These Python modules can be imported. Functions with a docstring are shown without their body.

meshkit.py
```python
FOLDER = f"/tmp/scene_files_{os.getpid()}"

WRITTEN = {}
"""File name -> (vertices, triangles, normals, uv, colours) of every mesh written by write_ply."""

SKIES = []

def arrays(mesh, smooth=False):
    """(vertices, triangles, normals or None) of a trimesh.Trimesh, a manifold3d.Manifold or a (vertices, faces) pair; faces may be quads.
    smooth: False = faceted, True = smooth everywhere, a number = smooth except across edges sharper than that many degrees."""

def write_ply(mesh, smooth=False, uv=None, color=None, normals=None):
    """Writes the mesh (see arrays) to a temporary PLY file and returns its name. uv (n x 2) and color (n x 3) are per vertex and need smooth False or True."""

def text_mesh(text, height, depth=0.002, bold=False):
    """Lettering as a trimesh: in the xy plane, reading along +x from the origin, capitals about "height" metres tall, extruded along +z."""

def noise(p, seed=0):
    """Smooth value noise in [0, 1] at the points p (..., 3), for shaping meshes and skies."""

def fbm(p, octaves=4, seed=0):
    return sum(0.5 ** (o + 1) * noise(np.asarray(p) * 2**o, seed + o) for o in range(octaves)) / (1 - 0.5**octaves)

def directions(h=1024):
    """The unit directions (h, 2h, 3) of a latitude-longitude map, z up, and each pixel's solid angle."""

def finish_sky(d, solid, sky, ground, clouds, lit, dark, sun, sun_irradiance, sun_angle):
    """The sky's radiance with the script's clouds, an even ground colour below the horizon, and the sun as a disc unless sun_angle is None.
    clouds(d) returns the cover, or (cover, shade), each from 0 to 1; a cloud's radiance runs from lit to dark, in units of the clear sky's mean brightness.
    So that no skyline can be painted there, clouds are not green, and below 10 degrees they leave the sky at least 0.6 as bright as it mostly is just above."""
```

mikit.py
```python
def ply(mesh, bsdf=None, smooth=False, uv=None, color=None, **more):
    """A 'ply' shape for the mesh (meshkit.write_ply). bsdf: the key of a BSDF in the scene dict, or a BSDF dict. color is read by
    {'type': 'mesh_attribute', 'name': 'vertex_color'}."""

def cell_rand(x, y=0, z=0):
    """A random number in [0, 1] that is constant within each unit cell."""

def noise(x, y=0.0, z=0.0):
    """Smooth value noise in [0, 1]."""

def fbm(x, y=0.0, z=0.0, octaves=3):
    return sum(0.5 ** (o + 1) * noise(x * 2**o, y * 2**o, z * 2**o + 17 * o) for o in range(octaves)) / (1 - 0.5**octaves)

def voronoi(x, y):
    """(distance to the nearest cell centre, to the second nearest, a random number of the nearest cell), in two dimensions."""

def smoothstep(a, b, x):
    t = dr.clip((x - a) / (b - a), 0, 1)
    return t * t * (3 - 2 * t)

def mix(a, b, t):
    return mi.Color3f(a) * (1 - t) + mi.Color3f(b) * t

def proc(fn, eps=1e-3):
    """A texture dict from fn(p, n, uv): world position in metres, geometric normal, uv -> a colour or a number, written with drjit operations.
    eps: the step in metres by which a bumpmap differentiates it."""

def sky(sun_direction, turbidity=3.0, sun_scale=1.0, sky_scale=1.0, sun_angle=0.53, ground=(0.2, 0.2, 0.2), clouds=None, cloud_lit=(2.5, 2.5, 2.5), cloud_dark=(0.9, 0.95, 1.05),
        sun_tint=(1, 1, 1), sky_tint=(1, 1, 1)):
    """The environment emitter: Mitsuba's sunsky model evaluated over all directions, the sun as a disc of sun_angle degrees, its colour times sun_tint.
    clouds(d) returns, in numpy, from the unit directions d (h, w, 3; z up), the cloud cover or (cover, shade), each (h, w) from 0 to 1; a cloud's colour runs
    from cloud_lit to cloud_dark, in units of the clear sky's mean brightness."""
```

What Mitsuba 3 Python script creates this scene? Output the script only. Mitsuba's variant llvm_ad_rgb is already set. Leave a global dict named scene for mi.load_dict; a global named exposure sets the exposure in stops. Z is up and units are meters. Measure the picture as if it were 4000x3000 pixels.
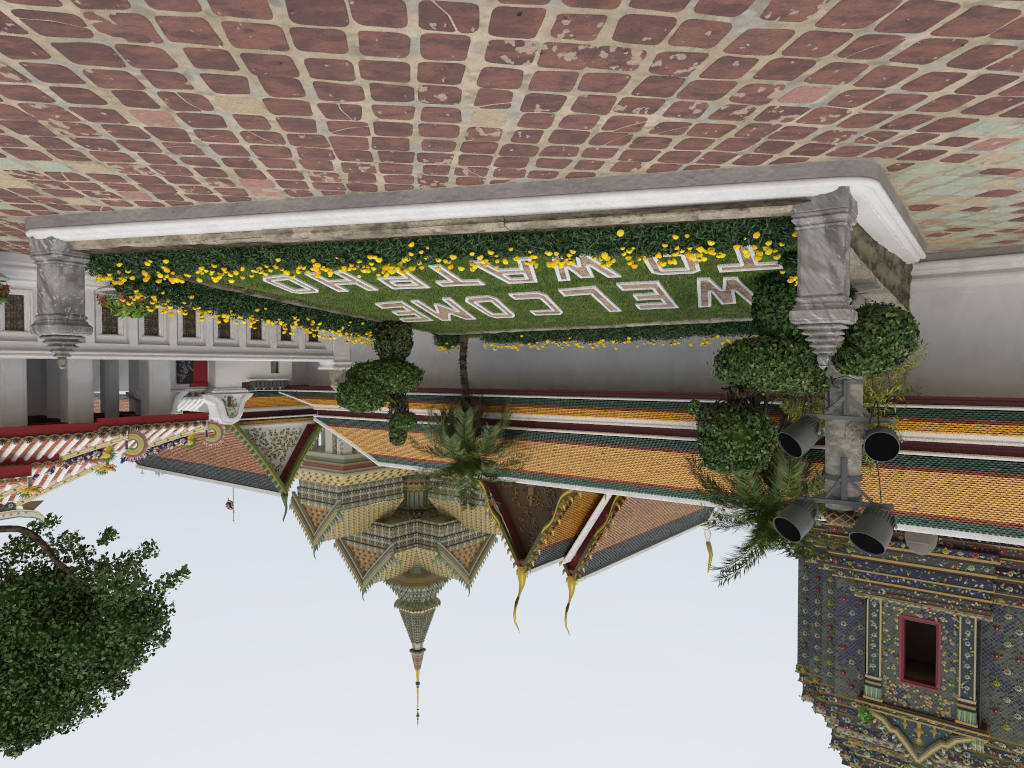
import math, random, numpy as np, trimesh, drjit as dr, mitsuba as mi, mikit, meshkit
from mikit import noise, fbm, voronoi, smoothstep, mix, cell_rand
from shapely.geometry import Polygon, Point, LineString
from shapely import affinity
import manifold3d as m3

scene, labels = {}, {}
rng = np.random.default_rng(7)
A_ = np.array

# ---------------------------------------------------------------- camera (held upside down), sky, exposure
EYE, PITCH = A_([0, 0, 1.6]), math.atan(60 / 2660)
scene['camera'] = {'type': 'perspective', 'fov': math.degrees(2 * math.atan(2000 / 2660)), 'fov_axis': 'x', 'near_clip': 0.05, 'far_clip': 3000.0,
                   'to_world': mi.ScalarTransform4f().look_at(origin=[0, 0, 1.6], target=[0, math.cos(PITCH), 1.6 + math.sin(PITCH)], up=[0, 0, -1])}
def overcast(d):
    e = np.clip(d[..., 2], 0, 1)
    wisps = meshkit.fbm(d * A_([2.5, 2.5, 6.0]), 4, 3)
    return np.ones_like(e), np.clip(1.0 - 0.95 * e ** 0.8 + 0.14 * (wisps - 0.5), 0, 1)     # an overcast sky is brighter overhead
scene['sky'] = mikit.sky([-0.12, -0.72, 0.68], turbidity=3, sun_scale=0.2, sun_angle=30, clouds=overcast, cloud_lit=(3.3, 3.4, 3.55), cloud_dark=(2.25, 2.42, 2.65), ground=(0.25, 0.22, 0.19))
exposure = 1.62

# ---------------------------------------------------------------- the temple's own axes: s along the long gallery, d out of its wall towards the lawn
TH = math.atan2(1, 1.28)
E1, E2, UP = A_([math.cos(TH), math.sin(TH), 0]), A_([-math.sin(TH), math.cos(TH), 0]), A_([0, 0, 1.0])
ORG = A_([-6.613, 8.834, 0])
def W(s, d, z=0.0): return ORG + E1 * s - E2 * d + UP * z
MW = np.eye(4); MW[:3, 0], MW[:3, 1], MW[:3, 2], MW[:3, 3] = E1, E2, UP, ORG      # local (s, -d, z) -> world
def frame(o, x, y=None, z=UP):
    m = np.eye(4); x = A_(x, float) / np.linalg.norm(x); z = A_(z, float) / np.linalg.norm(z)
    y = np.cross(z, x); y /= np.linalg.norm(y); z = np.cross(x, y)
    m[:3, 0], m[:3, 1], m[:3, 2], m[:3, 3] = x, y, z, o
    return m
def trs(o=(0, 0, 0), rz=0.0, sc=1.0, rx=0.0, ry=0.0):
    c, s = math.cos(rz), math.sin(rz); a, b = math.cos(rx), math.sin(rx); e, f = math.cos(ry), math.sin(ry)
    R = A_([[c, -s, 0], [s, c, 0], [0, 0, 1]]) @ A_([[e, 0, f], [0, 1, 0], [-f, 0, e]]) @ A_([[1, 0, 0], [0, a, -b], [0, b, a]])
    m = np.eye(4); m[:3, :3] = R * A_(sc); m[:3, 3] = o
    return m
def lin(r, g, b): return tuple(((v / 255 + 0.055) / 1.055) ** 2.4 if v > 10 else v / 255 / 12.92 for v in (r, g, b))

# ---------------------------------------------------------------- mesh building
class G:
    def __init__(g): g.v, g.f, g.c, g.n = [], [], [], 0
    def add(g, v, f, col=(.5, .5, .5), M=None):
        v = A_(v, float).reshape(-1, 3); f = np.asarray(f, int)
        if f.ndim == 2 and f.shape[1] == 4: f = np.vstack([f[:, [0, 1, 2]], f[:, [0, 2, 3]]])
        if M is not None:
            v = v @ M[:3, :3].T + M[:3, 3]
            if np.linalg.det(M[:3, :3]) < 0: f = f[:, ::-1]
        c = np.asarray(col, float)
        g.v.append(v); g.f.append(f + g.n); g.c.append(np.broadcast_to(c, (len(v), 3))); g.n += len(v)
        return g
    def mesh(g): return np.vstack(g.v), np.vstack(g.f), np.vstack(g.c)
    def join(g, o, M=None, col=None):
        v, f, c = o.mesh(); return g.add(v, f, c if col is None else col, M)
    def box(g, lo, hi, col, M=None, bev=0.0):
        lo, hi = A_(lo, float), A_(hi, float)
        if bev:
            a = [(lo[0] + bev * k, hi[0] - bev * k) for k in (0, 1)]
            p = []
            for ax in range(3):
                for sgn in (0, 1):
                    q = []
                    for i, j in ((0, 0), (1, 0), (1, 1), (0, 1)):
                        x = [0, 0, 0]; o1, o2 = [k for k in range(3) if k != ax]
                        x[ax] = hi[ax] if sgn else lo[ax]
                        x[o1] = hi[o1] - bev if i else lo[o1] + bev
                        x[o2] = hi[o2] - bev if j else lo[o2] + bev
                        q.append(x)
                    p += q
            h = trimesh.convex.convex_hull(A_(p))
            v, f = h.vertices[h.faces.ravel()], np.arange(len(h.faces) * 3).reshape(-1, 3)
            return g.add(v, f, col, M)
        x = A_([[lo[0], lo[1], lo[2]], [hi[0], lo[1], lo[2]], [hi[0], hi[1], lo[2]], [lo[0], hi[1], lo[2]], [lo[0], lo[1], hi[2]], [hi[0], lo[1], hi[2]], [hi[0], hi[1], hi[2]], [lo[0], hi[1], hi[2]]])
        q = A_([[0, 3, 2, 1], [4, 5, 6, 7], [0, 1, 5, 4], [1, 2, 6, 5], [2, 3, 7, 6], [3, 0, 4, 7]])
        return g.add(x[q.ravel()], np.arange(24).reshape(6, 4), col, M)
    def tube(g, p, r, sides, col, cap=True, M=None):
        p = A_(p, float); r = np.broadcast_to(A_(r, float), (len(p),))
        t = np.gradient(p, axis=0); t /= np.linalg.norm(t, axis=1, keepdims=True) + 1e-12
        a = np.cross(t, [0.13, 0.31, 0.94] if abs(t[:, 2]).mean() < .8 else [0.9, 0.1, 0.2]); a /= np.linalg.norm(a, axis=1, keepdims=True) + 1e-12
        b = np.cross(t, a); k = np.arange(sides) * 2 * np.pi / sides
        v = p[:, None] + r[:, None, None] * (np.cos(k)[None, :, None] * a[:, None] + np.sin(k)[None, :, None] * b[:, None])
        i, j = np.meshgrid(np.arange(len(p) - 1), np.arange(sides), indexing='ij')
        q = np.stack([i * sides + j, i * sides + (j + 1) % sides, (i + 1) * sides + (j + 1) % sides, (i + 1) * sides + j], -1).reshape(-1, 4)
        f = np.vstack([q[:, [0, 1, 2]], q[:, [0, 2, 3]]])
        if cap:
            n = len(p) * sides; v = np.vstack([v.reshape(-1, 3), p[:1], p[-1:]]); e = np.arange(sides); e2 = (e + 1) % sides
            f = np.vstack([f, np.stack([e2, e, e * 0 + n], 1), np.stack([(len(p) - 1) * sides + e, (len(p) - 1) * sides + e2, e * 0 + n + 1], 1)])
        return g.add(v, f, col, M)
    def lathe(g, prof, n, col, M=None, plan=None, flat=False):
        """prof: (radius, height) from the bottom up; plan: a closed outline of radius 1 that stands in for the circle; col: one colour or one per band"""
        prof = A_(prof, float)
        k = np.arange(n) * 2 * np.pi / n
        plan = np.stack([np.cos(k), np.sin(k)], 1) if plan is None else A_(plan, float); n = len(plan)
        cols = np.asarray(col, float); many = cols.ndim == 2
        for i in range(len(prof) - 1):
            (r0, z0), (r1, z1) = prof[i], prof[i + 1]
            a = np.column_stack([plan * r0, np.full(n, z0)]); b = np.column_stack([plan * r1, np.full(n, z1)]); e = np.arange(n); e2 = (e + 1) % n
            c = cols[i] if many else cols
            if flat:
                v = np.stack([a[e], a[e2], b[e2], b[e]], 1).reshape(-1, 3); g.add(v, np.arange(4 * n).reshape(n, 4), c, M)
            else: g.add(np.vstack([a, b]), np.stack([e, e2, e2 + n, e + n], 1), c, M)
        for (r, z), up in ((prof[0], 0), (prof[-1], 1)):
            if r > 1e-6:
                a = np.vstack([np.column_stack([plan * r, np.full(n, z)]), [[0, 0, z]]]); e = np.arange(n); e2 = (e + 1) % n
                g.add(a, np.stack([e, e2, e * 0 + n] if up else [e2, e, e * 0 + n], 1), (cols[-1] if up else cols[0]) if many else cols, M)
        return g
    def prism(g, poly, z0, z1, col, M=None):
        for p in getattr(poly, 'geoms', [poly]):
            if p.is_empty or p.area < 1e-9: continue
            m = trimesh.creation.extrude_polygon(p, z1 - z0, engine='earcut'); v, f = A_(m.vertices), A_(m.faces)
            v[:, 2] += z0; g.add(v[f.ravel()], np.arange(len(f) * 3).reshape(-1, 3), col, M)
        return g
def sweep(g, path, prof, col, closed=False, M=None, flat=True):
    """path: rows of (k, 3) points, one row per profile point (already offset); joins row to row"""
    R = A_(path, float)
    for i in range(len(R) - 1):
        a, b = R[i], R[i + 1]; n = len(a); e = np.arange(n - 1)
        c = col[i] if np.ndim(col) == 2 else col
        g.add(np.vstack([a, b]), np.stack([e, e + 1, e + 1 + n, e + n], 1), c, M)

def matter(mat, c):
    """a material's name as used below and the vertex colours -> (scene key, uv of every vertex or None)"""
    nm = mat.split(':'); n = len(c)
    if len(nm) > 1: return nm[0], np.column_stack([np.full(n, RK.index(nm[1])), np.zeros(n)])
    k = mat[4:]
    if k in FINISH: return 'mat_matte' if k == 'matte' else 'mat_coat', np.column_stack([pack(c), np.full(n, FNAMES.index(k))])
    return mat, np.zeros((n, 2))
def put(key, g, mat, smooth=False, parent=None, num=True, **lab):
    """one entry of the scene from a G; returns its key"""
    key = f'{parent}__{key}' if parent else key
    if num: key = numbered(key)
    v, f, c = g.mesh() if isinstance(g, G) else g
    if smooth and smooth is not True:
        m = trimesh.Trimesh(v, f, vertex_colors=None, process=False)
        # weld, then split at sharp edges; colours follow by nearest original vertex of the same face corner
        m.merge_vertices(merge_tex=True, merge_norm=True)
        s = trimesh.graph.smooth_shade(m, angle=math.radians(smooth), facet_minarea=None)
        v, f = A_(s.vertices), A_(s.faces); c = np.broadcast_to(c[0], (len(v), 3)); smooth = True
    mat, uv = matter(mat, A_(c)); scene[key] = mikit.ply((v, f), mat, smooth=smooth, uv=uv)
    if lab: label(key, **lab)
    return key
def numbered(key):
    if key not in scene and key not in labels and key not in HELD: HELD.add(key); return key
    i = COUNT.get(key, 1)
    while f'{key}_{i:03d}' in HELD: i += 1
    COUNT[key] = i + 1; HELD.add(f'{key}_{i:03d}')
    return f'{key}_{i:03d}'
HELD, COUNT = set(), {}
def label(key, text=None, cat=None, group=None, kind=None):
    labels[key] = {k: v for k, v in (('label', text), ('category', cat), ('group', group), ('kind', kind)) if v}
def thing(name, text, cat, group=None):
    key = numbered(name); label(key, text, cat, group); return key
def T4(m): return mi.ScalarTransform4f(A_(m).tolist())
def copy(key, src, M, parent=None):
    """another entry of the shape src under the matrix M"""
    key = numbered(f'{parent}__{key}' if parent else key)
    scene[key] = {**src, 'to_world': T4(M)}
    return key
def shape(g, mat, smooth=False):
    v, f, c = g.mesh(); mat, uv = matter(mat, c)
    return mikit.ply((v, f), mat, smooth=smooth, uv=uv)
def wob(v, amp, freq, seed=0):
    v = A_(v, float); return v + amp * 2 * (np.stack([meshkit.fbm(v * freq + 17 * k, 3, seed + k) for k in range(3)], 1) - .5)
def slab(lo, hi, n, amp, freq, seed=0):
    """a block with rough, slightly uneven faces"""
    m = trimesh.creation.box(A_(hi, float) - A_(lo, float)); m.apply_translation((A_(hi, float) + A_(lo, float)) / 2)
    for _ in range(n): m = m.subdivide()
    v = wob(m.vertices, amp, freq, seed); return v, A_(m.faces)
def leaves(P, N, size, width, cols, r=rng, spread=.7, fold=.25, droop=0.0):
    """leaf-shaped folded pieces at the points P, looking along N; returns (v, f, c)"""
    n = len(P); N = N + spread * r.normal(size=(n, 3)); N /= np.linalg.norm(N, axis=1, keepdims=True)
    t = np.cross(N, r.normal(size=(n, 3))); t /= np.linalg.norm(t, axis=1, keepdims=True) + 1e-9
    t = t + droop * A_([0, 0, -1.0]); t /= np.linalg.norm(t, axis=1, keepdims=True)
    b = np.cross(N, t); b /= np.linalg.norm(b, axis=1, keepdims=True) + 1e-9
    L = size * (0.65 + 0.7 * r.random((n, 1))); w = L * width
    q = np.stack([P - t * L * .5, P + b * w * .5 + N * w * fold + t * L * .05, P + t * L * .5, P - b * w * .5 + N * w * fold + t * L * .05], 1)
    f = (np.arange(n)[:, None, None] * 4 + A_([[0, 1, 2], [0, 2, 3]])[None]).reshape(-1, 3)
    cols = A_(cols, float); c = cols[r.integers(len(cols), size=n)] * (0.8 + 0.4 * r.random((n, 1)))
    return q.reshape(-1, 3), f, np.repeat(c, 4, 0)

# ---------------------------------------------------------------- materials
# painted, glazed, metal and leafy things: every piece has one colour, written into uv.x (six bits a channel); uv.y says which finish it has
FINISH = {'matte': (.9, 0.0), 'satin': (.42, 0.0), 'gloss': (.2, 0.0), 'metal': (.48, .35), 'gold': (.36, .75), 'paint': (.6, 0.0), 'leaf': (.5, 0.0), 'petal': (.75, 0.0)}
FNAMES = list(FINISH)
def pack(c):
    q = np.clip(np.rint(np.sqrt(np.clip(c, 0, 1)) * 63), 0, 63); return q[:, 0] * 4096 + q[:, 1] * 64 + q[:, 2]
def piece_colour(p, n, uv):
    q = dr.floor(uv.x + .5); h = dr.floor(q / 64 + 1e-4); r = dr.floor(h / 64 + 1e-4)
    return mi.Color3f(dr.square(r / 63), dr.square((h - r * 64) / 63), dr.square((q - h * 64) / 63))
def finish(k):
    def fn(p, n, uv):
        v = mi.Float(FINISH[FNAMES[0]][k])
        for i, nm in enumerate(FNAMES): v = dr.select(uv.y > i - .5, FINISH[nm][k], v)
        return v
    return fn
def pr(col, rough=.7, spec=.4, **k): return {'type': 'principled', 'base_color': mikit.proc(col), 'roughness': rough, 'specular': spec, **k}
def two(b): return {'type': 'twosided', 'b': b}
def df(fn): return {'type': 'diffuse', 'reflectance': mikit.proc(fn)}
def bumped(b, fn, scale=1.0, eps=1e-3): return {'type': 'bumpmap', 'tex': mikit.proc(fn, eps), 'scale': scale, 'nested': b}
scene['mat_coat'] = two({'type': 'principled', 'base_color': mikit.proc(piece_colour), 'roughness': mikit.proc(finish(0)), 'metallic': mikit.proc(finish(1)), 'specular': .5})
scene['mat_matte'] = two(df(piece_colour))
def n2(x, y):
    """smooth value noise in the plane (cheaper than mikit.noise)"""
    i, j = dr.floor(x), dr.floor(y); a, b = x - i, y - j
    a, b = a * a * (3 - 2 * a), b * b * (3 - 2 * b)
    return dr.lerp(dr.lerp(cell_rand(i, j), cell_rand(i + 1, j), a), dr.lerp(cell_rand(i, j + 1), cell_rand(i + 1, j + 1), a), b)
def f2(x, y, o=3): return sum(.5 ** (k + 1) * n2(x * 2 ** k + 7.3 * k, y * 2 ** k + 3.1 * k) for k in range(o)) / (1 - .5 ** o)
def mortar(p, n, uv):
    a, b, g = f2(p.x * 2.1, p.y * 2.1, 3), f2(p.x * 23, p.y * 23, 3), n2(p.x * 260, p.y * 260)
    c = mix((.43, .365, .265), (.54, .465, .36), smoothstep(.3, .7, a))
    c = mix(c, (.385, .375, .34), .7 * smoothstep(.53, .70, f2(p.x * 5.3 + 9, p.y * 5.3, 2)))
    c = mix(c, (.22, .20, .17), .5 * smoothstep(.62, .76, f2(p.x * 9 + 31, p.y * 9, 3)))
    return c * (0.64 + 0.46 * b + 0.26 * g)
scene['mat_mortar'] = df(mortar)
STONE_COL = [((.142, .073, .064), (.222, .110, .093)), ((.33, .37, .30), (.43, .445, .36)), ((.15, .165, .165), (.20, .21, .205)), ((.40, .32, .20), (.48, .40, .27)), ((.33, .175, .15), (.40, .235, .195))]
def stone(p, n, uv):
    """uv.x: which stone it was cut from, uv.y: its own tone and how much mortar still clings to it"""
    k, t = uv.x, uv.y; o = t * 50
    a, b = f2(p.x * 9 + o, p.y * 17 + o, 3), f2(p.x * 48, p.y * 72, 2)
    c = mix(STONE_COL[0][0], STONE_COL[0][1], t)
    c = mix(c, (.115, .068, .066), .8 * smoothstep(.47, .75, a)); c = mix(c, (.25, .118, .088), .6 * smoothstep(.45, .25, a))
    for q in range(1, 5): c = dr.select(k > q - .5, mix(STONE_COL[q][0], STONE_COL[q][1], .5 * t + .5 * a), c)
    cling = smoothstep(.77, .81, f2(p.x * 19 + o * 1.7, p.y * 12 + o, 4) + .17 * smoothstep(.86, .92, cell_rand(t * 9000, 3)))
    c = mix(c, (.44, .35, .275), .85 * cling)
    return c * (0.72 + 0.36 * b + .18 * n2(p.x * 400, p.y * 400)) * (1 - .3 * smoothstep(.8, .92, n2(p.x * 130, p.y * 130)))
def stone_h(p, n, uv): return .005 * f2(p.x * 15 + uv.y * 40, p.y * 28, 3)
scene['mat_stone'] = bumped(pr(stone, .66, .3), stone_h)
def plaster(p, n, uv):
    u, w = p.x + p.y * .7, p.z + p.y * .31
    return mix((.75, .75, .755), (.82, .82, .82), f2(u * 1.9, w * 1.5, 3)) * (.93 + .10 * f2(u * 11, w * 5, 2)) * (1 - .05 * smoothstep(.55, .75, f2(u * 3 + 3, w * 4, 3)))
scene['mat_plaster'] = two(df(plaster))
# rocks, soil, bark, turf: two tones, a darker or brighter blotch, its strength, the scale of the grain
ROCK = {'coping': ((.29, .255, .195), (.50, .44, .35), (.15, .135, .11), .75, 1.0), 'rough': ((.085, .075, .055), (.24, .21, .155), (.19, .20, .16), .6, 1.3), 'kerb': ((.31, .295, .295), (.355, .34, .34), (.24, .23, .225), .4, .5),
        'granite': ((.34, .32, .285), (.50, .475, .43), (.22, .20, .17), .35, 2.4), 'bark': ((.035, .028, .022), (.14, .112, .085), (.05, .05, .035), .6, 1.8), 'soil': ((.07, .05, .035), (.16, .125, .09), (.04, .03, .02), .6, 2.2),
        'lawn': ((.065, .12, .018), (.125, .195, .038), (.20, .16, .08), .8, 1.5), 'sidestone': ((.34, .31, .245), (.46, .43, .36), (.23, .24, .19), .6, 1.2), 'old': ((.10, .10, .10), (.30, .29, .28), (.05, .05, .05), .8, 1.6)}
RK = list(ROCK)
def rock(p, n, uv):
    k = uv.x; f = mi.Float(1.0); A, B, D, m = mi.Color3f(.3), mi.Color3f(.3), mi.Color3f(.3), mi.Float(.5)
    for i, q in enumerate(RK):
        on = (k > i - .5) & (k < i + .5)
        A, B, D, m, f = dr.select(on, mi.Color3f(ROCK[q][0]), A), dr.select(on, mi.Color3f(ROCK[q][1]), B), dr.select(on, mi.Color3f(ROCK[q][2]), D), dr.select(on, ROCK[q][3], m), dr.select(on, ROCK[q][4], f)
    a, b = fbm(p.x * 4 * f, p.y * 4 * f, p.z * 6 * f, 3), fbm(p.x * 11 * f + 5, p.y * 11 * f, p.z * 14 * f, 3)
    c = mix(A, B, smoothstep(.3, .7, a)); c = mix(c, D, m * smoothstep(.52, .68, b))
    e = dr.select(k == 2, mi.Float(.3), 1.0)
    return c * (1 + e * (-.45 + .35 * noise(p.x * 55 * f, p.y * 55 * f, p.z * 55 * f) + .5 * noise(p.x * 120 * f, p.y * 120 * f, p.z * 120 * f)))
scene['mat_rock'] = two(bumped(df(rock), lambda p, n, uv: .012 * fbm(p.x * 26, p.y * 26, p.z * 30, 2)))
def marble(p, n, uv):
    w = n2(p.x * 6 + p.z * 3, p.y * 6 + p.z * 4)
    st = f2((p.x + p.y) * 13 + p.z * 5 + 3.2 * w, (p.x - p.y) * 3 + p.z * 3.4, 4)
    c = mix((.20, .20, .205), (.42, .415, .41), smoothstep(.25, .75, st))
    c = mix(c, (.20, .17, .125), .45 * smoothstep(.56, .7, f2(p.x * 4 + p.z * 6, p.y * 4 + p.z * 2, 2)))
    c = mix(c, (.62, .62, .62), .8 * smoothstep(.70, .76, f2(p.x * 30 + p.z * 17, p.y * 30 + p.z * 23, 3)))
    return c * (.8 + .36 * n2(p.x * 90 + p.z * 60, p.y * 90 + p.z * 70))
scene['mat_marble'] = two(df(marble))
def gravel(p, n, uv):
    g, h = cell_rand(p.x * 70 + .5 * n2(p.x * 40, p.y * 40), p.y * 70), f2(p.x * 6, p.y * 6, 3)
    c = mix((.30, .20, .145), (.60, .45, .355), g)
    return mix(c, (.13, .095, .07), .75 * smoothstep(.5, .66, h) * smoothstep(.25, .7, g)) * (.7 + .5 * n2(p.x * 120, p.y * 120))
scene['mat_gravel'] = two(df(gravel))
WHITE, RED, DARKRED = (.80, .80, .80), (.20, .010, .014), (.085, .012, .016)

# ================================================================ the paved court
g = G(); S = 600.0
g.add([[-S, -S, 0], [S, -S, 0], [S, S, 0], [-S, S, 0]], [[0, 1, 2, 3]])
put('pavement', g, 'mat_mortar', kind='structure')
CC, RR = A_([.139, .990]) / math.hypot(.139, .990), None
RR = A_([CC[1], -CC[0]])                                    # rows of stones run along RR, columns along CC
# the bed's outline on the ground
FD = A_([.9690, .2472, 0]); FN = A_([-.2472, .9690, 0])      # along and into its front
def meet(p, a, q, b):
    t = np.linalg.solve(A_([a[:2], -b[:2]]).T, (A_(q) - p)[:2])[0]; return p + a * t
BA = meet(A_([0, 5.915, 0]), FD, W(.80, 3.0), E2)
BD, BB = W(.99, .80), A_([5.52, 5.915 + 5.52 * .2551, 0])
BC = W(9.72, .80)
BB = meet(A_([0, 5.915, 0]), FD, BC, W(8.62, 8.4) - BC)
BED = [BD, BA, BB, BC]
bed_poly = Polygon([p[:2] for p in BED])
wall_line = Polygon([W(-9, .12)[:2], W(25, .12)[:2], W(25, -30)[:2], W(-9, -30)[:2]])
bal_poly = Polygon([W(11.05, 14)[:2], W(11.05, 1.6)[:2], W(30, 1.6)[:2], W(30, 14)[:2]])
taken = bed_poly.buffer(.03).union(wall_line).union(bal_poly)

def flag(x, y, hx, hy, r, ragged, round_):
    """outline of one worn paving stone in the pavement's own axes"""
    k = np.arange(30) / 30 * 2 * np.pi + .1; e = round_ * r.uniform(.7, 1.35, 4)
    q = ((k / (np.pi / 2)).astype(int)) % 4
    ex = 2 / (e[q] + 1.3)
    c, s = np.cos(k), np.sin(k)
    ox, oy = np.sign(c) * np.abs(c) ** ex, np.sign(s) * np.abs(s) ** ex
    sh = r.normal(0, .045, 4)                                 # skewed corners
    px, py = ox * (1 + sh[0] * oy) + sh[2] * oy * .5, oy * (1 + sh[1] * ox) + sh[3] * ox * .5
    nz = 1 + ragged * 2 * (meshkit.fbm(np.stack([px * 2.2 + x * 7, py * 2.2 + y * 7, k * 0 + r.random() * 50], 1), 3, 5) - .5)
    return np.stack([x + px * hx * nz, y + py * hy * nz], 1)
def stone_mesh(o, r, h):
    """a stone with a worn arris: rim on the mortar, shoulder, slightly domed top"""
    P = Polygon(o).buffer(0)
    if P.geom_type != 'Polygon': P = max(P.geoms, key=lambda q: q.area)
    c = A_(P.centroid.coords[0]); n = len(o)
    a = np.column_stack([o, np.full(n, .0005)]); b = np.column_stack([c + (o - c) * (1 - .006 / np.linalg.norm(o - c, axis=1, keepdims=True)), np.full(n, h)])
    t = A_([[c[0], c[1], h + .001]]); e = np.arange(n); e2 = (e + 1) % n
    return np.vstack([a, b, t]), np.vstack([np.stack([e, e2, e2 + n], 1), np.stack([e, e2 + n, e + n], 1), np.stack([e + n, e2 + n, e * 0 + 2 * n], 1)])
PITCH_S, r = .3015, np.random.default_rng(11)
found = []
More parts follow.
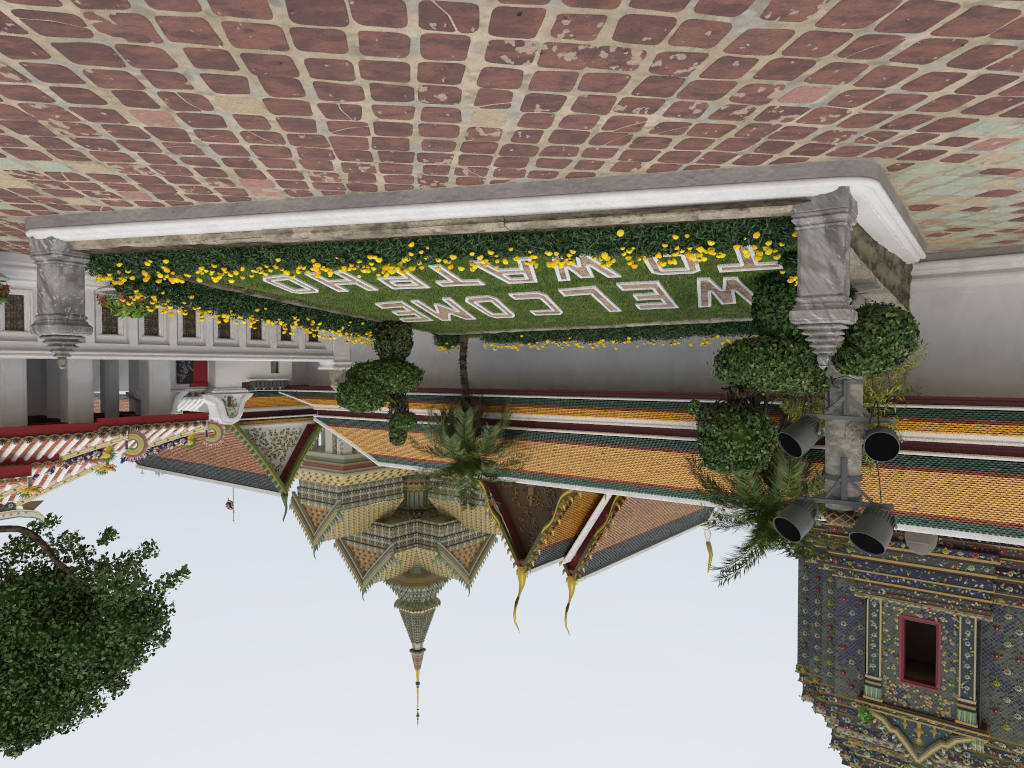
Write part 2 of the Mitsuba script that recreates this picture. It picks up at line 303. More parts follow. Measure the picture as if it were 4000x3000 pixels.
for i in range(-30, 34):
    for j in range(-6, 52):
        if r.random() < .012: continue
        x, y = -.0005 + (i + .5) * PITCH_S + r.normal(0, .009), 3.153 + (j) * PITCH_S + r.normal(0, .008) + .012 * math.sin(i * 1.7)
        w = RR * x + CC * y
        if w[1] < 1.6 or w[1] > 13.5 or abs(w[0]) > .76 * w[1] + 2.2: continue
        left, right = w[0] < -2.75 and w[1] > 4.35 and w[0] + .12 * w[1] < -2.3, w[0] > 3.6 and w[1] > 5.2
        hx, hy = .5 * (PITCH_S - .049 + np.clip(r.normal(0, .02), -.05, .025)), .5 * (PITCH_S - .036 + np.clip(r.normal(0, .014), -.04, .02))
        new = -5 <= i <= -1 and False
        ragged, rd = .085, 5.2
        relaid = i in (-0, 1) and j in (6, 7, 8)
        if relaid: ragged, rd, hx, hy = .02, 9, .133, .137
        kind = 0.0; u = r.random()
        if left:
            kind = 1.0 if u < .5 else 2.0 if u < .53 else 3.0 if u < .70 else 4.0 if u < .76 else 0.0
            hx *= r.uniform(.7, 1.25); hy *= r.uniform(.6, 1.05); ragged = .16
        elif right: kind = 1.0 if u < .13 else 3.0 if u < .2 else 0.0
        else: kind = 3.0 if u < .012 else 4.0 if u < .03 else 0.0
        if relaid: kind = 0.0
        o = flag(x, y, hx, hy, r, ragged, rd)
        outs = [o]
        if r.random() < .09 and not relaid:                                        # a stone broken in two, the crack filled with mortar
            an = r.normal(0, .5) if r.random() < .6 else r.normal(1.5, .4)
            cut = LineString([(x - math.cos(an), y - math.sin(an) + r.normal(0, .03)), (x, y + r.normal(0, .04)), (x + math.cos(an + .3), y + math.sin(an + .3))]).buffer(r.uniform(.004, .008))
            pcs = Polygon(o).buffer(0).difference(cut); outs = []
            for q in getattr(pcs, 'geoms', [pcs]):
                if q.area > .004:
                    rng_ = q.exterior; outs.append(A_([rng_.interpolate(t, normalized=True).coords[0] for t in np.arange(26) / 26])[::(1 if rng_.is_ccw else -1)])
        for o in outs:
            wq = o @ np.stack([RR, CC])
            if not Polygon(wq).buffer(0).intersects(taken):
                dist = np.hypot(*(wq.mean(0))); seen = wq.mean(0)[1] > 2.7 and abs(wq.mean(0)[0]) < .757 * wq.mean(0)[1] + .12
                found.append((seen, dist, wq, kind, np.clip(r.normal(.5, .34), 0, .999), r.uniform(.0028, .006)))
            elif not relaid:
                q = Polygon(wq).buffer(0).difference(taken)
                if q.geom_type == 'Polygon' and q.area > .012 and Polygon(wq).area * .3 < q.area:
                    ex = q.exterior; wq2 = A_([ex.interpolate(t, normalized=True).coords[0] for t in np.arange(28) / 28])[::(1 if ex.is_ccw else -1)]
                    found.append((True, np.hypot(*(wq2.mean(0))), wq2, kind, r.uniform(.2, .8), .004))
found.sort(key=lambda q: (not q[0], q[1]))
def stone_part(key, lst, many):
    vs, fs, us, n = [], [], [], 0
    for _, _, wq, kind, tone, h in lst:
        v, f = stone_mesh(wq, r, h); vs.append(v); fs.append(f + n); us.append(np.tile([kind, tone], (len(v), 1))); n += len(v)
    scene[key] = mikit.ply((np.vstack(vs), np.vstack(fs)), 'mat_stone', uv=np.vstack(us))
near = found[:300]
for q in near:
    stone_part(numbered('pavement__paving_stone'), [q], 0)
stone_part('pavement__outlying_stones', found[300:], 1); label('pavement__outlying_stones', kind='stuff')
# dry leaves and bits of mortar lying on the stones
lv = []
for k in range(60):
    y = 2.9 + 5.5 * r.random() ** 1.3; x = r.uniform(-.75, .75) * y
    if Point(x, y).within(taken): continue
    lv.append((x, y))
P = np.column_stack([A_(lv), np.full(len(lv), .011)])
v, f, c = leaves(P, np.tile([0, 0, 1.0], (len(P), 1)), .028, .5, [(.05, .035, .02), (.10, .07, .035), (.24, .2, .12), (.5, .45, .35)], r, .12)
put('litter', G().add(v, f, c), 'mat_matte', kind='stuff', text='dry leaf bits and specks scattered on the paving', cat='litter')

# ================================================================ the raised flower bed: kerb, copings, earth
def ring(t, R=.36):
    """the outline at t metres inside the ground line: D -> A -> B -> C with rounded corners at A and B"""
    pts = []
    E = [(BED[i + 1] - BED[i]) / np.linalg.norm(BED[i + 1] - BED[i]) for i in range(3)]
    Nn = [A_([-e[1], e[0], 0]) for e in E]                    # inward, counter-clockwise path
    pts.append(BED[0] + Nn[0] * t)
    for i in (0, 1):
        c = meet(BED[i] + Nn[i] * R, E[i], BED[i + 2] + Nn[i + 1] * R, E[i + 1])
        a0, a1 = math.atan2(Nn[i][1], Nn[i][0]), math.atan2(Nn[i + 1][1], Nn[i + 1][0])
        if a1 < a0: a1 += 2 * math.pi
        for a in np.linspace(a0, a1, 12): pts.append(c - A_([math.cos(a), math.sin(a), 0]) * (R - t))
    pts.append(BED[3] + Nn[2] * t)
    return A_(pts)
def area2(p): return sum(p[i][0] * p[(i + 1) % 4][1] - p[(i + 1) % 4][0] * p[i][1] for i in range(4))
planter = thing('raised_planter', 'low raised garden bed with a white moulded kerb and stone copings round the lettered lawn', 'planter')
def kerb_rows(prof):
    rows = []
    for t, z in prof:
        p = ring(t).copy(); p[:, 2] = z; rows.append(p)
    return rows
# split long straights so the profile reads smooth; end faces closed by a fan
def kerb(key, prof, mat):
    rows = kerb_rows(prof); g = G(); sweep(g, rows, prof, WHITE)
    for e in (0, -1):
        q = A_([row[e] for row in rows]); q = np.vstack([q, [[q[-1][0], q[-1][1], 0]]]); n = len(q)
        g.add(np.vstack([q, q.mean(0)]), [[k, (k + 1) % n, n] for k in range(n)])
    put(key, g, mat, parent=planter, smooth=35)
kerb('plinth', [(0, 0), (0, .116), (.03, .118)], 'mat_rock:kerb')
th = np.linspace(-90, 75, 9)
kerb('white_moulding', [(.03, .1165)] + [(.012 - .034 * math.cos(math.radians(a)) + .022, .149 + .034 * math.sin(math.radians(a))) for a in th] + [(.046, .186), (.054, .178), (.066, .176), (.072, .184), (.076, .200), (.088, .214), (.105, .222), (.110, .222), (.114, .216), (.122, .216), (.128, .226), (.20, .234), (.31, .240)], 'mat_plaster')
# front coping: three stone lengths, the middle one with a carved lip
front0 = A_([0, 5.915, 0])
def fr(a, t, z): return front0 + FD * a + FN * t + UP * z
spans = [(-2.42, .12, 0), (.125, 2.60, 1), (2.606, 4.95, 0)]
for k, (a, b, lip) in enumerate(spans):
    zt = .315; n = 26
    prof = [(.20, .236), (.198, zt - .028), (.206, zt - .012), (.22, zt), (.395, zt + .004), (.43, zt - .01), (.435, .2)] if not lip else \
           [(.185, .236), (.185, .276), (.178, .279), (.176, .292), (.182, .296), (.186, .303), (.197, .318), (.21, .324), (.40, .326), (.43, .31), (.435, .2)]
    g = G(); xs = np.linspace(a, b, n + 1); rows = []
    for t, z in prof:
        row = A_([fr(x, t, z) for x in xs]); row = wob(row, .009 if not lip else .004, 5.0, 3 + k); row[[0, -1]] = A_([fr(a, t, z), fr(b, t, z)]); rows.append(row)
    sweep(g, rows, None, WHITE)
    for e in (0, -1):
        q = A_([row[e] for row in rows]); m = len(q); g.add(np.vstack([q, q.mean(0)]), [[i, (i + 1) % m, m] for i in range(m)])
    put('coping_stone', g, 'mat_rock:coping', parent=planter, smooth=40, text='carved middle coping stone with a moulded lip' if lip else None)
# rough side wall (towards the light pole) rising with the lawn, capped with thin slabs
def side_top(d): return np.interp(d, [.45, 3.0, 4.95], [.90, .66, .42])
ns, nz = 70, 22
g = G(); dd = np.linspace(4.98, .42, ns); rows = []
for k in range(nz + 1):
    f_ = k / nz; row = []
    for d in dd:
        top = side_top(d) - .05; row.append(W(1.20 + .03 * f_ + 0 * d, d, .18 + (top - .18) * f_))
    row = A_(row); amt = .05 * (meshkit.fbm(row * A_([7, 7, 13.0]), 4, 9) - .5) + .035 * np.abs(meshkit.fbm(row * 22, 3, 4) - .5)
    rows.append(row - E1 * amt[:, None])
sweep(g, rows, None, WHITE)
end = A_([row[-1] for row in rows]); back = end + E1 * .3
g.add(np.vstack([end, back]), [[k, k + 1, k + 2 + nz, k + 1 + nz] for k in range(nz)])
put('rubble_wall', g, 'mat_rock:rough', parent=planter, smooth=50, text='rough dark rubble side of the bed')
ends = [4.98, 4.35, 3.72, 2.98, 2.42, 1.86, 1.36, .9, .42]
tint = [(.45, .38, .27), (.27, .30, .235), (.36, .31, .24), (.44, .41, .35), (.47, .45, .40), (.40, .35, .27), (.42, .38, .31), (.38, .34, .27)]
r2 = np.random.default_rng(5)
for k in range(8):
    a, b = ends[k] - .006, ends[k + 1] + .006
    v, f = slab([0, 0, -.035], [.30 + r2.normal(0, .03), a - b, .035], 4, .012, 9, 20 + k)
    za, zb = side_top(a), side_top(b)
    v2 = A_([W(1.185 + x + r2.normal(0, .0004), a - y, (za + (zb - za) * y / (a - b)) + z * .7 + r2.normal(0, .0006)) for x, y, z in v])
    put('coping_stone', G().add(v2, f, tint[k]), 'mat_rock:sidestone', parent=planter, smooth=50)
# the left side wall, out of sight behind the corner post, and the earth under everything
def lawn_front(s): return 4.6 + (s - 1.3) * (2.9 / 6.7)
def lawn_z(s, d):
    q = (lawn_front(s) - d) / (lawn_front(s) - 1.2); return .42 + .46 * np.clip(q, -.25, 1.06)
g = G(); Lp = ring(.22)[-13:]; Lp = Lp[1:]
a, b = W(8.45, 7.9), W(9.5, .8)
for (x0, x1) in ((0, .28),):
    M = frame(a, b - a); L = np.linalg.norm(b - a)
    v = [[0, -x1, .2], [L, -x1, .2], [L, 0, .2], [0, 0, .2], [0, -x1, .40], [L, -x1, .88], [L, 0, .88], [0, 0, .40]]
    g.add(v, [[0, 3, 2, 1], [4, 5, 6, 7], [0, 1, 5, 4], [1, 2, 6, 5], [2, 3, 7, 6], [3, 0, 4, 7]], WHITE, M)
put('coping_stone', g, 'mat_rock:coping', parent=planter)
# earth surface
g = G(); NS, ND = 60, 50; rows = []
for i in range(ND + 1):
    row = []
    for j in range(NS + 1):
        s = 1.25 + 7.05 * j / NS; dmax = lawn_front(s) + .72 - .1 * j / NS; d = .62 + (dmax - .62) * i / ND
        s += 1.15 * (j / NS) * (1 - i / ND)
        z = lawn_z(s, d) - .06
        row.append(W(s, d, min(z, .9)))
    rows.append(A_(row))
sweep(g, rows, None, WHITE)
put('planter_soil', g, 'mat_rock:soil', smooth=True, kind='structure')
# back retaining face
g = G(); g.box([1.2, -.66, .0], [9.6, -.60, .84], WHITE, MW); put('back_wall', g, 'mat_rock:rough', parent=planter)

# ================================================================ lawn
LQ = [(1.55, 4.62), (8.02, 7.42), (9.20, 1.16), (1.62, 1.36)]
def lawn_pt(p, q):
    a = A_(LQ[0]) * (1 - p) + A_(LQ[1]) * p; b = A_(LQ[3]) * (1 - p) + A_(LQ[2]) * p; return a * (1 - q) + b * q
g = G(); rows = []; NP, NQ = 90, 60
for i in range(NQ + 1):
    row = []
    for j in range(NP + 1):
        s, d = lawn_pt(j / NP, i / NQ); e = min(j, NP - j, i, NQ - i)
        h = .012 * (meshkit.fbm(A_([s * 3, d * 3, 1.0]), 3, 2) - .5) + (-.10 if e == 0 else 0)
        row.append(W(s, d, lawn_z(s, d) + h))
    rows.append(A_(row))
sweep(g, rows, None, WHITE)
put('lawn', g, 'mat_rock:lawn', smooth=True, kind='structure')
LAWN = Polygon([tuple(p) for p in LQ])
# letters: corner points (s, d) lower left, lower right, upper right, upper left as one reads them
LET = [('W', 0, [(2.364, 3.596), (2.904, 3.811), (3.417, 2.325), (2.576, 2.253)]), ('E', 0, [(3.254, 3.857), (3.733, 3.977), (4.221, 2.457), (3.67, 2.384)]), ('L', 0, [(4.024, 3.961), (4.533, 4.012), (5.139, 2.503), (4.515, 2.42)]),
       ('C', 0, [(4.761, 3.991), (5.251, 4.096), (5.927, 2.589), (5.441, 2.474)]), ('O', 0, [(5.484, 4.1), (6.002, 4.184), (6.776, 2.59), (6.31, 2.522)]), ('M', 0, [(6.14, 4.233), (6.819, 4.339), (7.795, 2.682), (7.101, 2.598)]),
       ('E', 0, [(6.952, 4.361), (7.479, 4.415), (8.593, 2.795), (7.938, 2.738)]), ('T', 1, [(1.723, 4.66), (2.24, 4.873), (2.503, 3.958), (1.88, 3.802)]), ('O', 1, [(2.417, 4.843), (2.895, 5.019), (3.167, 4.183), (2.675, 4.027)]),
       ('W', 2, [(3.299, 5.184), (3.818, 5.305), (4.237, 4.438), (3.499, 4.273)]), ('A', 2, [(3.932, 5.398), (4.577, 5.617), (4.841, 4.616), (4.479, 4.51)]), ('T', 2, [(4.765, 5.62), (5.241, 5.794), (5.676, 4.895), (5.131, 4.695)]),
       ('P', 3, [(5.39, 5.818), (5.815, 6.008), (6.36, 5.078), (5.866, 4.896)]), ('H', 3, [(6.099, 6.052), (6.609, 6.228), (7.159, 5.311), (6.574, 5.122)]), ('O', 3, [(6.803, 6.3), (7.321, 6.387), (7.829, 5.52), (7.375, 5.412)])]
k_ = .27
GL = {'W': [[(0, 1), (.2, 1), (.31, .42), (.40, .92), (.62, .92), (.70, .42), (.8, 1), (1, 1), (.86, 0), (.62, 0), (.5, .38), (.38, 0), (.12, 0)]],
      'E': [[(0, 0), (1, 0), (1, .21), (k_, .21), (k_, .40), (.86, .40), (.86, .60), (k_, .60), (k_, .79), (1, .79), (1, 1), (0, 1)]],
      'L': [[(0, 0), (1, 0), (1, .22), (.3, .22), (.3, 1), (0, 1)]],
      'C': [[(.16, 0), (1, 0), (1, .21), (.3, .21), (k_, .25), (k_, .75), (.3, .79), (1, .79), (1, 1), (.16, 1), (0, .88), (0, .12)]],
      'O': [[(.16, 0), (.84, 0), (1, .12), (1, .88), (.84, 1), (.16, 1), (0, .88), (0, .12)], [(.27, .2), (.73, .2), (.73, .8), (.27, .8)]],
      'M': [[(0, 0), (.22, 0), (.22, .56), (.44, .2), (.58, .2), (.78, .56), (.78, 0), (1, 0), (1, 1), (.74, 1), (.5, .66), (.28, 1), (0, 1)]],
      'T': [[(.36, 0), (.64, 0), (.64, .76), (1, .76), (1, 1), (0, 1), (0, .76), (.36, .76)]],
      'A': [[(0, 0), (.22, 0), (.28, .38), (.72, .38), (.78, 0), (1, 0), (.98, 1), (.02, 1)], [(.29, .58), (.71, .58), (.70, .8), (.30, .8)]],
      'P': [[(0, 0), (.26, 0), (.26, .42), (1, .42), (1, 1), (0, 1)], [(.26, .62), (.74, .62), (.74, .8), (.26, .8)]],
      'H': [[(0, 0), (.27, 0), (.27, .40), (.73, .40), (.73, 0), (1, 0), (1, 1), (.73, 1), (.73, .60), (.27, .60), (.27, 1), (0, 1)]]}
ORD = {0: 'WELCOME', 1: 'TO', 2: 'WAT', 3: 'PHO'}; seen_l = {}
def dense(poly, step=.05):
    return poly.segmentize(step)
letters = []
for ch, word, q in LET:
    bl, br, tr, tl = [A_(p) for p in q]
    def mp(x, y): return tuple((bl * (1 - x) + br * x) * (1 - y) + (tl * (1 - x) + tr * x) * y)
    o = [[mp(*p) for p in c] for c in GL[ch]]
    poly = Polygon(o[0], o[1:]).buffer(0)
    if poly.geom_type != 'Polygon': poly = max(poly.geoms, key=lambda z: z.area)
    letters.append(poly)
    inner = poly.buffer(-.036)
    rim = poly.difference(inner.buffer(-.001)); i = seen_l.get((ch, word), 0); seen_l[(ch, word)] = i + 1
    txt = {0: 'the greeting WELCOME', 1: 'the short word TO', 2: 'the word WAT', 3: 'the word PHO'}[word]
    nth = {('E', 0): ('first', 'last')[i]}.get((ch, word), '')
    key = thing('lawn_letter', f'white edged gravel letter {ch} set in the lawn, {nth + " " if nth else ""}{ch} of {txt}', 'letter', 'gravel letters set in the lawn')
    def lift(poly, z0, z1, wobble):
        g = G(); g.prism(dense(poly, .06), 0, z1 - z0, WHITE); v, f, c = g.mesh()
        v = v.copy(); nzv = meshkit.fbm(np.column_stack([v[:, :2] * 14, v[:, 2] * 0]), 3, 8) - .5
        v[:, :2] += wobble * nzv[:, None]
        return G().add(A_([W(a, b, lawn_z(a, b) + z0 + h + .2 * wobble * w_) for (a, b, h), w_ in zip(v, nzv)]), f, (.80, .80, .79))
    put('gravel_fill', lift(inner.buffer(.006), -.05, .010, .0), 'mat_gravel', parent=key)
    put('white_border', lift(rim, -.05, .024, .010), 'mat_plaster', parent=key)
# grass blades
r = np.random.default_rng(3)
U = r.random((150000, 2)); sdq = (A_(LQ[0]) * (1 - U[:, :1]) + A_(LQ[1]) * U[:, :1]) * (1 - U[:, 1:]) + (A_(LQ[3]) * (1 - U[:, :1]) + A_(LQ[2]) * U[:, :1]) * U[:, 1:]
import shapely
allL = shapely.union_all(letters)
inside = shapely.contains_xy(allL.buffer(.012), sdq[:, 0], sdq[:, 1])
pat = meshkit.fbm(np.column_stack([sdq * 1.5, sdq[:, :1] * 0]), 4, 21); fine = meshkit.fbm(np.column_stack([sdq * 7, sdq[:, :1] * 0]), 3, 22)
bare = (pat * .55 + fine * .5) > .59
keep = ~inside & ~(bare & (r.random(len(U)) < .8))
sdq, dryb = sdq[keep], bare[keep]; n = len(sdq)
base = ORG + sdq[:, :1] * E1 - sdq[:, 1:] * E2; base[:, 2] = lawn_z(sdq[:, 0], sdq[:, 1]) - .004
an = r.random(n) * 2 * np.pi; t = np.stack([np.cos(an), np.sin(an), 0 * an], 1); H = (.018 + .024 * r.random(n))[:, None]; H[shapely.contains_xy(allL.buffer(.07), sdq[:, 0], sdq[:, 1])] *= .5; lean = r.normal(0, .6, (n, 3)) * A_([1, 1, 0])
tip = base + H * (UP + lean * .8); w = .0045
V = np.stack([base - t * w, base + t * w, tip], 1).reshape(-1, 3)
GC = A_([(.08, .15, .024), (.115, .20, .04), (.16, .24, .06), (.055, .115, .018)]); C = GC[r.integers(4, size=n)] * (.75 + .5 * r.random((n, 1)))
dry = dryb | (r.random(n) < .09); C[dry] = A_([.24, .19, .09]) * (.6 + .7 * r.random((dry.sum(), 1)))
put('grass', G().add(V, np.arange(3 * n).reshape(-1, 3), np.repeat(C, 3, 0)), 'mat_leaf', kind='stuff', text='short mown grass growing between the gravel letters', cat='grass')
# thin stone edging along the back and far side of the lawn
for nm, a, b, sd_ in (('lawn_edging', LQ[1], LQ[2], 31), ('lawn_edging', LQ[2], LQ[3], 32)):
    a, b = A_(a), A_(b); L = np.linalg.norm(b - a); n = 80; nrm = A_([-(b - a)[1], (b - a)[0]]) / L
    if (A_([5, 4]) - a) @ nrm > 0: nrm = -nrm
    rows = []
    for t, h in ((-.02, -.08), (-.02, .025), (.0, .045), (.06, .045), (.08, -.1)):
        pts = [a + (b - a) * k / n + nrm * t for k in range(n + 1)]; row = A_([W(p[0], p[1], lawn_z(*p) + h) for p in pts]); rows.append(wob(row, .022, 6, sd_))
    g = G(); sweep(g, rows, None, WHITE); put(nm, g, 'mat_rock:coping' if sd_ == 32 else 'mat_rock:rough', smooth=50, text='thin worn stone edging along the back of the lawn' if sd_ == 32 else 'dark worn stone edging along the narrow end of the lawn', cat='lawn edging')

# ================================================================ corner posts of grey marble
def square_plan(ch=.12):
    a = 1 - ch; return A_([(1, -a), (1, a), (a, 1), (-a, 1), (-1, a), (-1, -a), (-a, -1), (a, -1)])
def post(x, y, az, h0, txt, k):
    key = thing('stone_post', txt, 'stone post', 'grey stone posts on the corners of the bed')
    M = trs((x, y, 0), az)
    parts = {'base': [(.215, .20 if k else .16), (.215, .335), (.205, .345), (.212, .35), (.212, .365), (.20, .375), (.215, .395), (.20, .42), (.182, .428), (.178, .445), (.19, .452), (.188, .462), (.172, .47)],
             'shaft': [(.168, .468), (.172, .48), (.172, .99), (.165, 1.02)],
             'capital': [(.178, 1.018), (.186, 1.03), (.186, 1.045), (.172, 1.055), (.172, 1.075), (.186, 1.08), (.19, 1.10), (.212, 1.125), (.222, 1.135), (.222, 1.20), (.214, 1.206), (.214, 1.222), (.19, 1.236)],
             'stepped_spire': [p for i in range(5) for p in [(.136 - .0225 * i, 1.236 + .05 * i), (.168 - .0255 * i, 1.258 + .05 * i), (.168 - .0255 * i, 1.268 + .05 * i), (.150 - .0255 * i, 1.272 + .05 * i), (.116 - .0225 * i, 1.278 + .05 * i)]] + [(.045, 1.487)]}
    for nm, pf in parts.items():
        g = G(); g.lathe(pf, 8, WHITE, None, square_plan(.14 if nm != 'shaft' else .2)); v, f, c = g.mesh()
        m = trimesh.Trimesh(v, f, process=False); m.merge_vertices()
        v2, f2 = trimesh.remesh.subdivide_to_size(A_(m.vertices), A_(m.faces), .06)
        m = trimesh.Trimesh(v2, f2); m.merge_vertices(); vv = wob(m.vertices + A_([x * 3, y * 3, 0]), .006, 16, 3) - A_([x * 3, y * 3, 0])
        put(nm, G().add(vv, m.faces, WHITE, M) if nm != 'stepped_spire' else G().add(v, f, WHITE, M), 'mat_marble', parent=key, smooth=28 if nm != 'stepped_spire' else False)
    g = G(); g.lathe([(.03, 1.485), (.042, 1.50), (.046, 1.52), (.036, 1.548), (.026, 1.57), (.036, 1.578), (.0, 1.61)], 14, WHITE, M); put('finial', g, 'mat_marble', parent=key, smooth=40)
post(-2.555, 5.60, math.radians(-36 + 72), 0, 'grey stone corner post beside the large clipped tree and lamp pole', 0)
post(4.95, 7.50, math.radians(23), 0, 'streaked grey stone corner post in front of the white lattice wall', 1)

# ================================================================ marigolds
r = np.random.default_rng(17)
def pompom():
    n, R = 14, 7; v = []
    for i in range(R + 1):
        a = i / R; rad = math.sin(min(1.0, a * 1.15) * math.pi / 2 * 1.0) if a < .9 else .62
        for k in range(n):
            zig = 1 + .16 * (-1) ** (k + i) ; ph = (k + .5 * (i % 2)) * 2 * math.pi / n
            rr = (.12 + .88 * rad) * (1 + .05 * (-1) ** k) if i else .08
            v.append([rr * math.cos(ph), rr * math.sin(ph), (.80 * math.cos(a * math.pi * .66) + .06 * (-1) ** (k + i)) if a < 1 else -.42])
    f = []
    for i in range(R):
        for k in range(n): f.append([i * n + k, (i + 1) * n + k, (i + 1) * n + (k + 1) % n, i * n + (k + 1) % n])
    return A_(v), A_(f)
pv, pf_ = pompom()
PET = []
for col in ((.90, .66, .008), (.92, .73, .012), (.90, .62, .008), (.94, .78, .03), (.82, .52, .01)):
    g = G(); g.add(pv, pf_, col); g.lathe([(.05, -.9), (.12, -.6), (.34, -.3), (.4, -.12)], 7, (.05, .11, .02)); PET.append(shape(g, 'mat_petal', False))
MG = [(.024, .064, .020), (.036, .090, .028), (.050, .115, .036), (.072, .15, .048), (.016, .046, .017)]
def hedge(txt, path, zb, width, height, dens, nflow, fl_lo, side, size=.062, cat='marigolds', back=None):
    """a low row of marigold plants along path (k, 3): feathery leaves round an added light-blocking core, flower heads on stems above"""
    key = thing('marigold_row', txt, cat, 'rows of yellow marigolds round the lawn')
    p = A_(path, float); seg = np.linalg.norm(np.diff(p, axis=0), axis=1); cum = np.r_[0, np.cumsum(seg)]; L = cum[-1]
    def at(u):
        return np.stack([np.interp(u * L, cum, p[:, k]) for k in range(3)], 1)
    tdir = (p[-1] - p[0]) / np.linalg.norm(p[-1] - p[0]); nrm = np.cross(UP, tdir); nrm /= np.linalg.norm(nrm)
    n = int(L * dens); u = r.random(n); a = r.random(n) * math.pi; rad = np.sqrt(r.uniform(.25, 1.05, n))
    bush = .72 + .5 * meshkit.fbm(np.stack([u * L * 3.1, a * .8, 0 * u + 3 * len(labels)], 1), 3, 5)
    c0 = at(u); off = np.cos(a) * width * .5 * rad; hh = np.sin(a) ** .7 * height * rad * bush
    P = c0 + nrm * off[:, None] + UP * hh[:, None]; P += .012 * r.normal(size=P.shape)
    N = nrm * np.cos(a)[:, None] + UP * (.55 + np.sin(a))[:, None]
    deep = np.clip(rad, 0, 1)
    v, f, c = leaves(P, N / np.linalg.norm(N, axis=1, keepdims=True), size, .23, MG, r, .85, .1)
    put('foliage', G().add(v, f, c), 'mat_leaf', parent=key, kind='stuff')
    g = G(); us = np.linspace(0, 1, int(L * 6) + 2); rows = []
    for aa in np.linspace(0, math.pi, 7):
        b = .62 + .2 * meshkit.fbm(np.stack([us * L * 3.1, us * 0 + aa * .8, 0 * us + 3], 1), 2, 5)
        rows.append(at(us) + nrm * (math.cos(aa) * width * .36) + UP * (math.sin(aa) * height * .62 * b)[:, None])
    sweep(g, rows, None, MG[1]); put('inner_foliage', g, 'mat_matte', parent=key, smooth=True)  # solid core added inside the row to block light between the leaves
    for k in range(nflow):
        u = r.random(); lo = fl_lo + (1 - fl_lo) * r.random() ** .55; a = math.pi * (.5 + .42 * (1 - lo) * (1 if r.random() < .9 else -1) * side + r.normal(0, .10))
        cpos = at(A_([u]))[0]; b = (.80 + .38 * r.random())
        pos = cpos + nrm * math.cos(a) * width * .56 + UP * (math.sin(a) * height * b * (.80 + .34 * lo) + .022)
        s = r.uniform(.021, .035) if r.random() < .9 else r.uniform(.012, .018)
        copy('flower', PET[r.integers(5)], trs(pos, r.random() * 6, s, r.normal(0, .45), r.normal(0, .45)), key)
        if k < 60 and False: pass
fa = [fr(x, .70, .27) for x in np.linspace(-2.36, 5.10, 12)]
hedge('front row of marigolds along the stone coping, between the two grey posts', fa, 0, .50, .27, 5200, 300, .48, 1)
la = [W(8.03 + .30 + 1.17 * t, 7.55 - 6.35 * t, lawn_z(8.2 + 1.1 * t, 7.3 - 6.2 * t) - .06) for t in np.linspace(0, .80, 10)]
hedge('row of marigolds along the narrow end of the lawn, against the white lattice wall', la, 0, .42, .36, 5200, 240, .50, -1)
ba = [W(s, .98, .80) for s in (2.7, 4, 5, 6, 7.0, 8.30)]
hedge('back row of marigolds behind the lawn, in front of the long plain wall', ba, 0, .36, .33, 4600, 130, .72, 1)
hedge('short row of marigolds behind the small palm and the clipped tree', [W(s, .98, .82) for s in (8.98, 9.3, 9.55)], 0, .36, .34, 4600, 22, .72, 1)
ra = [W(1.62, d, lawn_z(1.6, d) - .05) for d in (4.35, 3.8, 3.2, 2.6)]
hedge('short row of marigolds beside the rubble side wall, behind the corner post', ra, 0, .36, .27, 4600, 40, .4, 1)

# ================================================================ clipped trees
TG = [(.036, .088, .016), (.060, .130, .024), (.10, .19, .036), (.026, .064, .015), (.17, .27, .06), (.050, .105, .03), (.08, .14, .02), (.030, .075, .02), (.12, .11, .04)]
def clump(key, c, rx, ry, rz, n, size, part='crown', flat=0.0, cols=TG, core=True, power=2.3, seed=0):
    rr = np.random.default_rng(seed + 100)
    q = rr.normal(size=(n, 3)); q /= np.linalg.norm(q, axis=1, keepdims=True)
    if flat: q[:, 2] = np.where(q[:, 2] < 0, q[:, 2] * flat, q[:, 2])
    lump = .84 + .34 * meshkit.fbm(q * 2.6 + seed, 3, seed)
    dep = 1 - .22 * rr.random((n, 1)) ** 2 + .16 * (rr.random((n, 1)) < .05) * rr.random((n, 1))
    e = np.abs(q) ** (2 / power) * np.sign(q)
    P = A_(c) + e * A_([rx, ry, rz]) * lump[:, None] * dep
    v, f, col = leaves(P, q, size, .62, cols, rr, .55, .18)
    g = G().add(v, f, col); put(part, g, 'mat_leaf', parent=key)
    if core:
        s = trimesh.creation.icosphere(subdivisions=3); k = A_(s.vertices)
        if flat: k[:, 2] = np.where(k[:, 2] < 0, k[:, 2] * flat, k[:, 2])
        lump = .84 + .34 * meshkit.fbm(k * 2.6 + seed, 3, seed); k = np.abs(k) ** (2 / power) * np.sign(k)
        put('inner_foliage', G().add(A_(c) + k * A_([rx, ry, rz]) * lump[:, None] * .80, s.faces, cols[0]), 'mat_matte', parent=key, smooth=True)  # solid core added under the leaf shell so the pad stays dark inside
def twigs(g, a, b, n, spread, rad, seed, col=WHITE):
    rr = np.random.default_rng(seed); a, b = A_(a, float), A_(b, float)
    for _ in range(n):
        p0 = a + rr.normal(0, spread, 3) * A_([1, 1, .2]); p1 = b + rr.normal(0, spread * 1.5, 3)
        m = [p0 + (p1 - p0) * t + rr.normal(0, spread * .35, 3) * math.sin(t * 3.14) for t in np.linspace(0, 1, 6)]
        g.tube(m, np.linspace(rad, rad * .35, 6), 5, col)
BR = [(.06, .05, .03), (.10, .08, .05), (.035, .045, .016), (.045, .07, .02), (.06, .10, .025)]
key = thing('clipped_tree', 'smaller clipped tree with two leafy pads at the narrow end of the lawn', 'topiary tree', 'trees clipped into pads')
c0 = W(8.825, 2.853, lawn_z(8.825, 2.853)); k1 = np.linalg.norm(c0[:2] * A_([0, 1])) / 2660
def tp(u, v, dy=0.0): return A_([c0[0] - (u - 1535) * k1, c0[1] + dy, c0[2] + (v - 1255) * k1])
g = G()
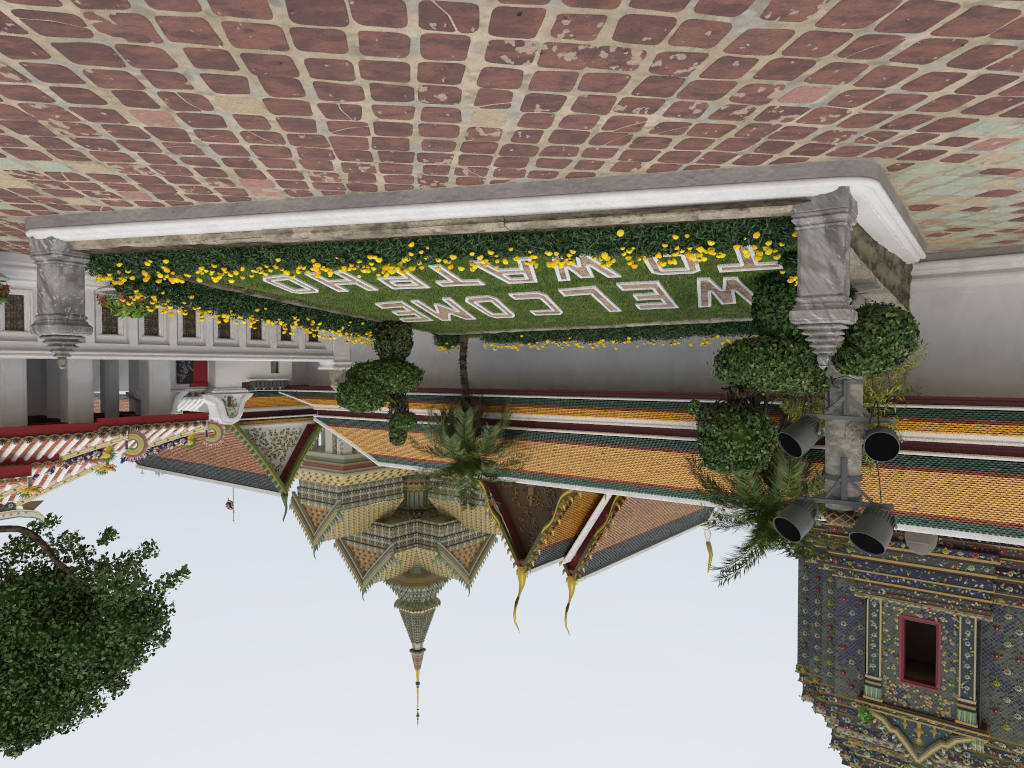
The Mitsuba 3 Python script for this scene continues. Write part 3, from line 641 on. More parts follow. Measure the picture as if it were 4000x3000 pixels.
for (pts, rad) in (([(1540, 1250, 0), (1532, 1330, .05), (1545, 1400, 0), (1550, 1480, 0), (1552, 1560, 0), (1560, 1650, 0), (1550, 1730, 0)], .055), ([(1520, 1250, .05), (1505, 1330, 0), (1490, 1420, 0), (1460, 1500, 0)], .04), ([(1560, 1252, 0), (1575, 1340, .05), (1570, 1420, 0), (1580, 1520, 0)], .035)):
    g.tube([tp(*p) for p in pts], np.linspace(rad, rad * .4, len(pts)), 7, WHITE)
twigs(g, tp(1540, 1270), tp(1535, 1410), 26, .10, .012, 1); twigs(g, tp(1550, 1540), tp(1552, 1650), 26, .07, .010, 2); twigs(g, tp(1545, 1300, -.15), tp(1550, 1390, -.2), 14, .08, .009, 6)
put('trunk', g, 'mat_rock:bark', parent=key, smooth=True)
clump(key, tp(1537, 1325), .33, .30, .40, 2600, .06, cols=BR + TG[:2] + TG[3:4], core=False, seed=1)
clump(key, tp(1502, 1468), .65, .52, .32, 7000, .055, power=2.0, seed=2, flat=.9)
clump(key, tp(1428, 1538, -.25), .42, .42, .30, 5200, .055, seed=3)
clump(key, tp(1556, 1600), .17, .16, .30, 900, .055, cols=BR, core=False, seed=4)
clump(key, tp(1574, 1645), .23, .2, .17, 1500, .06, core=False, seed=5)
clump(key, tp(1553, 1695), .15, .14, .20, 1000, .055, cols=TG + BR[:2], core=False, seed=6)

key = thing('clipped_tree', 'large clipped tree with several leafy pads beside the lamp pole', 'topiary tree', 'trees clipped into pads')
c0 = W(2.099, 3.462, lawn_z(2.1, 3.46)); k1 = c0[1] / 2660
def tp(u, v, dy=0.0): return A_([c0[0] - (u - 3020) * k1, c0[1] + dy, c0[2] + (v - 1080) * k1])
g = G()
for pts, rad in (([(3040, 1070, 0), (3030, 1200, 0), (3060, 1320, 0), (3040, 1430, 0), (2985, 1530, .05), (2930, 1620, .05), (2890, 1720, 0)], .085), ([(3010, 1070, .05), (3080, 1250, .1), (3140, 1380, .1), (3120, 1470, .05), (3080, 1540, 0)], .06), ([(3060, 1080, 0), (3160, 1230, -.1), (3260, 1300, -.15), (3380, 1340, -.2)], .06),
                 ([(2990, 1470, -.05), (2996, 1560, -.02), (2985, 1660, .0), (2975, 1740, .05)], .028), ([(2950, 1520, 0), (2955, 1600, 0), (2940, 1690, .05)], .03), ([(2900, 1530, -.05), (2880, 1590, 0), (2860, 1640, 0)], .05)):
    g.tube([tp(*p) for p in pts], np.linspace(rad, rad * .45, len(pts)), 8, WHITE)
twigs(g, tp(3100, 1430, -.12), tp(3140, 1530, -.1), 40, .11, .010, 3); twigs(g, tp(2900, 1520), tp(2890, 1640), 46, .09, .011, 4); twigs(g, tp(3330, 1260, -.2), tp(3380, 1330, -.25), 40, .12, .008, 5)
put('trunk', g, 'mat_rock:bark', parent=key, smooth=True)
clump(key, tp(3055, 1205, -.05), .30, .34, .42, 5200, .058, seed=11, cols=TG[:2] + TG[3:4] + [(.016, .045, .012)])
clump(key, tp(3005, 1420, -.02), .55, .46, .29, 9000, .050, seed=12, power=2.1)
clump(key, tp(3140, 1500, .02), .27, .26, .12, 1500, .046, seed=13, cols=TG + BR, core=False)
clump(key, tp(3382, 1318, -.28), .32, .36, .33, 4200, .052, seed=14, power=2.2, cols=TG + TG + BR[:2])
clump(key, tp(3330, 1405, -.25), .26, .3, .16, 2400, .050, seed=18)
clump(key, tp(2882, 1705, .04), .38, .36, .30, 5200, .05, seed=15, power=3.0, cols=TG + BR[2:])
clump(key, tp(2872, 1810, .04), .31, .3, .10, 1700, .05, seed=19, core=False)
clump(key, tp(2800, 1620, .04), .20, .18, .12, 700, .05, seed=16, cols=BR, core=False)
clump(key, tp(2722, 1592, .04), .06, .06, .08, 160, .05, seed=17, core=False)

# ================================================================ palms
def frond(g, o, az, el, L, droop, n, cols, rr, ll=.30, w=.0075):
    t = np.linspace(0, 1, 12); d = A_([math.cos(az), math.sin(az), 0])
    a = el - droop * t; step = L / 11
    P = [A_(o, float)]
    for k in range(11): P.append(P[-1] + step * (d * math.cos(a[k]) + UP * math.sin(a[k])))
    P = A_(P); g.tube(P, np.linspace(.010, .003, 12), 4, A_(cols[0]) * 1.3, False)
    s = rr.uniform(.12, 1, n); side = np.where(np.arange(n) % 2, 1, -1)
    base = np.stack([np.interp(s * 11, np.arange(12), P[:, k]) for k in range(3)], 1)
    tan = np.stack([np.interp(s * 11, np.arange(11) + .5, np.diff(P, axis=0)[:, k]) for k in range(3)], 1); tan /= np.linalg.norm(tan, axis=1, keepdims=True)
    lat = np.cross(tan, UP) + 1e-6; lat /= np.linalg.norm(lat, axis=1, keepdims=True)
    upv = np.cross(lat, tan)
    dirv = tan * rr.uniform(.55, .95, (n, 1)) + lat * side[:, None] * rr.uniform(.6, 1.0, (n, 1)) + upv * rr.uniform(-.15, .45, (n, 1)); dirv /= np.linalg.norm(dirv, axis=1, keepdims=True)
    l = ll * (1 - .45 * s)[:, None] * rr.uniform(.7, 1.15, (n, 1)); sag = -UP * (l * .18)
    mid = base + dirv * l * .5; tip = base + dirv * l + sag
    wv = np.cross(dirv, upv); wv /= np.linalg.norm(wv, axis=1, keepdims=True); wv *= w
    V = np.stack([base, mid - wv, mid + wv, tip], 1).reshape(-1, 3)
    f = (np.arange(n)[:, None, None] * 4 + A_([[0, 1, 2], [1, 3, 2]])[None]).reshape(-1, 3)
    c = A_(cols)[rr.integers(len(cols), size=n)] * rr.uniform(.75, 1.25, (n, 1)); g.add(V, f, np.repeat(c, 4, 0))
PG = [(.085, .15, .034), (.12, .19, .048), (.06, .12, .03), (.19, .235, .055), (.15, .17, .045)]
PB = [(.11, .075, .035), (.15, .10, .05), (.07, .05, .03)]
def palm(txt, trunk, rad, L, nf, seed, low=-1.2, sk=16):
    rr = np.random.default_rng(seed); key = thing('palm', txt, 'palm', 'slender palms behind the lawn')
    p = A_(trunk, float); tt = np.linspace(0, 1, 30); pp = np.stack([np.interp(tt, np.linspace(0, 1, len(p)), p[:, k]) for k in range(3)], 1)
    g = G(); rd = np.interp(tt, [0, .06, 1], [rad * 1.5, rad, rad * .95]) * (1 + .12 * (np.arange(30) % 2)); g.tube(pp, rd, 10, WHITE)
    for k in range(240):                                       # old leaf bases
        i = rr.integers(2, 29); a = rr.random() * 6.3; o = pp[i] + A_([math.cos(a), math.sin(a), 0]) * rad * .9
        g.tube([o, o + A_([math.cos(a) * .03, math.sin(a) * .03, .035])], [.014, .004], 4, WHITE, False)
    put('trunk', g, 'mat_rock:bark', parent=key, smooth=40)
    top = pp[-1]
    for k in range(nf):
        f_ = k / nf; g = G(); el = 1.45 - 1.75 * f_ + rr.normal(0, .12)
        frond(g, top + UP * rr.uniform(-.05, .08), k * 2.4 + rr.normal(0, .2), el, L * rr.uniform(.8, 1.1), 1.25 + .35 * f_, 210, PG, rr, ll=L * .30)
        put('frond', g, 'mat_leaf', parent=key)
    g = G()
    for k in range(sk): frond(g, top - UP * .08, rr.random() * 6.3, -.75 - .5 * rr.random(), L * rr.uniform(.5, .8), .6, 70, PB, rr, ll=L * .2, w=.006)
    put('dead_fronds', g, 'mat_leaf', parent=key, text='hanging skirt of dead brown fronds')
pb = W(8.66, .92, .86); k1 = pb[1] / 2660
def pp_(u, v, dy=0): return A_([-(u - 2000) * k1, pb[1] + dy, 1.6 + (v - 1440) * k1])
palm('small palm with a thin dark trunk beside the smaller clipped tree', [pp_(1815, 1305), pp_(1808, 1400), pp_(1812, 1470), pp_(1822, 1560), pp_(1829, 1660), pp_(1832, 1760)], .065, 1.32, 40, 3, sk=24)
g = G(); rr = np.random.default_rng(8)
P = pb + rr.normal(0, 1, (1500, 3)) * A_([.16, .16, .0]); P[:, 2] = .88 + .12 * rr.random(1500) * np.exp(-((P[:, 0] - pb[0]) ** 2 + (P[:, 1] - pb[1]) ** 2) * 12)
v, f, c = leaves(P, np.tile(UP, (1500, 1)), .07, .12, PG, rr, 1.2, .1); put('grass_tuft', G().add(v, f, c), 'mat_leaf', kind='stuff', text='grassy tuft round the foot of the small palm', cat='grass')
pb = W(2.62, .80, .7); k1 = pb[1] / 2660
palm('taller shaggy palm leaning behind the large clipped tree and the floodlights', [pp_(3110, 1180), pp_(3100, 1400), pp_(3085, 1560), pp_(3060, 1720), pp_(3040, 1850), pp_(3025, 1940)], .075, 1.34, 42, 4, sk=24)

# ================================================================ bamboo
key = thing('bamboo', 'thin yellow-green bamboo against the wall, behind the lamp pole', 'bamboo')
rr = np.random.default_rng(6); k1 = 9.0 / 2660
def bp(u, v, dy=0): return A_([-(u - 2000) * k1, 9.0 + dy, 1.6 + (v - 1440) * k1])
allp = []
for c_ in ([(3455, 960), (3458, 1275), (3475, 1400), (3505, 1530), (3530, 1640)], [(3425, 960), (3424, 1350), (3425, 1480), (3424, 1640), (3430, 1760)], [(3395, 960), (3396, 1430), (3398, 1600), (3392, 1820)], [(3370, 960), (3371, 1420), (3375, 1620), (3385, 1850)]):
    P = A_([bp(u, v, .05 * k) for k, (u, v) in enumerate(c_)]); g = G(); g.tube(P, np.linspace(.012, .004, len(P)), 6, (.20, .13, .03))
    for k in range(7): q = P[1] + (P[3] - P[1]) * (k + .5) / 7; g.tube([q - UP * .005, q + UP * .005], [.014, .014], 6, (.12, .08, .03))
    put('culm', g, 'mat_satin', parent=key); allp.append(P)
g = G(); LP, LN = [], []
for P in allp + [A_([bp(3330, 1500), bp(3300, 1560), bp(3250, 1600), bp(3200, 1620), bp(3120, 1600)])] * 2:
    for k in range(26):
        t = rr.uniform(.42, 1.0); m_ = len(P) - 1; i = min(m_ - 1, int(t * m_)); q = P[i] + (P[i + 1] - P[i]) * (t * m_ - i)
        an = rr.random() * 6.3; d = A_([math.cos(an) * .5, math.sin(an) * .3, 0]) * rr.uniform(.35, 1.1); b = [q + d * s + UP * (.16 * s - .30 * s * s) for s in np.linspace(0, 1, 6)]
        g.tube(b, np.linspace(.004, .0012, 6), 4, (.15, .13, .03), False)
        for m in range(34): s = rr.uniform(.3, 1.0); LP.append(q + d * s + UP * (.16 * s - .30 * s * s) + rr.normal(0, .035, 3)); LN.append([0, 0, .4] + rr.normal(0, .4, 3))
put('twigs', g, 'mat_satin', parent=key)
v, f, c = leaves(A_(LP), A_(LN), .10, .13, [(.26, .33, .04), (.36, .40, .06), (.18, .25, .04), (.42, .40, .08)], rr, .5, .08, droop=.5)
put('leaves', G().add(v, f, c), 'mat_leaf', parent=key, kind='stuff')

# ================================================================ lamp pole with brackets and floodlights
PO = W(1.67, 2.1); kp = PO[1] / 2660
def lp(u, v, dy=0.0): return A_([-(u - 2000) / 2660 * (PO[1] + dy), PO[1] + dy, 1.6 + (v - 1440) * (PO[1] + dy) / 2660])
def zz(v): return 1.6 + (v - 1440) * kp
PC = lp(3297, 1500); PX, PYY = PC[0], PC[1]
key = thing('lamp_pole', 'round granite pole with a red and gold bulb top and two steel brackets', 'lamp pole')
Mz = trs((PX, PYY, 0))
g = G(); g.lathe([(.215, .5), (.21, zz(1430)), (.205, zz(1640)), (.20, zz(1730)), (.192, zz(1960)), (.188, zz(1985))], 32, WHITE, Mz); put('shaft', g, 'mat_rock:granite', parent=key, smooth=40)
g = G(); k8 = np.arange(8) * np.pi / 4 + np.pi / 8
Mf = frame(lp(3318, 1683, -.225), (1, .0, 0), None, (0, 0, 1)); oct_ = Polygon([(.15 * math.cos(a), .15 * math.sin(a)) for a in k8])
Mo = frame(A_([lp(3318, 1683)[0], PYY - .182, zz(1683)]), [1, .06, 0]); R_ = trs((0, 0, 0), 0, 1, math.pi / 2)
g.prism(oct_, 0, .04, WHITE, Mo @ R_)
for k in range(8):
    a = k * np.pi / 4; g.prism(affinity.rotate(affinity.translate(affinity.scale(Point(0, 0).buffer(.028, 4), 1.3, .8), .062), k * 45, origin=(0, 0)), .04, .052, WHITE, Mo @ R_)
    g.prism(affinity.rotate(affinity.translate(affinity.scale(Point(0, 0).buffer(.02, 4), 1.2, .8), .105), k * 45 + 22, origin=(0, 0)), .04, .048, WHITE, Mo @ R_)
g.prism(Point(0, 0).buffer(.025, 6), .04, .058, WHITE, Mo @ R_)
put('carved_rosette', g, 'mat_rock:granite', parent=key)
g = G(); zb = zz(1986)
g.lathe([(.17, zb - .004), (.165, zb + .035)], 24, (.05, .045, .04), Mz)
bulb = [(.155, zb + .03), (.20, zb + .045), (.213, zb + .08), (.208, zb + .12), (.18, zb + .165), (.12, zb + .20), (.0, zb + .215)]
g.lathe(bulb, 28, (.075, .014, .016), Mz); put('bulb_top', g, 'mat_gloss', parent=key, smooth=60)
g = G(); br_, bz = A_(bulb)[:, 0], A_(bulb)[:, 1]
for k in range(10):
    for sg in (-1, 1):
        zq = np.linspace(zb + .036, zb + .185, 12); a = k * 2 * np.pi / 10 + sg * np.linspace(0, 1.05, 12); rq = np.interp(zq, bz, br_) + .002
        g.tube(np.stack([PX + rq * np.cos(a), PYY + rq * np.sin(a), zq], 1), .008, 5, (.42, .24, .05), False)
put('gold_lattice', g, 'mat_gloss', parent=key)
STEEL, DSTEEL = (.17, .18, .185), (.105, .11, .12)
for (vc, vp0, col, uL, uR, vL, vR, dz) in ((1632, 1484, STEEL, 3135, 3500, 1622, 1646, 0), (1965, 1778, DSTEEL, 3125, 3496, 1948, 1984, 0)):
    g = G(); yb = -.235
    a, b = lp(uL, vL, .10 + yb), lp(uR, vR, -.12 + yb); M = frame(a, b - a); L = np.linalg.norm(b - a)
    g.box([0, -.025, -.028], [L, .025, .028], col, M, .004)
    plate = lp(3308 if vc < 1700 else 3302, vc, yb); z0 = zz(vp0); zc = zz(vc - (4 if vc < 1700 else 0))
    g.box([plate[0] - .036, plate[1] - .012, z0], [plate[0] + .036, plate[1] + .02, zc - .024], col, None, .004)
    if vc < 1700: g.box([plate[0] - .012, plate[1] - .02, z0 + .02], [plate[0] + .012, plate[1] - .011, zc - .03], A_(col) * .8)
    for sgn, du in ((-1, 82 if vc < 1700 else 78), (1, 100 if vc < 1700 else 110)):
        q0 = A_([plate[0] - sgn * .03, plate[1], z0 + (.20 if vc < 1700 else .24)]); s_ = (3308 + sgn * du - uL) / (uR - uL); q1 = a + (b - a) * s_ - UP * .026
        M2 = frame(q0, q1 - q0); g.box([0, -.012, -.017 if vc > 1700 else -.024], [np.linalg.norm(q1 - q0), .012, .017 if vc > 1700 else .024], A_(col) * 1.05, M2, .003)
    for zc_ in ((z0 + .02,) if vc < 1700 else (z0 + .26, zc - .07)):
        g.lathe([(.206, zc_ - .03), (.212, zc_ - .03), (.212, zc_ + .03), (.206, zc_ + .03)], 30, A_(col) * 1.1, Mz, flat=True)
    put('bracket', g, 'mat_metal', parent=key)
def floodlight(txt, foot, ctr, axis, R, L, lit=False):
    """a drum on a bent strap: housing, rear fins, dark baffle inside, strap, bolts"""
    key = thing('floodlight', txt, 'floodlight', 'floodlights on the pole brackets')
    ax = A_(axis, float) / np.linalg.norm(axis); side = np.cross(ax, UP); side /= np.linalg.norm(side)
    M = frame(ctr, side, None, ax); c = (.15, .153, .16)
    g = G(); g.lathe([(.0, -L * .5), (R * .72, -L * .5), (R * .80, -L * .46), (R * .84, -L * .22), (R * .9, -L * .2), (R * .93, -L * .12), (R * .96, -L * .11), (R * .97, .0), (R * .99, .01), (R, L * .5), (R * .965, L * .5), (R * .95, L * .12), (R * .9, L * .02), (0, L * .0)], 40, c, M, flat=False)
    put('housing', g, 'mat_metal', parent=key, smooth=30)
    g = G(); g.lathe([(R * .945, L * .46), (R * .93, L * .1), (R * .0, L * .09)], 32, (.006, .006, .007), M)
    g.box([-R * .93, -.003, L * .1], [R * .93, .003, L * .26], (.012, .012, .013), M); g.box([-.003, -R * .93, L * .1], [.003, R * .93, L * .26], (.012, .012, .013), M)
    put('baffle', g, 'mat_matte', parent=key)
    if lit:
        for k, (x, y) in enumerate([(-.6, .45), (-.3, .5), (0, .52), (.3, .5), (.6, .45), (-.45, .2), (-.15, .24), (.15, .24), (.45, .2), (-.4, -.4), (.4, -.4), (0, -.45)]):
            s = trimesh.creation.icosphere(subdivisions=2, radius=R * .15); g = G().add(A_(s.vertices) + A_([x * R, y * R, L * .16]), s.faces, (.55, .56, .60), M); put('lens', g, 'mat_gloss', parent=key, smooth=True)
    g = G()
    for k in range(26):
        a = k * 2 * np.pi / 26; g.box([R * .70, -.006, -L * .48], [R * .90, .006, -L * .20], c, M @ trs((0, 0, 0), a))
    put('cooling_fins', g, 'mat_metal', parent=key)
    g = G(); foot = A_(foot, float); pv_ = ctr - ax * L * .22
    for sg in (-1, 1):
        p1 = pv_ + side * sg * R * 1.06; mid = (foot + p1) / 2 + side * sg * R * .42
        P = [foot + side * sg * .0, foot + side * sg * R * .5 + UP * .006, mid, p1 + (p1 - mid) * -.2, p1]
        tq = np.linspace(0, 1, 12); P = A_([[np.interp(t, np.linspace(0, 1, 5), A_(P)[:, k]) for k in range(3)] for t in tq])
        P[1:-1] = (P[:-2] + P[1:-1] * 2 + P[2:]) / 4; tn = np.gradient(P, axis=0); tn /= np.linalg.norm(tn, axis=1, keepdims=True); wd = np.cross(tn, side); wd /= np.linalg.norm(wd, axis=1, keepdims=True); wd = np.tile(np.cross(side, (foot - pv_) / np.linalg.norm(foot - pv_)), (12, 1)) * .02
        nn = np.cross(tn, wd); nn = nn / np.linalg.norm(nn, axis=1, keepdims=True) * .003
        sweep(g, [P - wd - nn, P + wd - nn, P + wd + nn, P - wd + nn, P - wd - nn], None, (.14, .143, .15))
        Mb = frame(p1 + side * sg * .004, ax, None, side * sg); g.lathe([(.024, 0), (.024, .008), (.012, .009), (.012, .018), (0, .018)], 10, (.35, .35, .36), Mb)
    put('strap', g, 'mat_metal', parent=key)
R_l = 59 * kp * .98
floodlight('dark grey floodlight on the lower bracket, its drum tipped away beside the palm trunk', lp(3178, 1630, -.16), lp(3132, 1702, -.20), [.86, -.32, .56], R_l, .41)
floodlight('floodlight on the lower bracket facing the viewer, its lenses and cross baffle showing', lp(3452, 1648, -.36), lp(3448, 1728, -.42), [.46, -.82, .20], R_l, .36, True)
floodlight('dark grey floodlight on the upper bracket, half behind palm fronds', lp(3168, 1958, -.16), lp(3118, 2032, -.20), [.80, -.45, .55], R_l * 1.02, .40)
floodlight('dark grey floodlight on the upper bracket, next to the roof ridge', lp(3452, 1988, -.36), lp(3420, 2072, -.42), [.62, -.45, .68], R_l * 1.10, .42)
def cable(pts, txt, rad=.008):
    p = A_(pts, float); t = np.linspace(0, len(p) - 1, 8 * len(p)); q = np.stack([np.interp(t, np.arange(len(p)), p[:, k]) for k in range(3)], 1)
    for _ in range(10): q[1:-1] = (q[:-2] + q[1:-1] * 2 + q[2:]) / 4
    g = G(); g.tube(q, rad, 6, (.012, .012, .013)); put('cable', g, 'mat_satin', smooth=True, text=txt, cat='cable')
cable([lp(3140, 1660, -.3), lp(3134, 1610, -.3), lp(3150, 1562, -.3), lp(3180, 1560, -.3), lp(3210, 1600, -.28), lp(3235, 1592, -.26)], 'black cable looping below the lower bracket to the drum beside the palm trunk')
cable([lp(3147, 1655, -.32), lp(3146, 1600, -.32), lp(3165, 1572, -.32), lp(3195, 1580, -.3), lp(3240, 1605, -.27)], 'thinner black cable inside the larger loop below the lower bracket', .006)
cable([lp(3240, 1592, -.26), lp(3236, 1520, -.26), lp(3226, 1475, -.2)], 'black cable running up from the clipped tree to the lower bracket', .012)
cable([lp(3275, 1516, -.22), lp(3255, 1505, -.24), lp(3246, 1470, -.22)], 'short thick black cable curving off the pole above the clipped tree', .012)
cable([lp(3398, 1655, -.36), lp(3420, 1570, -.36), lp(3428, 1566, -.38), lp(3432, 1600, -.38), lp(3434, 1668, -.42)], 'black cable loop rising behind the lower bracket to the lit drum')
cable([lp(3425, 1790, -.40), lp(3440, 1870, -.38), lp(3448, 1965, -.36)], 'black cable hanging between the two brackets on the chedi side', .006)
cable([lp(3152, 1770, -.22), lp(3152, 1950, -.18)], 'black cable hanging between the two brackets on the palm side', .006)

# ================================================================ tiled roofs
ORANGE, GREEN, BROWN = (.70, .345, .055), (.036, .080, .058), (.24, .068, .042)
def tile_rows(key_parent, curve, a0, a1, w, h, bands, put_at, clip=None, nparts=0, seed=0, camber=.010, jitter=.06):
    """rows of fish-scale tiles along a roof slope. curve: (x, z) of the slope from the eave up; put_at(a, x, z) -> world points"""
    rr = np.random.default_rng(seed); cv = A_(curve, float); sl = np.r_[0, np.cumsum(np.linalg.norm(np.diff(cv, axis=0), axis=1))]; L = sl[-1]
    nr, nc = int(L / h), int((a1 - a0) / w)
    R_, C_ = np.meshgrid(np.arange(nr), np.arange(nc + 1), indexing='ij'); R_, C_ = R_.ravel(), C_.ravel()
    ac = a0 + (C_ + .5 * (R_ % 2)) * w; l0 = R_ * h
    ok = np.ones(len(ac), bool) if clip is None else clip(ac, l0 / L)
    ac, l0 = ac[ok], l0[ok]; n = len(ac)
    ox = A_([-.5, -.5, -.36, -.14, .14, .36, .5, .5]) * w * .94; ou = A_([1.6, .42, .14, .0, .0, .14, .42, 1.6]) * h
    lift = .24 * h * (1 - ou / (1.6 * h)) + camber * (1 - (2 * ox / w) ** 2) + .001
    al = ac[:, None] + ox; ll = np.clip(l0[:, None] + ou - .2 * h, -.02, L)
    ll = np.where(ll < 0, ll, ll)
    x = np.interp(ll, sl, cv[:, 0]) ; z = np.interp(ll, sl, cv[:, 1])
    i = np.clip(np.searchsorted(sl, ll, side='right') - 1, 0, len(cv) - 2); d = np.diff(cv, axis=0); d /= np.linalg.norm(d, axis=1, keepdims=True)
    nx, nz = -d[i, 1], d[i, 0]; sg = np.sign(nz); nx, nz = nx * sg, nz * sg
    li = lift + rr.normal(0, .0012, (n, 1))
    top = put_at(al, x + nx * li, z + nz * li); th_ = .17 * h; low = put_at(al[:, 1:7], (x + nx * (li - th_))[:, 1:7], (z + nz * (li - th_))[:, 1:7])
    V = np.concatenate([top, top[:, 1:7], low], 1); GAP_DARK = A_([.045, .022, .012]); fan = [[0, 1, 6], [0, 6, 7], [1, 2, 5], [1, 5, 6], [2, 3, 4], [2, 4, 5]]  # rim colour: gap shadow and dirt painted on the tile edges
    rim = [q for k in range(5) for q in ([8 + k, 14 + k, 15 + k], [8 + k, 15 + k, 9 + k])]
    F = A_(fan + rim)
    e = V[:1, 1] - V[:1, 0]; q = V[:1, 6] - V[:1, 1]; nn = np.cross(e, q)[0]
    if nn[2] < 0: F = F[:, ::-1]
    fr_ = l0 / L; col = np.zeros((n, 3))
    for t, c in bands: col[fr_ >= t] = c
    col = col * (1 + rr.normal(0, jitter, (n, 1))) * (1 + rr.normal(0, .03, (n, 3))); col *= 1 + .10 * (meshkit.fbm(np.column_stack([ac * .9, l0 * 2.5, 0 * ac]), 3, 4)[:, None] - .5); old = rr.random(n); col[old < .02] *= .55; col[(old > .02) & (old < .06)] = col[(old > .02) & (old < .06)] * .8 + .06
    col = np.clip(col, .004, .9)
    dist = np.linalg.norm(V[:, 0] - EYE, axis=1); order = np.argsort(dist); ct = V.mean(1); vis = (np.abs(ct[:, 0]) < .76 * ct[:, 1])
    order = np.r_[order[vis[order]], order[~vis[order]]]
    for k in order[:nparts]: put('tile', G().add(V[k], F, np.vstack([np.tile(col[k], (8, 1)), np.tile(GAP_DARK, (12, 1))])), 'mat_gloss', parent=key_parent)
    rest = order[nparts:]
    if len(rest):
        m = len(rest); F2 = (np.arange(m)[:, None, None] * 20 + F[None]).reshape(-1, 3)
        kk = put('more_tiles' if nparts else 'tiles', G().add(V[rest].reshape(-1, 3), F2, np.concatenate([np.repeat(col[rest][:, None], 8, 1), np.tile(GAP_DARK, (m, 12, 1))], 1).reshape(-1, 3)), 'mat_gloss', parent=key_parent); label(kk, kind='stuff')
def bar(g, pts, wv, hv, col, taper=None):
    """a rectangular moulding along pts; wv, hv: its half-width and height vectors"""
    p = A_(pts, float); wv, hv = A_(wv, float), A_(hv, float)
    rows = [p - wv, p + wv, p + wv + hv, p - wv + hv, p - wv]; sweep(g, rows, None, col)
    for e in (0, -1): g.add(A_([r_[e] for r_ in rows[:4]]), [[0, 1, 2, 3]], col)
LIFT = .0050
def WG(s, d, z): return W(s, d, z + LIFT * s)
def along(key, parent, prof, s0, s1, mat, col, n=2, smooth=30, f=None):
    """a moulding with profile (d, z) run along the gallery"""
    f = f or WG
    g = G(); ss = np.linspace(s0, s1, n); sweep(g, [A_([f(s, d, z) for s in ss]) for d, z in prof], None, col)
    for e in (0, -1):
        q = A_([f(ss[e], d, z) for d, z in prof]); g.add(np.vstack([q, q.mean(0)]), [[k, (k + 1) % len(q), len(q)] for k in range(len(q))], col)
    return put(key, g, mat, parent=parent, smooth=smooth)
gal = thing('gallery', 'long white gallery with a two-tier orange and green tiled roof behind the flower bed', 'gallery building')
S0, S1 = -7.0, 15.62
along('wall', gal, [(-.12, .5), (-.12, 2.0), (-.42, 2.0), (-.42, .5)], S0, S1, 'mat_plaster', WHITE, 24)
along('plinth', gal, [(-.3, 0), (0, 0), (0, .105), (-.02, .107)], S0, S1, 'mat_rock:kerb', WHITE, 24)
tor = [(.012 + .026 * math.cos(a), .148 + .04 * math.sin(a)) for a in np.linspace(-1.5, 1.5, 7)]
along('base_moulding', gal, [(-.3, .107), (.0, .107)] + tor + [(-.012, .194), (-.012, .225), (-.03, .23), (-.04, .27), (-.055, .30), (-.03, .305), (-.03, .325), (.0, .34), (.005, .375), (-.02, .40), (-.06, .44), (-.07, .47), (-.085, .475), (-.085, .535), (-.12, .545), (-.3, .545)], S0, S1, 'mat_plaster', WHITE, 2, 25)
along('eave_board', gal, [(-.12, 1.985), (.72, 1.985), (.72, 1.955), (.79, 1.955), (.79, 1.99), (.80, 2.0), (.80, 2.05), (.80, 2.06), (-.12, 2.12)], S0, S1 - .1, 'mat_paint', DARKRED)
along('eave_gutter', gal, [(.70, 2.062), (.82, 2.062), (.845, 2.078), (.845, 2.10), (.82, 2.105), (.70, 2.115)], S0, S1 - .2, 'mat_paint', WHITE)
lo_c, up_c = [(.83, 2.108), (.58, 2.29), (.34, 2.475)], [(.36, 2.775), (.0, 3.08), (-.35, 3.41), (-.65, 3.73), (-.92, 4.03)]
along('ridge_cap', gal, [(d_ + .36, z_ - .03) for d_, z_ in ((.0, 2.46), (.0, 2.53), (-.02, 2.565), (.01, 2.575), (.01, 2.60), (-.03, 2.612), (-.2, 2.615), (-.2, 2.46))], S0, 14.60, 'mat_paint', WHITE)
along('frieze', gal, [(d_ + .36, z_ - .03) for d_, z_ in ((-.06, 2.60), (-.06, 2.66), (-.05, 2.665), (-.05, 2.70), (-.06, 2.705), (-.06, 2.755), (-.2, 2.755), (-.2, 2.6))], S0, 14.58, 'mat_paint', DARKRED)
along('upper_gutter', gal, [(d_ + .36, z_ - .03) for d_, z_ in ((-.2, 2.75), (.01, 2.75), (.035, 2.762), (.035, 2.785), (.0, 2.80), (-.2, 2.83))], S0, 14.58, 'mat_paint', WHITE)
ra_ = [(d_ + .94, z_ - .27) for d_, z_ in ((-1.80, 4.235), (-1.80, 4.30), (-1.82, 4.345), (-1.86, 4.36), (-1.92, 4.375), (-2.0, 4.375), (-2.0, 4.235))]
along('ridge', gal, ra_, S0, 13.50, 'mat_plaster', WHITE, 8)
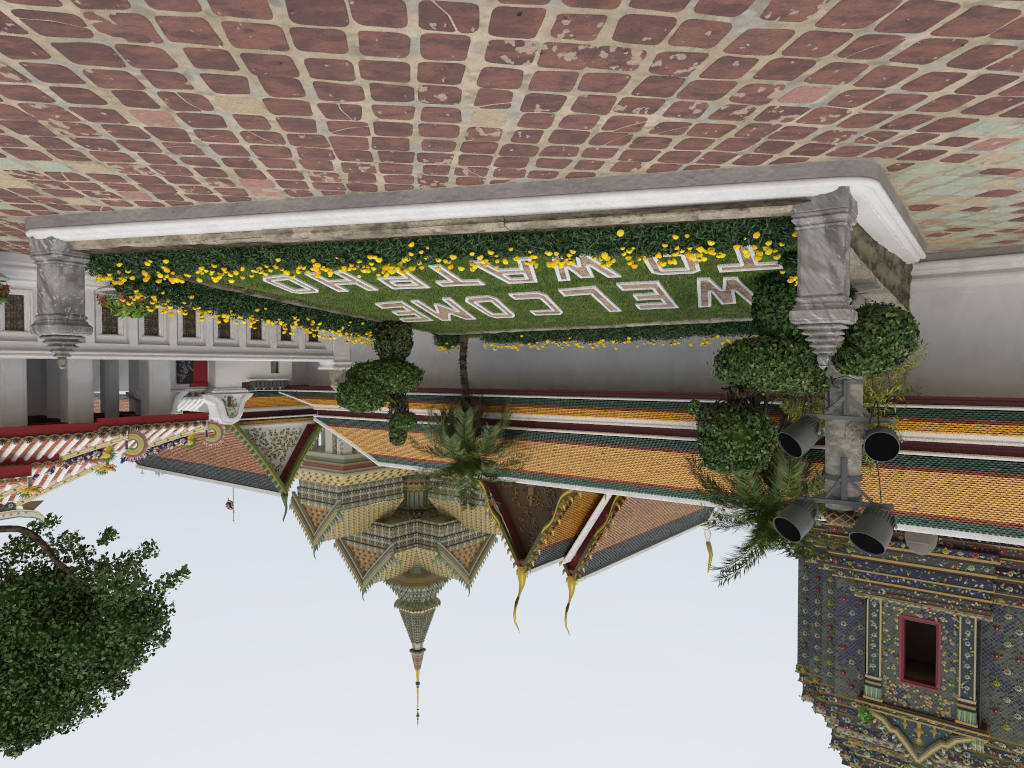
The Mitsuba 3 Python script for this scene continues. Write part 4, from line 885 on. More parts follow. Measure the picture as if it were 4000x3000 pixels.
for nm, cv, s_end in (('lower_roof', lo_c, lambda t: 15.46 - .92 * t), ('upper_roof', up_c, lambda t: 14.55 - 1.06 * t ** 1.25)):
    base = f'{gal}__{nm}'; g = G(); c = A_(cv); rows = []
    for x, z in c - A_([0, .012]):
        t = (x - c[0, 0]) / (c[-1, 0] - c[0, 0]); rows.append(A_([WG(s, x, z) for s in np.linspace(S0, s_end(t), 40)]))
    sweep(g, rows[::-1], None, (.03, .02, .015)); key = put(nm, g, 'mat_matte', parent=gal)
    bands = [(0, GREEN), (.30, BROWN), (.44, ORANGE)] if nm == 'lower_roof' else [(0, GREEN), (.13, BROWN), (.19, (.78, .43, .13)), (.775, A_(BROWN) * 1.3), (.835, A_(GREEN) * 1.9)]  # upper tiles lightened: sky reflection painted into their colours
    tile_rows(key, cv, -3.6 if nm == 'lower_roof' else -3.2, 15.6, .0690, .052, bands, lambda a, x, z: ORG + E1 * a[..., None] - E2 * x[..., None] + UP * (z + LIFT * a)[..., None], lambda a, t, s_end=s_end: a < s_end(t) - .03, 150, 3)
# back slope and end verge of the upper roof
g = G(); g.add([WG(S0, -1.03, 4.02), WG(13.5, -1.03, 4.02), WG(14.5, -2.4, 2.6), WG(S0, -2.4, 2.6)], [[0, 1, 2, 3]], ORANGE); put('back_slope', g, 'mat_satin', parent=gal)
g = G(); g.add([WG(S0, -2.35, 0), WG(14.8, -2.35, 0), WG(14.8, -2.35, 2.62), WG(S0, -2.35, 2.62)], [[0, 1, 2, 3]], WHITE); put('back_wall', g, 'mat_plaster', parent=gal)
c = A_(up_c); tt = np.linspace(0, 1, 15); xs = np.interp(tt, np.linspace(0, 1, len(c)), c[:, 0]); zs = np.interp(xs, c[::-1, 0], c[::-1, 1])
g = G(); bar(g, [WG(14.55 - 1.06 * ((x - .36) / -1.28) ** 1.25, x, z + .0) for x, z in zip(np.clip(xs, -.92, .36), zs)], E1 * .035, UP * .07 - E2 * .03, WHITE); put('verge', g, 'mat_plaster', parent=gal)
g = G(); g.add([WG(14.52 - 1.06 * ((x - .36) / -1.28) ** 1.25, x, z) for x, z in zip(np.clip(xs, -.92, .36), zs)] + [WG(14.5, -2.35, 2.6), WG(14.5, .3, 2.6)], [[k, k + 1, 16] for k in range(14)] + [[14, 15, 16]], WHITE); put('gable_end', g, 'mat_plaster', parent=gal)
g = G(); bar(g, [WG(15.47, .83, 2.10), WG(15.02, .585, 2.285), WG(14.55, .34, 2.48)], E1 * .04, UP * .035, WHITE); put('valley_board', g, 'mat_plaster', parent=gal)
g = G(); g.box([-.06, -.1, -.05], [.09, .02, .05], (.55, .55, .54), frame(WG(9.75, -.10, 1.86), E1)); g.tube([WG(9.72, .0, 1.86), WG(9.62, .06, 1.90)], [.022, .02], 8, (.03, .03, .03))
put('security_camera', g, 'mat_paint', text='small white security camera under the gallery eave', cat='security camera')
g = G(); M = frame(WG(13.7, -.115, 1.28), E1); g.box([0, -.03, -.24], [.55, .0, .24], (.69, .69, .69), M, .004); g.box([.06, -.036, -.05], [.09, -.028, .05], (.2, .2, .2), M)
put('meter_cabinet', g, 'mat_paint', text='flat white meter cabinet set in the gallery wall beside the statue pillar', cat='meter cabinet')

# ================================================================ the wing with a flowered gable
wing = thing('gatehouse', 'gatehouse with a white flower-patterned gable, red soffit and salmon tiled roof', 'gatehouse')
def WW(s, d, z): return W(s, d, z + .075)
def wmap(a, x, z): return ORG + E1 * x[..., None] - E2 * a[..., None] + UP * (z + .075)[..., None]
g = G(); g.box([15.9, -6, 0], [16.1, .9, 2.1], WHITE, MW); put('wall', g, 'mat_plaster', parent=wing)
for nm, cv, a0, a1, bands in (('lower_roof', [(15.42, 2.10), (15.85, 2.56)], -.9, 4.2, [(0, A_(GREEN) * .8), (.2, A_(BROWN) * .8), (.3, A_(ORANGE) * .85)]), ('upper_roof', [(15.62, 2.80), (15.82, 2.97)], -.9, 4.2, [(0, A_(GREEN) * .6), (.35, A_(ORANGE) * .85)])):  # gallery tile colours darkened: the shade on this wing is painted in
    g = G(); g.add([WW(cv[0][0], a1, cv[0][1] - .01), WW(cv[1][0], a1, cv[1][1] - .01), WW(cv[1][0], a0, cv[1][1] - .01), WW(cv[0][0], a0, cv[0][1] - .01)], [[0, 1, 2, 3]], (.03, .02, .015)); key = put(nm, g, 'mat_matte', parent=wing)
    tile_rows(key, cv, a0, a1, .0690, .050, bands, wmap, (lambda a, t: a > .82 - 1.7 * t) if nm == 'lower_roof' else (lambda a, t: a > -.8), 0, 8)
for nm, prof, col in (('ridge_cap', [(15.80, 2.53), (15.76, 2.57), (15.76, 2.62), (15.84, 2.65), (16, 2.65), (16, 2.53)], WHITE), ('frieze', [(15.80, 2.64), (15.80, 2.79), (16, 2.79), (16, 2.64)], DARKRED), ('gutter', [(15.6, 2.775), (15.585, 2.79), (15.585, 2.815), (15.7, 2.83), (16, 2.83), (16, 2.775)], WHITE), ('eave_board', [(15.46, 1.96), (15.46, 2.07), (16, 2.1), (16, 1.96)], DARKRED), ('gable_sill', [(15.78, 2.96), (15.74, 3.0), (15.74, 3.05), (15.9, 3.07), (16.1, 3.07), (16.1, 2.96)], WHITE)):
    along(nm, wing, prof, -.8, 4.2, 'mat_paint', col, f=lambda s, d, z: WW(d, s, z))
# gable: pediment, barges with scales, soffit, salmon roof
def gq(d, z, s=15.78): return W(s, d, z)
tri = [(1.78, 3.10), (-.28, 3.13), (.66, 4.58)]
g = G(); g.add([gq(d, z) for d, z in tri] + [gq(d, z, 15.95) for d, z in tri], [[0, 2, 1], [3, 4, 5], [0, 1, 4], [0, 4, 3], [1, 2, 5], [1, 5, 4], [2, 0, 3], [2, 3, 5]], (.62, .63, .60)); put('pediment', g, 'mat_paint', parent=wing)
rr = np.random.default_rng(12); fl, lf = G(), G(); tp_ = Polygon(tri).buffer(-.06)
def rosette(g, M, r0, cols, n=8, hgt=.02):
    """a flat glazed flower: petals round a button"""
    for k in range(n):
        a = k * 2 * math.pi / n; e = 2 * math.pi / n * .46
        g.add([[r0 * .2 * math.cos(a - e), r0 * .2 * math.sin(a - e), hgt * .5], [r0 * .85 * math.cos(a - e * .8), r0 * .85 * math.sin(a - e * .8), hgt * .6], [r0 * math.cos(a), r0 * math.sin(a), hgt * .35], [r0 * .85 * math.cos(a + e * .8), r0 * .85 * math.sin(a + e * .8), hgt * .6], [r0 * .2 * math.cos(a + e), r0 * .2 * math.sin(a + e), hgt * .5], [r0 * .6 * math.cos(a), r0 * .6 * math.sin(a), hgt * 1.1]], [[0, 1, 5], [1, 2, 5], [2, 3, 5], [3, 4, 5], [4, 0, 5]], cols[0], M)
    g.lathe([(r0 * .3, hgt * .5), (r0 * .26, hgt * 1.3), (0, hgt * 1.6)], 7, cols[1], M)
def leaf_flat(g, M, L, w, col, hgt=.012):
    g.add([[0, 0, hgt * .4], [L * .5, w, hgt], [L, 0, hgt * .5], [L * .5, -w, hgt], [L * .5, 0, hgt * 1.6]], [[0, 4, 1], [1, 4, 2], [2, 4, 3], [3, 4, 0]], col, M)
MG_ = frame(gq(0, 0, 15.775), -E2, None, -E1)         # local x = d, y = z
def on_gable(d, z): m = np.eye(4); m[:3, 3] = [d, z, 0]; return MG_ @ m
for row in range(9):
    for cl in range(12):
        d, z = 1.72 - cl * .185 + (row % 2) * .09, 3.17 + row * .165
        if not tp_.contains(Point(d, z)): continue
        rosette(fl, on_gable(d + rr.normal(0, .015), z + rr.normal(0, .015)) , .062 * rr.uniform(.8, 1.15), ((.42, .33, .10), (.30, .17, .06)), 7, .014)
        for k in range(5):
            a = rr.random() * 6.28; o = A_([.08 * math.cos(a), .08 * math.sin(a)])
            if tp_.contains(Point(d - o[0], z + o[1])): leaf_flat(lf, on_gable(d - o[0], z + o[1]) @ trs((0, 0, 0), a + rr.normal(0, .6)), .06, .022, (.045, .115, .075))
label(put('gilt_flowers', fl, 'mat_satin', parent=wing), kind='stuff'); label(put('green_leaves', lf, 'mat_satin', parent=wing), kind='stuff')
AP, BL, BRt = (.70, 4.88), (2.18, 2.95), (-.58, 3.06)
sg_ = 15.35
def barge(parent, key, p0, p1, sag, w, mat, col, depth=.12, n=12, off=0.0, f=gq, s=sg_):
    p0, p1 = A_(p0), A_(p1); t = np.linspace(0, 1, n); mid = p0 + (p1 - p0) * t[:, None]; mid[:, 1] -= sag * np.sin(t * np.pi)
    tn = np.gradient(mid, axis=0); tn /= np.linalg.norm(tn, axis=1, keepdims=True); nm = np.column_stack([-tn[:, 1], tn[:, 0]])
    if nm[0, 1] > 0: nm = -nm
    a, b = mid - nm * off, mid + nm * (w - off); g = G()
    A, B = A_([f(*q, s) for q in a]), A_([f(*q, s) for q in b]); A2, B2 = A_([f(*q, s + depth) for q in a]), A_([f(*q, s + depth) for q in b])
    sweep(g, [A, B, B2, A2, A], None, col); put(key, g, mat, parent=parent); return mid, nm, tn
for end in (BL, BRt):
    mid, nm, tn = barge(wing, 'barge_board', AP, end, .10, .10, 'mat_gloss', (.10, .14, .03))
    barge(wing, 'barge_trim', AP, end, .10, .03, 'mat_satin', (.30, .24, .06), .14, 12, .01, s=sg_ - .012)
    g = G(); L = np.linalg.norm(A_(end) - A_(AP)); nsc = int(L / .085)
    for k in range(nsc):                                     # bai raka scales on the outer edge
        t = (k + .5) / nsc; q = A_([np.interp(t, np.linspace(0, 1, 12), mid[:, i]) for i in (0, 1)]); n_ = -nm[int(t * 11)]; t_ = tn[int(t * 11)]
        P = [q - t_ * .04, q + t_ * .04, q + t_ * .02 + n_ * .05, q - t_ * .03 + n_ * .10]
        A = [gq(*p, sg_ + .02) for p in P]; B = [gq(*p, sg_ + .09) for p in P]
        g.add(A + B, [[0, 1, 2, 3], [7, 6, 5, 4], [0, 4, 5, 1], [1, 5, 6, 2], [2, 6, 7, 3], [3, 7, 4, 0]], [(.07, .16, .06), (.36, .38, .28)][k % 2])
    put('scale_row', g, 'mat_gloss', parent=wing)
g = G(); g.add([gq(AP[0], AP[1] - .06, sg_ + .1), gq(BRt[0], BRt[1] - .02, sg_ + .1), gq(BRt[0] + .05, BRt[1] - .0, 16.4), gq(AP[0], AP[1] - .05, 16.4)], [[0, 1, 2, 3]], (.17, .012, .014)); 
for k in range(6):
    t = (k + .5) / 6; q = A_(AP) + (A_(BRt) - A_(AP)) * t; g.box([-.26, -.03, -.03], [.30, .03, .02], (.30, .035, .02), frame(gq(q[0], q[1] - .06, 15.6), E1, None, UP))
    for j in range(3): rosette(g, frame(gq(q[0] + .05, q[1] + .10 - .07, 15.42 + j * .11), E1, None, A_([0, 0, 1]) * -1 + E2 * -.6), .04, ((.42, .30, .08), (.42, .30, .08)), 5, .01)
put('soffit', g, 'mat_paint', parent=wing)
g = G(); g.add([gq(AP[0], AP[1] - .03, sg_ + .1), gq(BL[0], BL[1] - .02, sg_ + .1), gq(BL[0], BL[1] - .02, 24), gq(AP[0], AP[1] - .03, 24)], [[0, 3, 2, 1]], (.12, .06, .04))
roof = put('roof', g, 'mat_matte', parent=wing)
SAL = (.50, .235, .125)
tile_rows(roof, [(2.75, 2.30), (2.18, 2.95), (AP[0], AP[1])], sg_ + .12, 23.5, .085, .062, [(0, (.07, .09, .09)), (.06, SAL), (.78, (.12, .06, .07)), (.80, (.085, .105, .105))], lambda a, x, z: ORG + E1 * a[..., None] - E2 * x[..., None] + UP * z[..., None], None, 0, 9, .016, .15)
g = G(); bar(g, [gq(AP[0], AP[1] - .02, s) for s in (sg_ + .05, 19, 24)], E2 * .05, UP * .10, WHITE); put('ridge', g, 'mat_plaster', parent=wing)
g = G(); q = gq(AP[0], AP[1], sg_ + .05); cv = [q, q + UP * .12, q + UP * .25 + E2 * .02, q + UP * .38 + E2 * .05, q + UP * .52 + E2 * .02, q + UP * .66 - E2 * .04, q + UP * .72 - E2 * .05]
g.tube(cv, [.10, .075, .045, .030, .026, .018, .006], 7, (.055, .105, .035)); put('roof_finial', g, 'mat_gloss', parent=wing, smooth=True)
g = G(); q = gq(BL[0] + .02, BL[1] + .02, sg_)
for k in range(4): g.tube([q, q - E2 * (.10 + .02 * k) + UP * (.02 + .05 * k), q - E2 * (.14 + .03 * k) + UP * (.10 + .07 * k)], [.03, .028, .006], 6, (.14, .20, .04))
put('leaf_finial', g, 'mat_gloss', parent=wing, smooth=True)

# ================================================================ low white wall with lattice openings
bal = thing('lattice_wall', 'low white panelled wall with brown lattice openings in front of the colonnade', 'lattice wall')
MS = frame(W(11.2, 0, 0), -E2, None, UP)                # local x = d, y = into the wall (+s), z up
MS[:3, 1] = E1
D0, D1 = 2.35, 13.0
def P2(x0, x1, z0, z1): return Polygon([(x0, z0), (x1, z0), (x1, z1), (x0, z1)])
def plate(g, poly, y0, y1, col): g.prism(poly, y0, y1, col, MS @ A_([[1, 0, 0, 0], [0, 0, 1, 0], [0, 1, 0, 0], [0, 0, 0, 1.0]]))
cents = [2.74 + .6265 * k for k in range(16)]
body = P2(D0, D1, 0, 1.34); back = P2(D0, D1, 0, 1.34)
for c in cents: body = body.difference(P2(c - .255, c + .255, .40, 1.212)); back = back.difference(P2(c - .118, c + .118, .55, 1.062))
g = G(); plate(g, body, 0, .075, WHITE); plate(g, back, .077, .18, WHITE); plate(g, P2(D0 + .1, D1, .45, 1.2), .181, .299, WHITE); put('wall', g, 'mat_plaster', parent=bal)  # last plate: white backing added behind the openings to brighten them
lat = []
sq = P2(-.118, .118, -.123, .123); holes = []
def ringp(r0, r1, n=16): return Point(0, 0).buffer(r1, n).difference(Point(0, 0).buffer(r0, n))
pat = sq.difference(P2(-.106, .106, -.112, .112))
pat = pat.union(ringp(.022, .031)).union(Point(0, 0).buffer(.013))
for k in range(4):
    a = k * math.pi / 2; ca, sa = math.cos(a), math.sin(a)
    pat = pat.union(LineString([(.04 * ca, .04 * sa), (.112 * ca, .112 * sa)]).buffer(.006)); dg = a + math.pi / 4; cx, cy = math.cos(dg), math.sin(dg)
    pat = pat.union(affinity.rotate(affinity.translate(affinity.scale(Point(0, 0).buffer(.013, 8), 1.4, .7), .045), k * 90 + 45, origin=(0, 0)))
    c_ = Point(.128 * cx * 1.02, .128 * cy * 1.02).buffer(.066, 12); pat = pat.union(c_.difference(Point(.128 * cx * 1.02, .128 * cy * 1.02).buffer(.053, 12)).intersection(sq)).union(Point(.142 * cx, .142 * cy).buffer(.022, 8).intersection(sq))
BRN = (.095, .055, .028); latg = G(); latg.prism(pat, 0, .032, BRN); latg.prism(Point(0, 0).buffer(.024), .032, .042, BRN)
latshape = shape(latg, 'mat_satin')
ML = MS @ A_([[1, 0, 0, 0], [0, 0, 1, 0], [0, 1, 0, 0], [0, 0, 0, 1.0]])
for c in cents:
    for zc in (.676, .932):
        m = np.eye(4); m[:3, 3] = [c, zc, .13]; copy('lattice', latshape, ML @ m @ np.diag([1, 1, -1, 1]), bal)
    for (a, b, y) in ((.185, .275, .045), (.150, .262, .058)):
        ringf = P2(c - a - .03, c + a + .03, .806 - b - .05, .806 + b + .055).difference(P2(c - a, c + a, .806 - b, .806 + b)); g = G(); plate(g, ringf, y, .0768, WHITE); put('window_frame', g, 'mat_plaster', parent=bal)
def runb(key, prof, d0, d1, mat='mat_plaster'):
    """a moulding along the wall; prof: (outward, z)"""
    g = G(); sweep(g, [A_([W(11.2 - o, d, z) for d in (d0, d1)]) for o, z in prof], None, WHITE)
    for e in (d0, d1):
        q = A_([W(11.2 - o, e, z) for o, z in prof]); g.add(np.vstack([q, q.mean(0)]), [[k, (k + 1) % len(q), len(q)] for k in range(len(q))], WHITE)
    put(key, g, mat, parent=bal, smooth=25)
runb('top_rail', [(-.3, 1.30), (.02, 1.322), (.06, 1.335), (.075, 1.35), (.075, 1.372), (.06, 1.38), (.075, 1.392), (.085, 1.415), (.075, 1.44), (.0, 1.455), (-.3, 1.455)], D0 + .02, D1)
tor = [(.13 + .022 * math.cos(a), .20 + .035 * math.sin(a)) for a in np.linspace(-1.4, 1.4, 6)]
runb('base_moulding', [(-.1, 0), (.16, 0), (.16, .125), (.14, .13), (.135, .16)] + tor + [(.12, .24), (.105, .25), (.09, .30), (.07, .325), (.06, .33), (.06, .365), (.03, .385), (.0, .39), (-.1, .39)], D0 - .0, D1)
g = G(); g.lathe([(.30, 0), (.30, .12), (.27, .16), (.27, .24), (.235, .30), (.225, .38), (.21, .39), (.21, 1.32), (.215, 1.33), (.215, 1.44), (.23, 1.445), (.245, 1.46), (.245, 1.48), (.225, 1.50), (.225, 1.53), (.25, 1.555), (.265, 1.575), (.265, 1.60), (.25, 1.615)], 8, WHITE, frame(W(11.38, 2.13), -E2), square_plan(.06) , flat=True)
put('end_pillar', g, 'mat_plaster', parent=bal)
g = G(); v, f = slab([-.10, -.10, 0], [.10, .10, .22], 4, .03, 8, 4); v[:, :2] *= (1 - .15 * v[:, 2:3] / .2); g.add(v, f, WHITE, frame(W(11.38, 2.13, 1.615), -E2))
for (c, r_) in (((0, 0, .26), .10), ((.0, -.03, .36), .085), ((.09, -.02, .33), .045), ((-.06, .02, .42), .05), ((0, -.09, .34), .045), ((.13, -.03, .34), .028)):
    s = trimesh.creation.icosphere(subdivisions=3, radius=r_); g.add(wob(A_(s.vertices) + A_(c), .02, 14, 6), s.faces, WHITE, frame(W(11.38, 2.13, 1.615), -E2))
put('stone_lion', g, 'mat_rock:coping', smooth=60, text='small weathered stone guardian figure on the end pillar of the lattice wall', cat='statue')
# potted plants on pedestals
def pot(x, y, zr, rim, txt, seed, ptxt):
    key = thing('pedestal_pot', txt, 'plant pot', 'white pedestal pots in front of the lattice wall'); M = trs((x, y, 0), .3)
    g = G(); g.lathe([(rim * .62, 0), (rim * .62, .05), (rim * .5, .07), (rim * .42, .10), (rim * .42, zr - .17), (rim * .48, zr - .14), (rim * .8, zr - .07), (rim * .95, zr - .045), (rim, zr - .03), (rim, zr), (rim * .93, zr + .004), (rim * .90, zr - .02)], 8, WHITE, M, flat=False); put('body', g, 'mat_plaster', parent=key, smooth=25)
    g = G(); g.lathe([(rim * .9, zr - .03), (rim * .0, zr - .01)], 20, (.05, .035, .025), M); put('earth', g, 'mat_matte', parent=key)
    k2 = thing('croton', ptxt, 'potted plant', 'leafy croton plants in the pots'); rr = np.random.default_rng(seed); n = 420
    q = rr.normal(size=(n, 3)); q /= np.linalg.norm(q, axis=1, keepdims=True); q[:, 2] = np.abs(q[:, 2]) * 1.15 - .35
    P = A_([x, y, zr + .15]) + q * A_([rim * .98, rim * .98, .27]) * rr.uniform(.7, 1, (n, 1))
    red = (q[:, 2] < .1) & (rr.random(n) < .45)
    v, f, c = leaves(P, q + A_([0, 0, .2]), .14, .36, [(.10, .19, .02), (.16, .25, .03), (.24, .30, .04), (.07, .14, .02)], rr, .5, .2)
    c = c.reshape(n, 4, 3); c[red] = A_([.34, .07, .085]) * rr.uniform(.6, 1.3, (red.sum(), 1, 1)); put('leaves', G().add(v, f, c.reshape(-1, 3)), 'mat_leaf', parent=k2)
    g = G()
    for k in range(14): a = rr.random() * 6.3; g.tube([A_([x, y, zr - .03]), A_([x + .12 * math.cos(a), y + .12 * math.sin(a), zr + .12]), A_([x + .26 * math.cos(a), y + .26 * math.sin(a), zr + .24])], [.012, .009, .005], 5, (.06, .05, .03))
    put('stems', g, 'mat_matte', parent=k2)
pot(5.76, 10.30, .46, .44, 'white pedestal pot nearer the clipped trees, half hidden by marigolds', 3, 'green and pink croton in the pot standing clear of the stone post')
pot(6.95, 8.98, .43, .28, 'white pedestal pot at the left edge of the photo, beyond the stone post', 4, 'green croton cut by the left edge of the photo, beyond the stone post')

# ================================================================ colonnade pavilion with a ribbed roof
pav = thing('pavilion', 'open white colonnade under stacked ribbed roofs with yellow dragon heads', 'pavilion')
def pb_(key, s0, s1, d0, d1, z0, z1, mat='mat_plaster', col=WHITE, bev=.0, **k):
    g = G(); g.box([s0, -d1, z0], [s1, -d0, z1], col, MW, bev); return put(key, g, mat, parent=pav, **k)
pb_('podium', 11.9, 17.0, 4.3, 14, 0, 1.30)
for s, dd in ((11.72, [(7.82, 7.48), (6.94, 6.58), (5.72, 5.36), (8.95, 8.6), (10.1, 9.75)]), (13.1, [(5.88, 5.64), (5.36, 5.06), (6.78, 6.46)])):
    for a, b in dd:
        g = G(); w = abs(a - b); g.box([s, -max(a, b), 1.30], [s + w, -min(a, b), 2.62], WHITE, MW, .02); g.box([s - .012, -max(a, b) + .05, 1.32], [s + .01, -min(a, b) - .05, 2.6], WHITE, MW, .004)
        put('column', g, 'mat_plaster', parent=pav)
pb_('back_wall', 13.9, 14.1, 6.35, 14, 1.3, 2.9)
g = G(); g.box([13.84, -7.72, 1.3], [13.9, -7.0, 2.5], (.012, .035, .024), MW); g.box([13.82, -7.76, 1.3], [13.89, -7.68, 2.52], (.02, .05, .035), MW); put('dark_door', g, 'mat_satin', parent=pav)
for (s, d0, d1, z0, z1) in ((11.75, 5.36, 10, 2.44, 2.56), (13.15, 5.0, 10, 2.40, 2.54)): pb_('beam', s, s + .2, d0, d1, z0, z1, 'mat_paint', DARKRED)
for d in (6.76, 5.54, 7.65): pb_('beam', 11.9, 13.9, d - .08, d + .08, 2.44, 2.56, 'mat_paint', DARKRED)
pb_('ceiling', 11.2, 17, 4.9, 14, 2.60, 2.64, 'mat_paint', (.10, .03, .025))
PINK, ROZ = (.50, .23, .145), []
for c_ in (((.05, .025, .02), (.16, .03, .025)), ((.50, .20, .05), (.5, .16, .05))): g = G(); rosette(g, np.eye(4), .042, c_, 8, .028); ROZ.append(shape(g, 'mat_gloss'))
def ribbed_roof(name, s0, z0, s1, z1, dc, d1, hd, red_z, rib_gap=.155, roz=(.05, .025, .02), head='scroll'):
    """a slope facing the court: eave at (s0, z0), top at (s1, z1), cut on its near side by a hip that starts at d = dc and moves by hd"""
    base = f'{pav}__{name}'
    def sp(d, t): return W(s0 + (s1 - s0) * t, d, z0 + (z1 - z0) * t + .05 * t * (t - 1))
    g = G(); ds = np.linspace(0, 1, 9); rows = [A_([sp(dc + hd * t, t) for t in ds]), A_([sp(d1, t) for t in ds])]; sweep(g, rows, None, PINK)
    roof_k = put(name, g, 'mat_matte', parent=pav)
    n = int((d1 - dc) / rib_gap); nrm = np.cross(E2 * -1, sp(5, 1) - sp(5, 0)); nrm /= np.linalg.norm(nrm); nrm *= np.sign(nrm[2])
    gt = G(); rr = np.random.default_rng(len(scene))
    for k in range(n + 1):
        d = dc + .06 + k * rib_gap; tm = min(1, max(.12, (d - dc) / hd - .06)) if hd > 0 else 1
        g = G(); P = A_([sp(d, t) + nrm * .026 for t in np.linspace(0, tm, 7)]); g.tube(P, .036, 8, WHITE); put('rib', g, 'mat_paint', parent=roof_k, smooth=40)
        nt = int(tm * np.linalg.norm(sp(5, 1) - sp(5, 0)) / .052)
        for j in range(nt):                                   # curved tiles lying in the trough
            t0 = j * .052 / np.linalg.norm(sp(5, 1) - sp(5, 0)); t1 = t0 + .058 / np.linalg.norm(sp(5, 1) - sp(5, 0)); q = []
            for x in (-.5, -.2, .2, .5): q.append((sp(d + rib_gap * .5 + x * rib_gap * .8, t0) + nrm * (.026 - .05 * x * x), sp(d + rib_gap * .5 + x * rib_gap * .8, t1) + nrm * (.012 - .05 * x * x)))
            v = A_([a for a, b in q] + [b for a, b in q] + [a - nrm * .02 for a, b in q]); cc = A_(PINK) * rr.uniform(.7, 1.2)
            gt.add(v, [[0, 1, 5, 4], [1, 2, 6, 5], [2, 3, 7, 6], [8, 9, 1, 0], [9, 10, 2, 1], [10, 11, 3, 2]], cc)
    kk = put('trough_tiles', gt, 'mat_satin', parent=roof_k); label(kk, kind='stuff')
    # scalloped eave strip with a rosette under every rib
    ge, gr = G(), G()
    for k in range(n + 1):
        d = dc - .02 + k * rib_gap; x = np.linspace(0, 1, 7); dn = .03 * np.sin(x * np.pi)
        A = A_([sp(d + rib_gap * u, 0) - E1 * .035 - UP * (.052 - .0 + e - .03) for u, e in zip(x, dn)]); B = A_([sp(d + rib_gap * u, 0) - E1 * .035 + UP * (.005 - e * .4) for u, e in zip(x, dn)])
        sweep(ge, [A, B, B + E1 * .05, A + E1 * .05, A], None, (.30, .30, .17)); sweep(ge, [A - E1 * .006 - UP * .006, A - E1 * .006 + UP * .007, A + UP * .007], None, (.30, .24, .10))
        for j in range(3): rosette(ge, frame((A[2 * j + 1] + B[2 * j + 1]) / 2 - E1 * .003, -E2, None, -E1), .016, ((.05, .10, .05), (.1, .05, .03)), 5, .008)
        M = frame(sp(d + .08, 0) - E1 * .045 + UP * .0, -E2, None, -E1); copy('eave_rosette', ROZ[0 if roz[0] < .1 else 1], M, roof_k)
    put('eave_strip', ge, 'mat_gloss', parent=roof_k)
    a, b = sp(dc - .05, 0), sp(d1, 0); g = G(); bar(g, [a - UP * (.05 + red_z) + E1 * .02, b - UP * (.05 + red_z) + E1 * .02], E1 * .02, UP * red_z, (.235, .010, .016)); g.add([a - UP * .05, a - UP * (.05 + red_z), a + E1 * .9 - UP * (.05 + red_z), a + E1 * .9 - UP * .05], [[0, 1, 2, 3]], (.235, .010, .016)); put('fascia', g, 'mat_paint', parent=roof_k)
    # hip: a raised white band with yellow edges
    hip = A_([sp(dc + hd * t, t) for t in np.linspace(-.03, 1, 14)]); g = G(); tn = np.gradient(hip, axis=0); tn /= np.linalg.norm(tn, axis=1, keepdims=True); sd_ = np.cross(tn, UP); sd_ /= np.linalg.norm(sd_, axis=1, keepdims=True)
    sweep(g, [hip - sd_ * .05 - UP * .03, hip - sd_ * .05 + UP * .105, hip + sd_ * .05 + UP * .105, hip + sd_ * .05 - UP * .03], None, (.68, .68, .66)); 
    for z_, c_ in ((.055, (.55, .42, .12)), (.100, (.62, .55, .22))): sweep(g, [hip - sd_ * .054 + UP * (z_ - .012), hip - sd_ * .058 + UP * z_, hip - sd_ * .054 + UP * (z_ + .012)], None, c_); sweep(g, [hip + sd_ * .054 + UP * (z_ - .012), hip + sd_ * .058 + UP * z_, hip + sd_ * .054 + UP * (z_ + .012)], None, c_)
    for k in range(1, 13):
        for sg in (-1, 1): rosette(g, frame(hip[k] + sd_[k] * sg * .052 + UP * (.025 if k % 2 else .078), tn[k], None, sd_[k] * sg), .020, ((.55, .30, .06), (.4, .1, .04)) if k % 2 else ((.10, .22, .10), (.5, .4, .1)), 6, .01)
    put('hip_ridge', g, 'mat_gloss', parent=roof_k)
    return sp, hip, tn, sd_, roof_k
YEL, YDK, CREST = (.62, .47, .06), (.45, .30, .04), (.10, .20, .05)
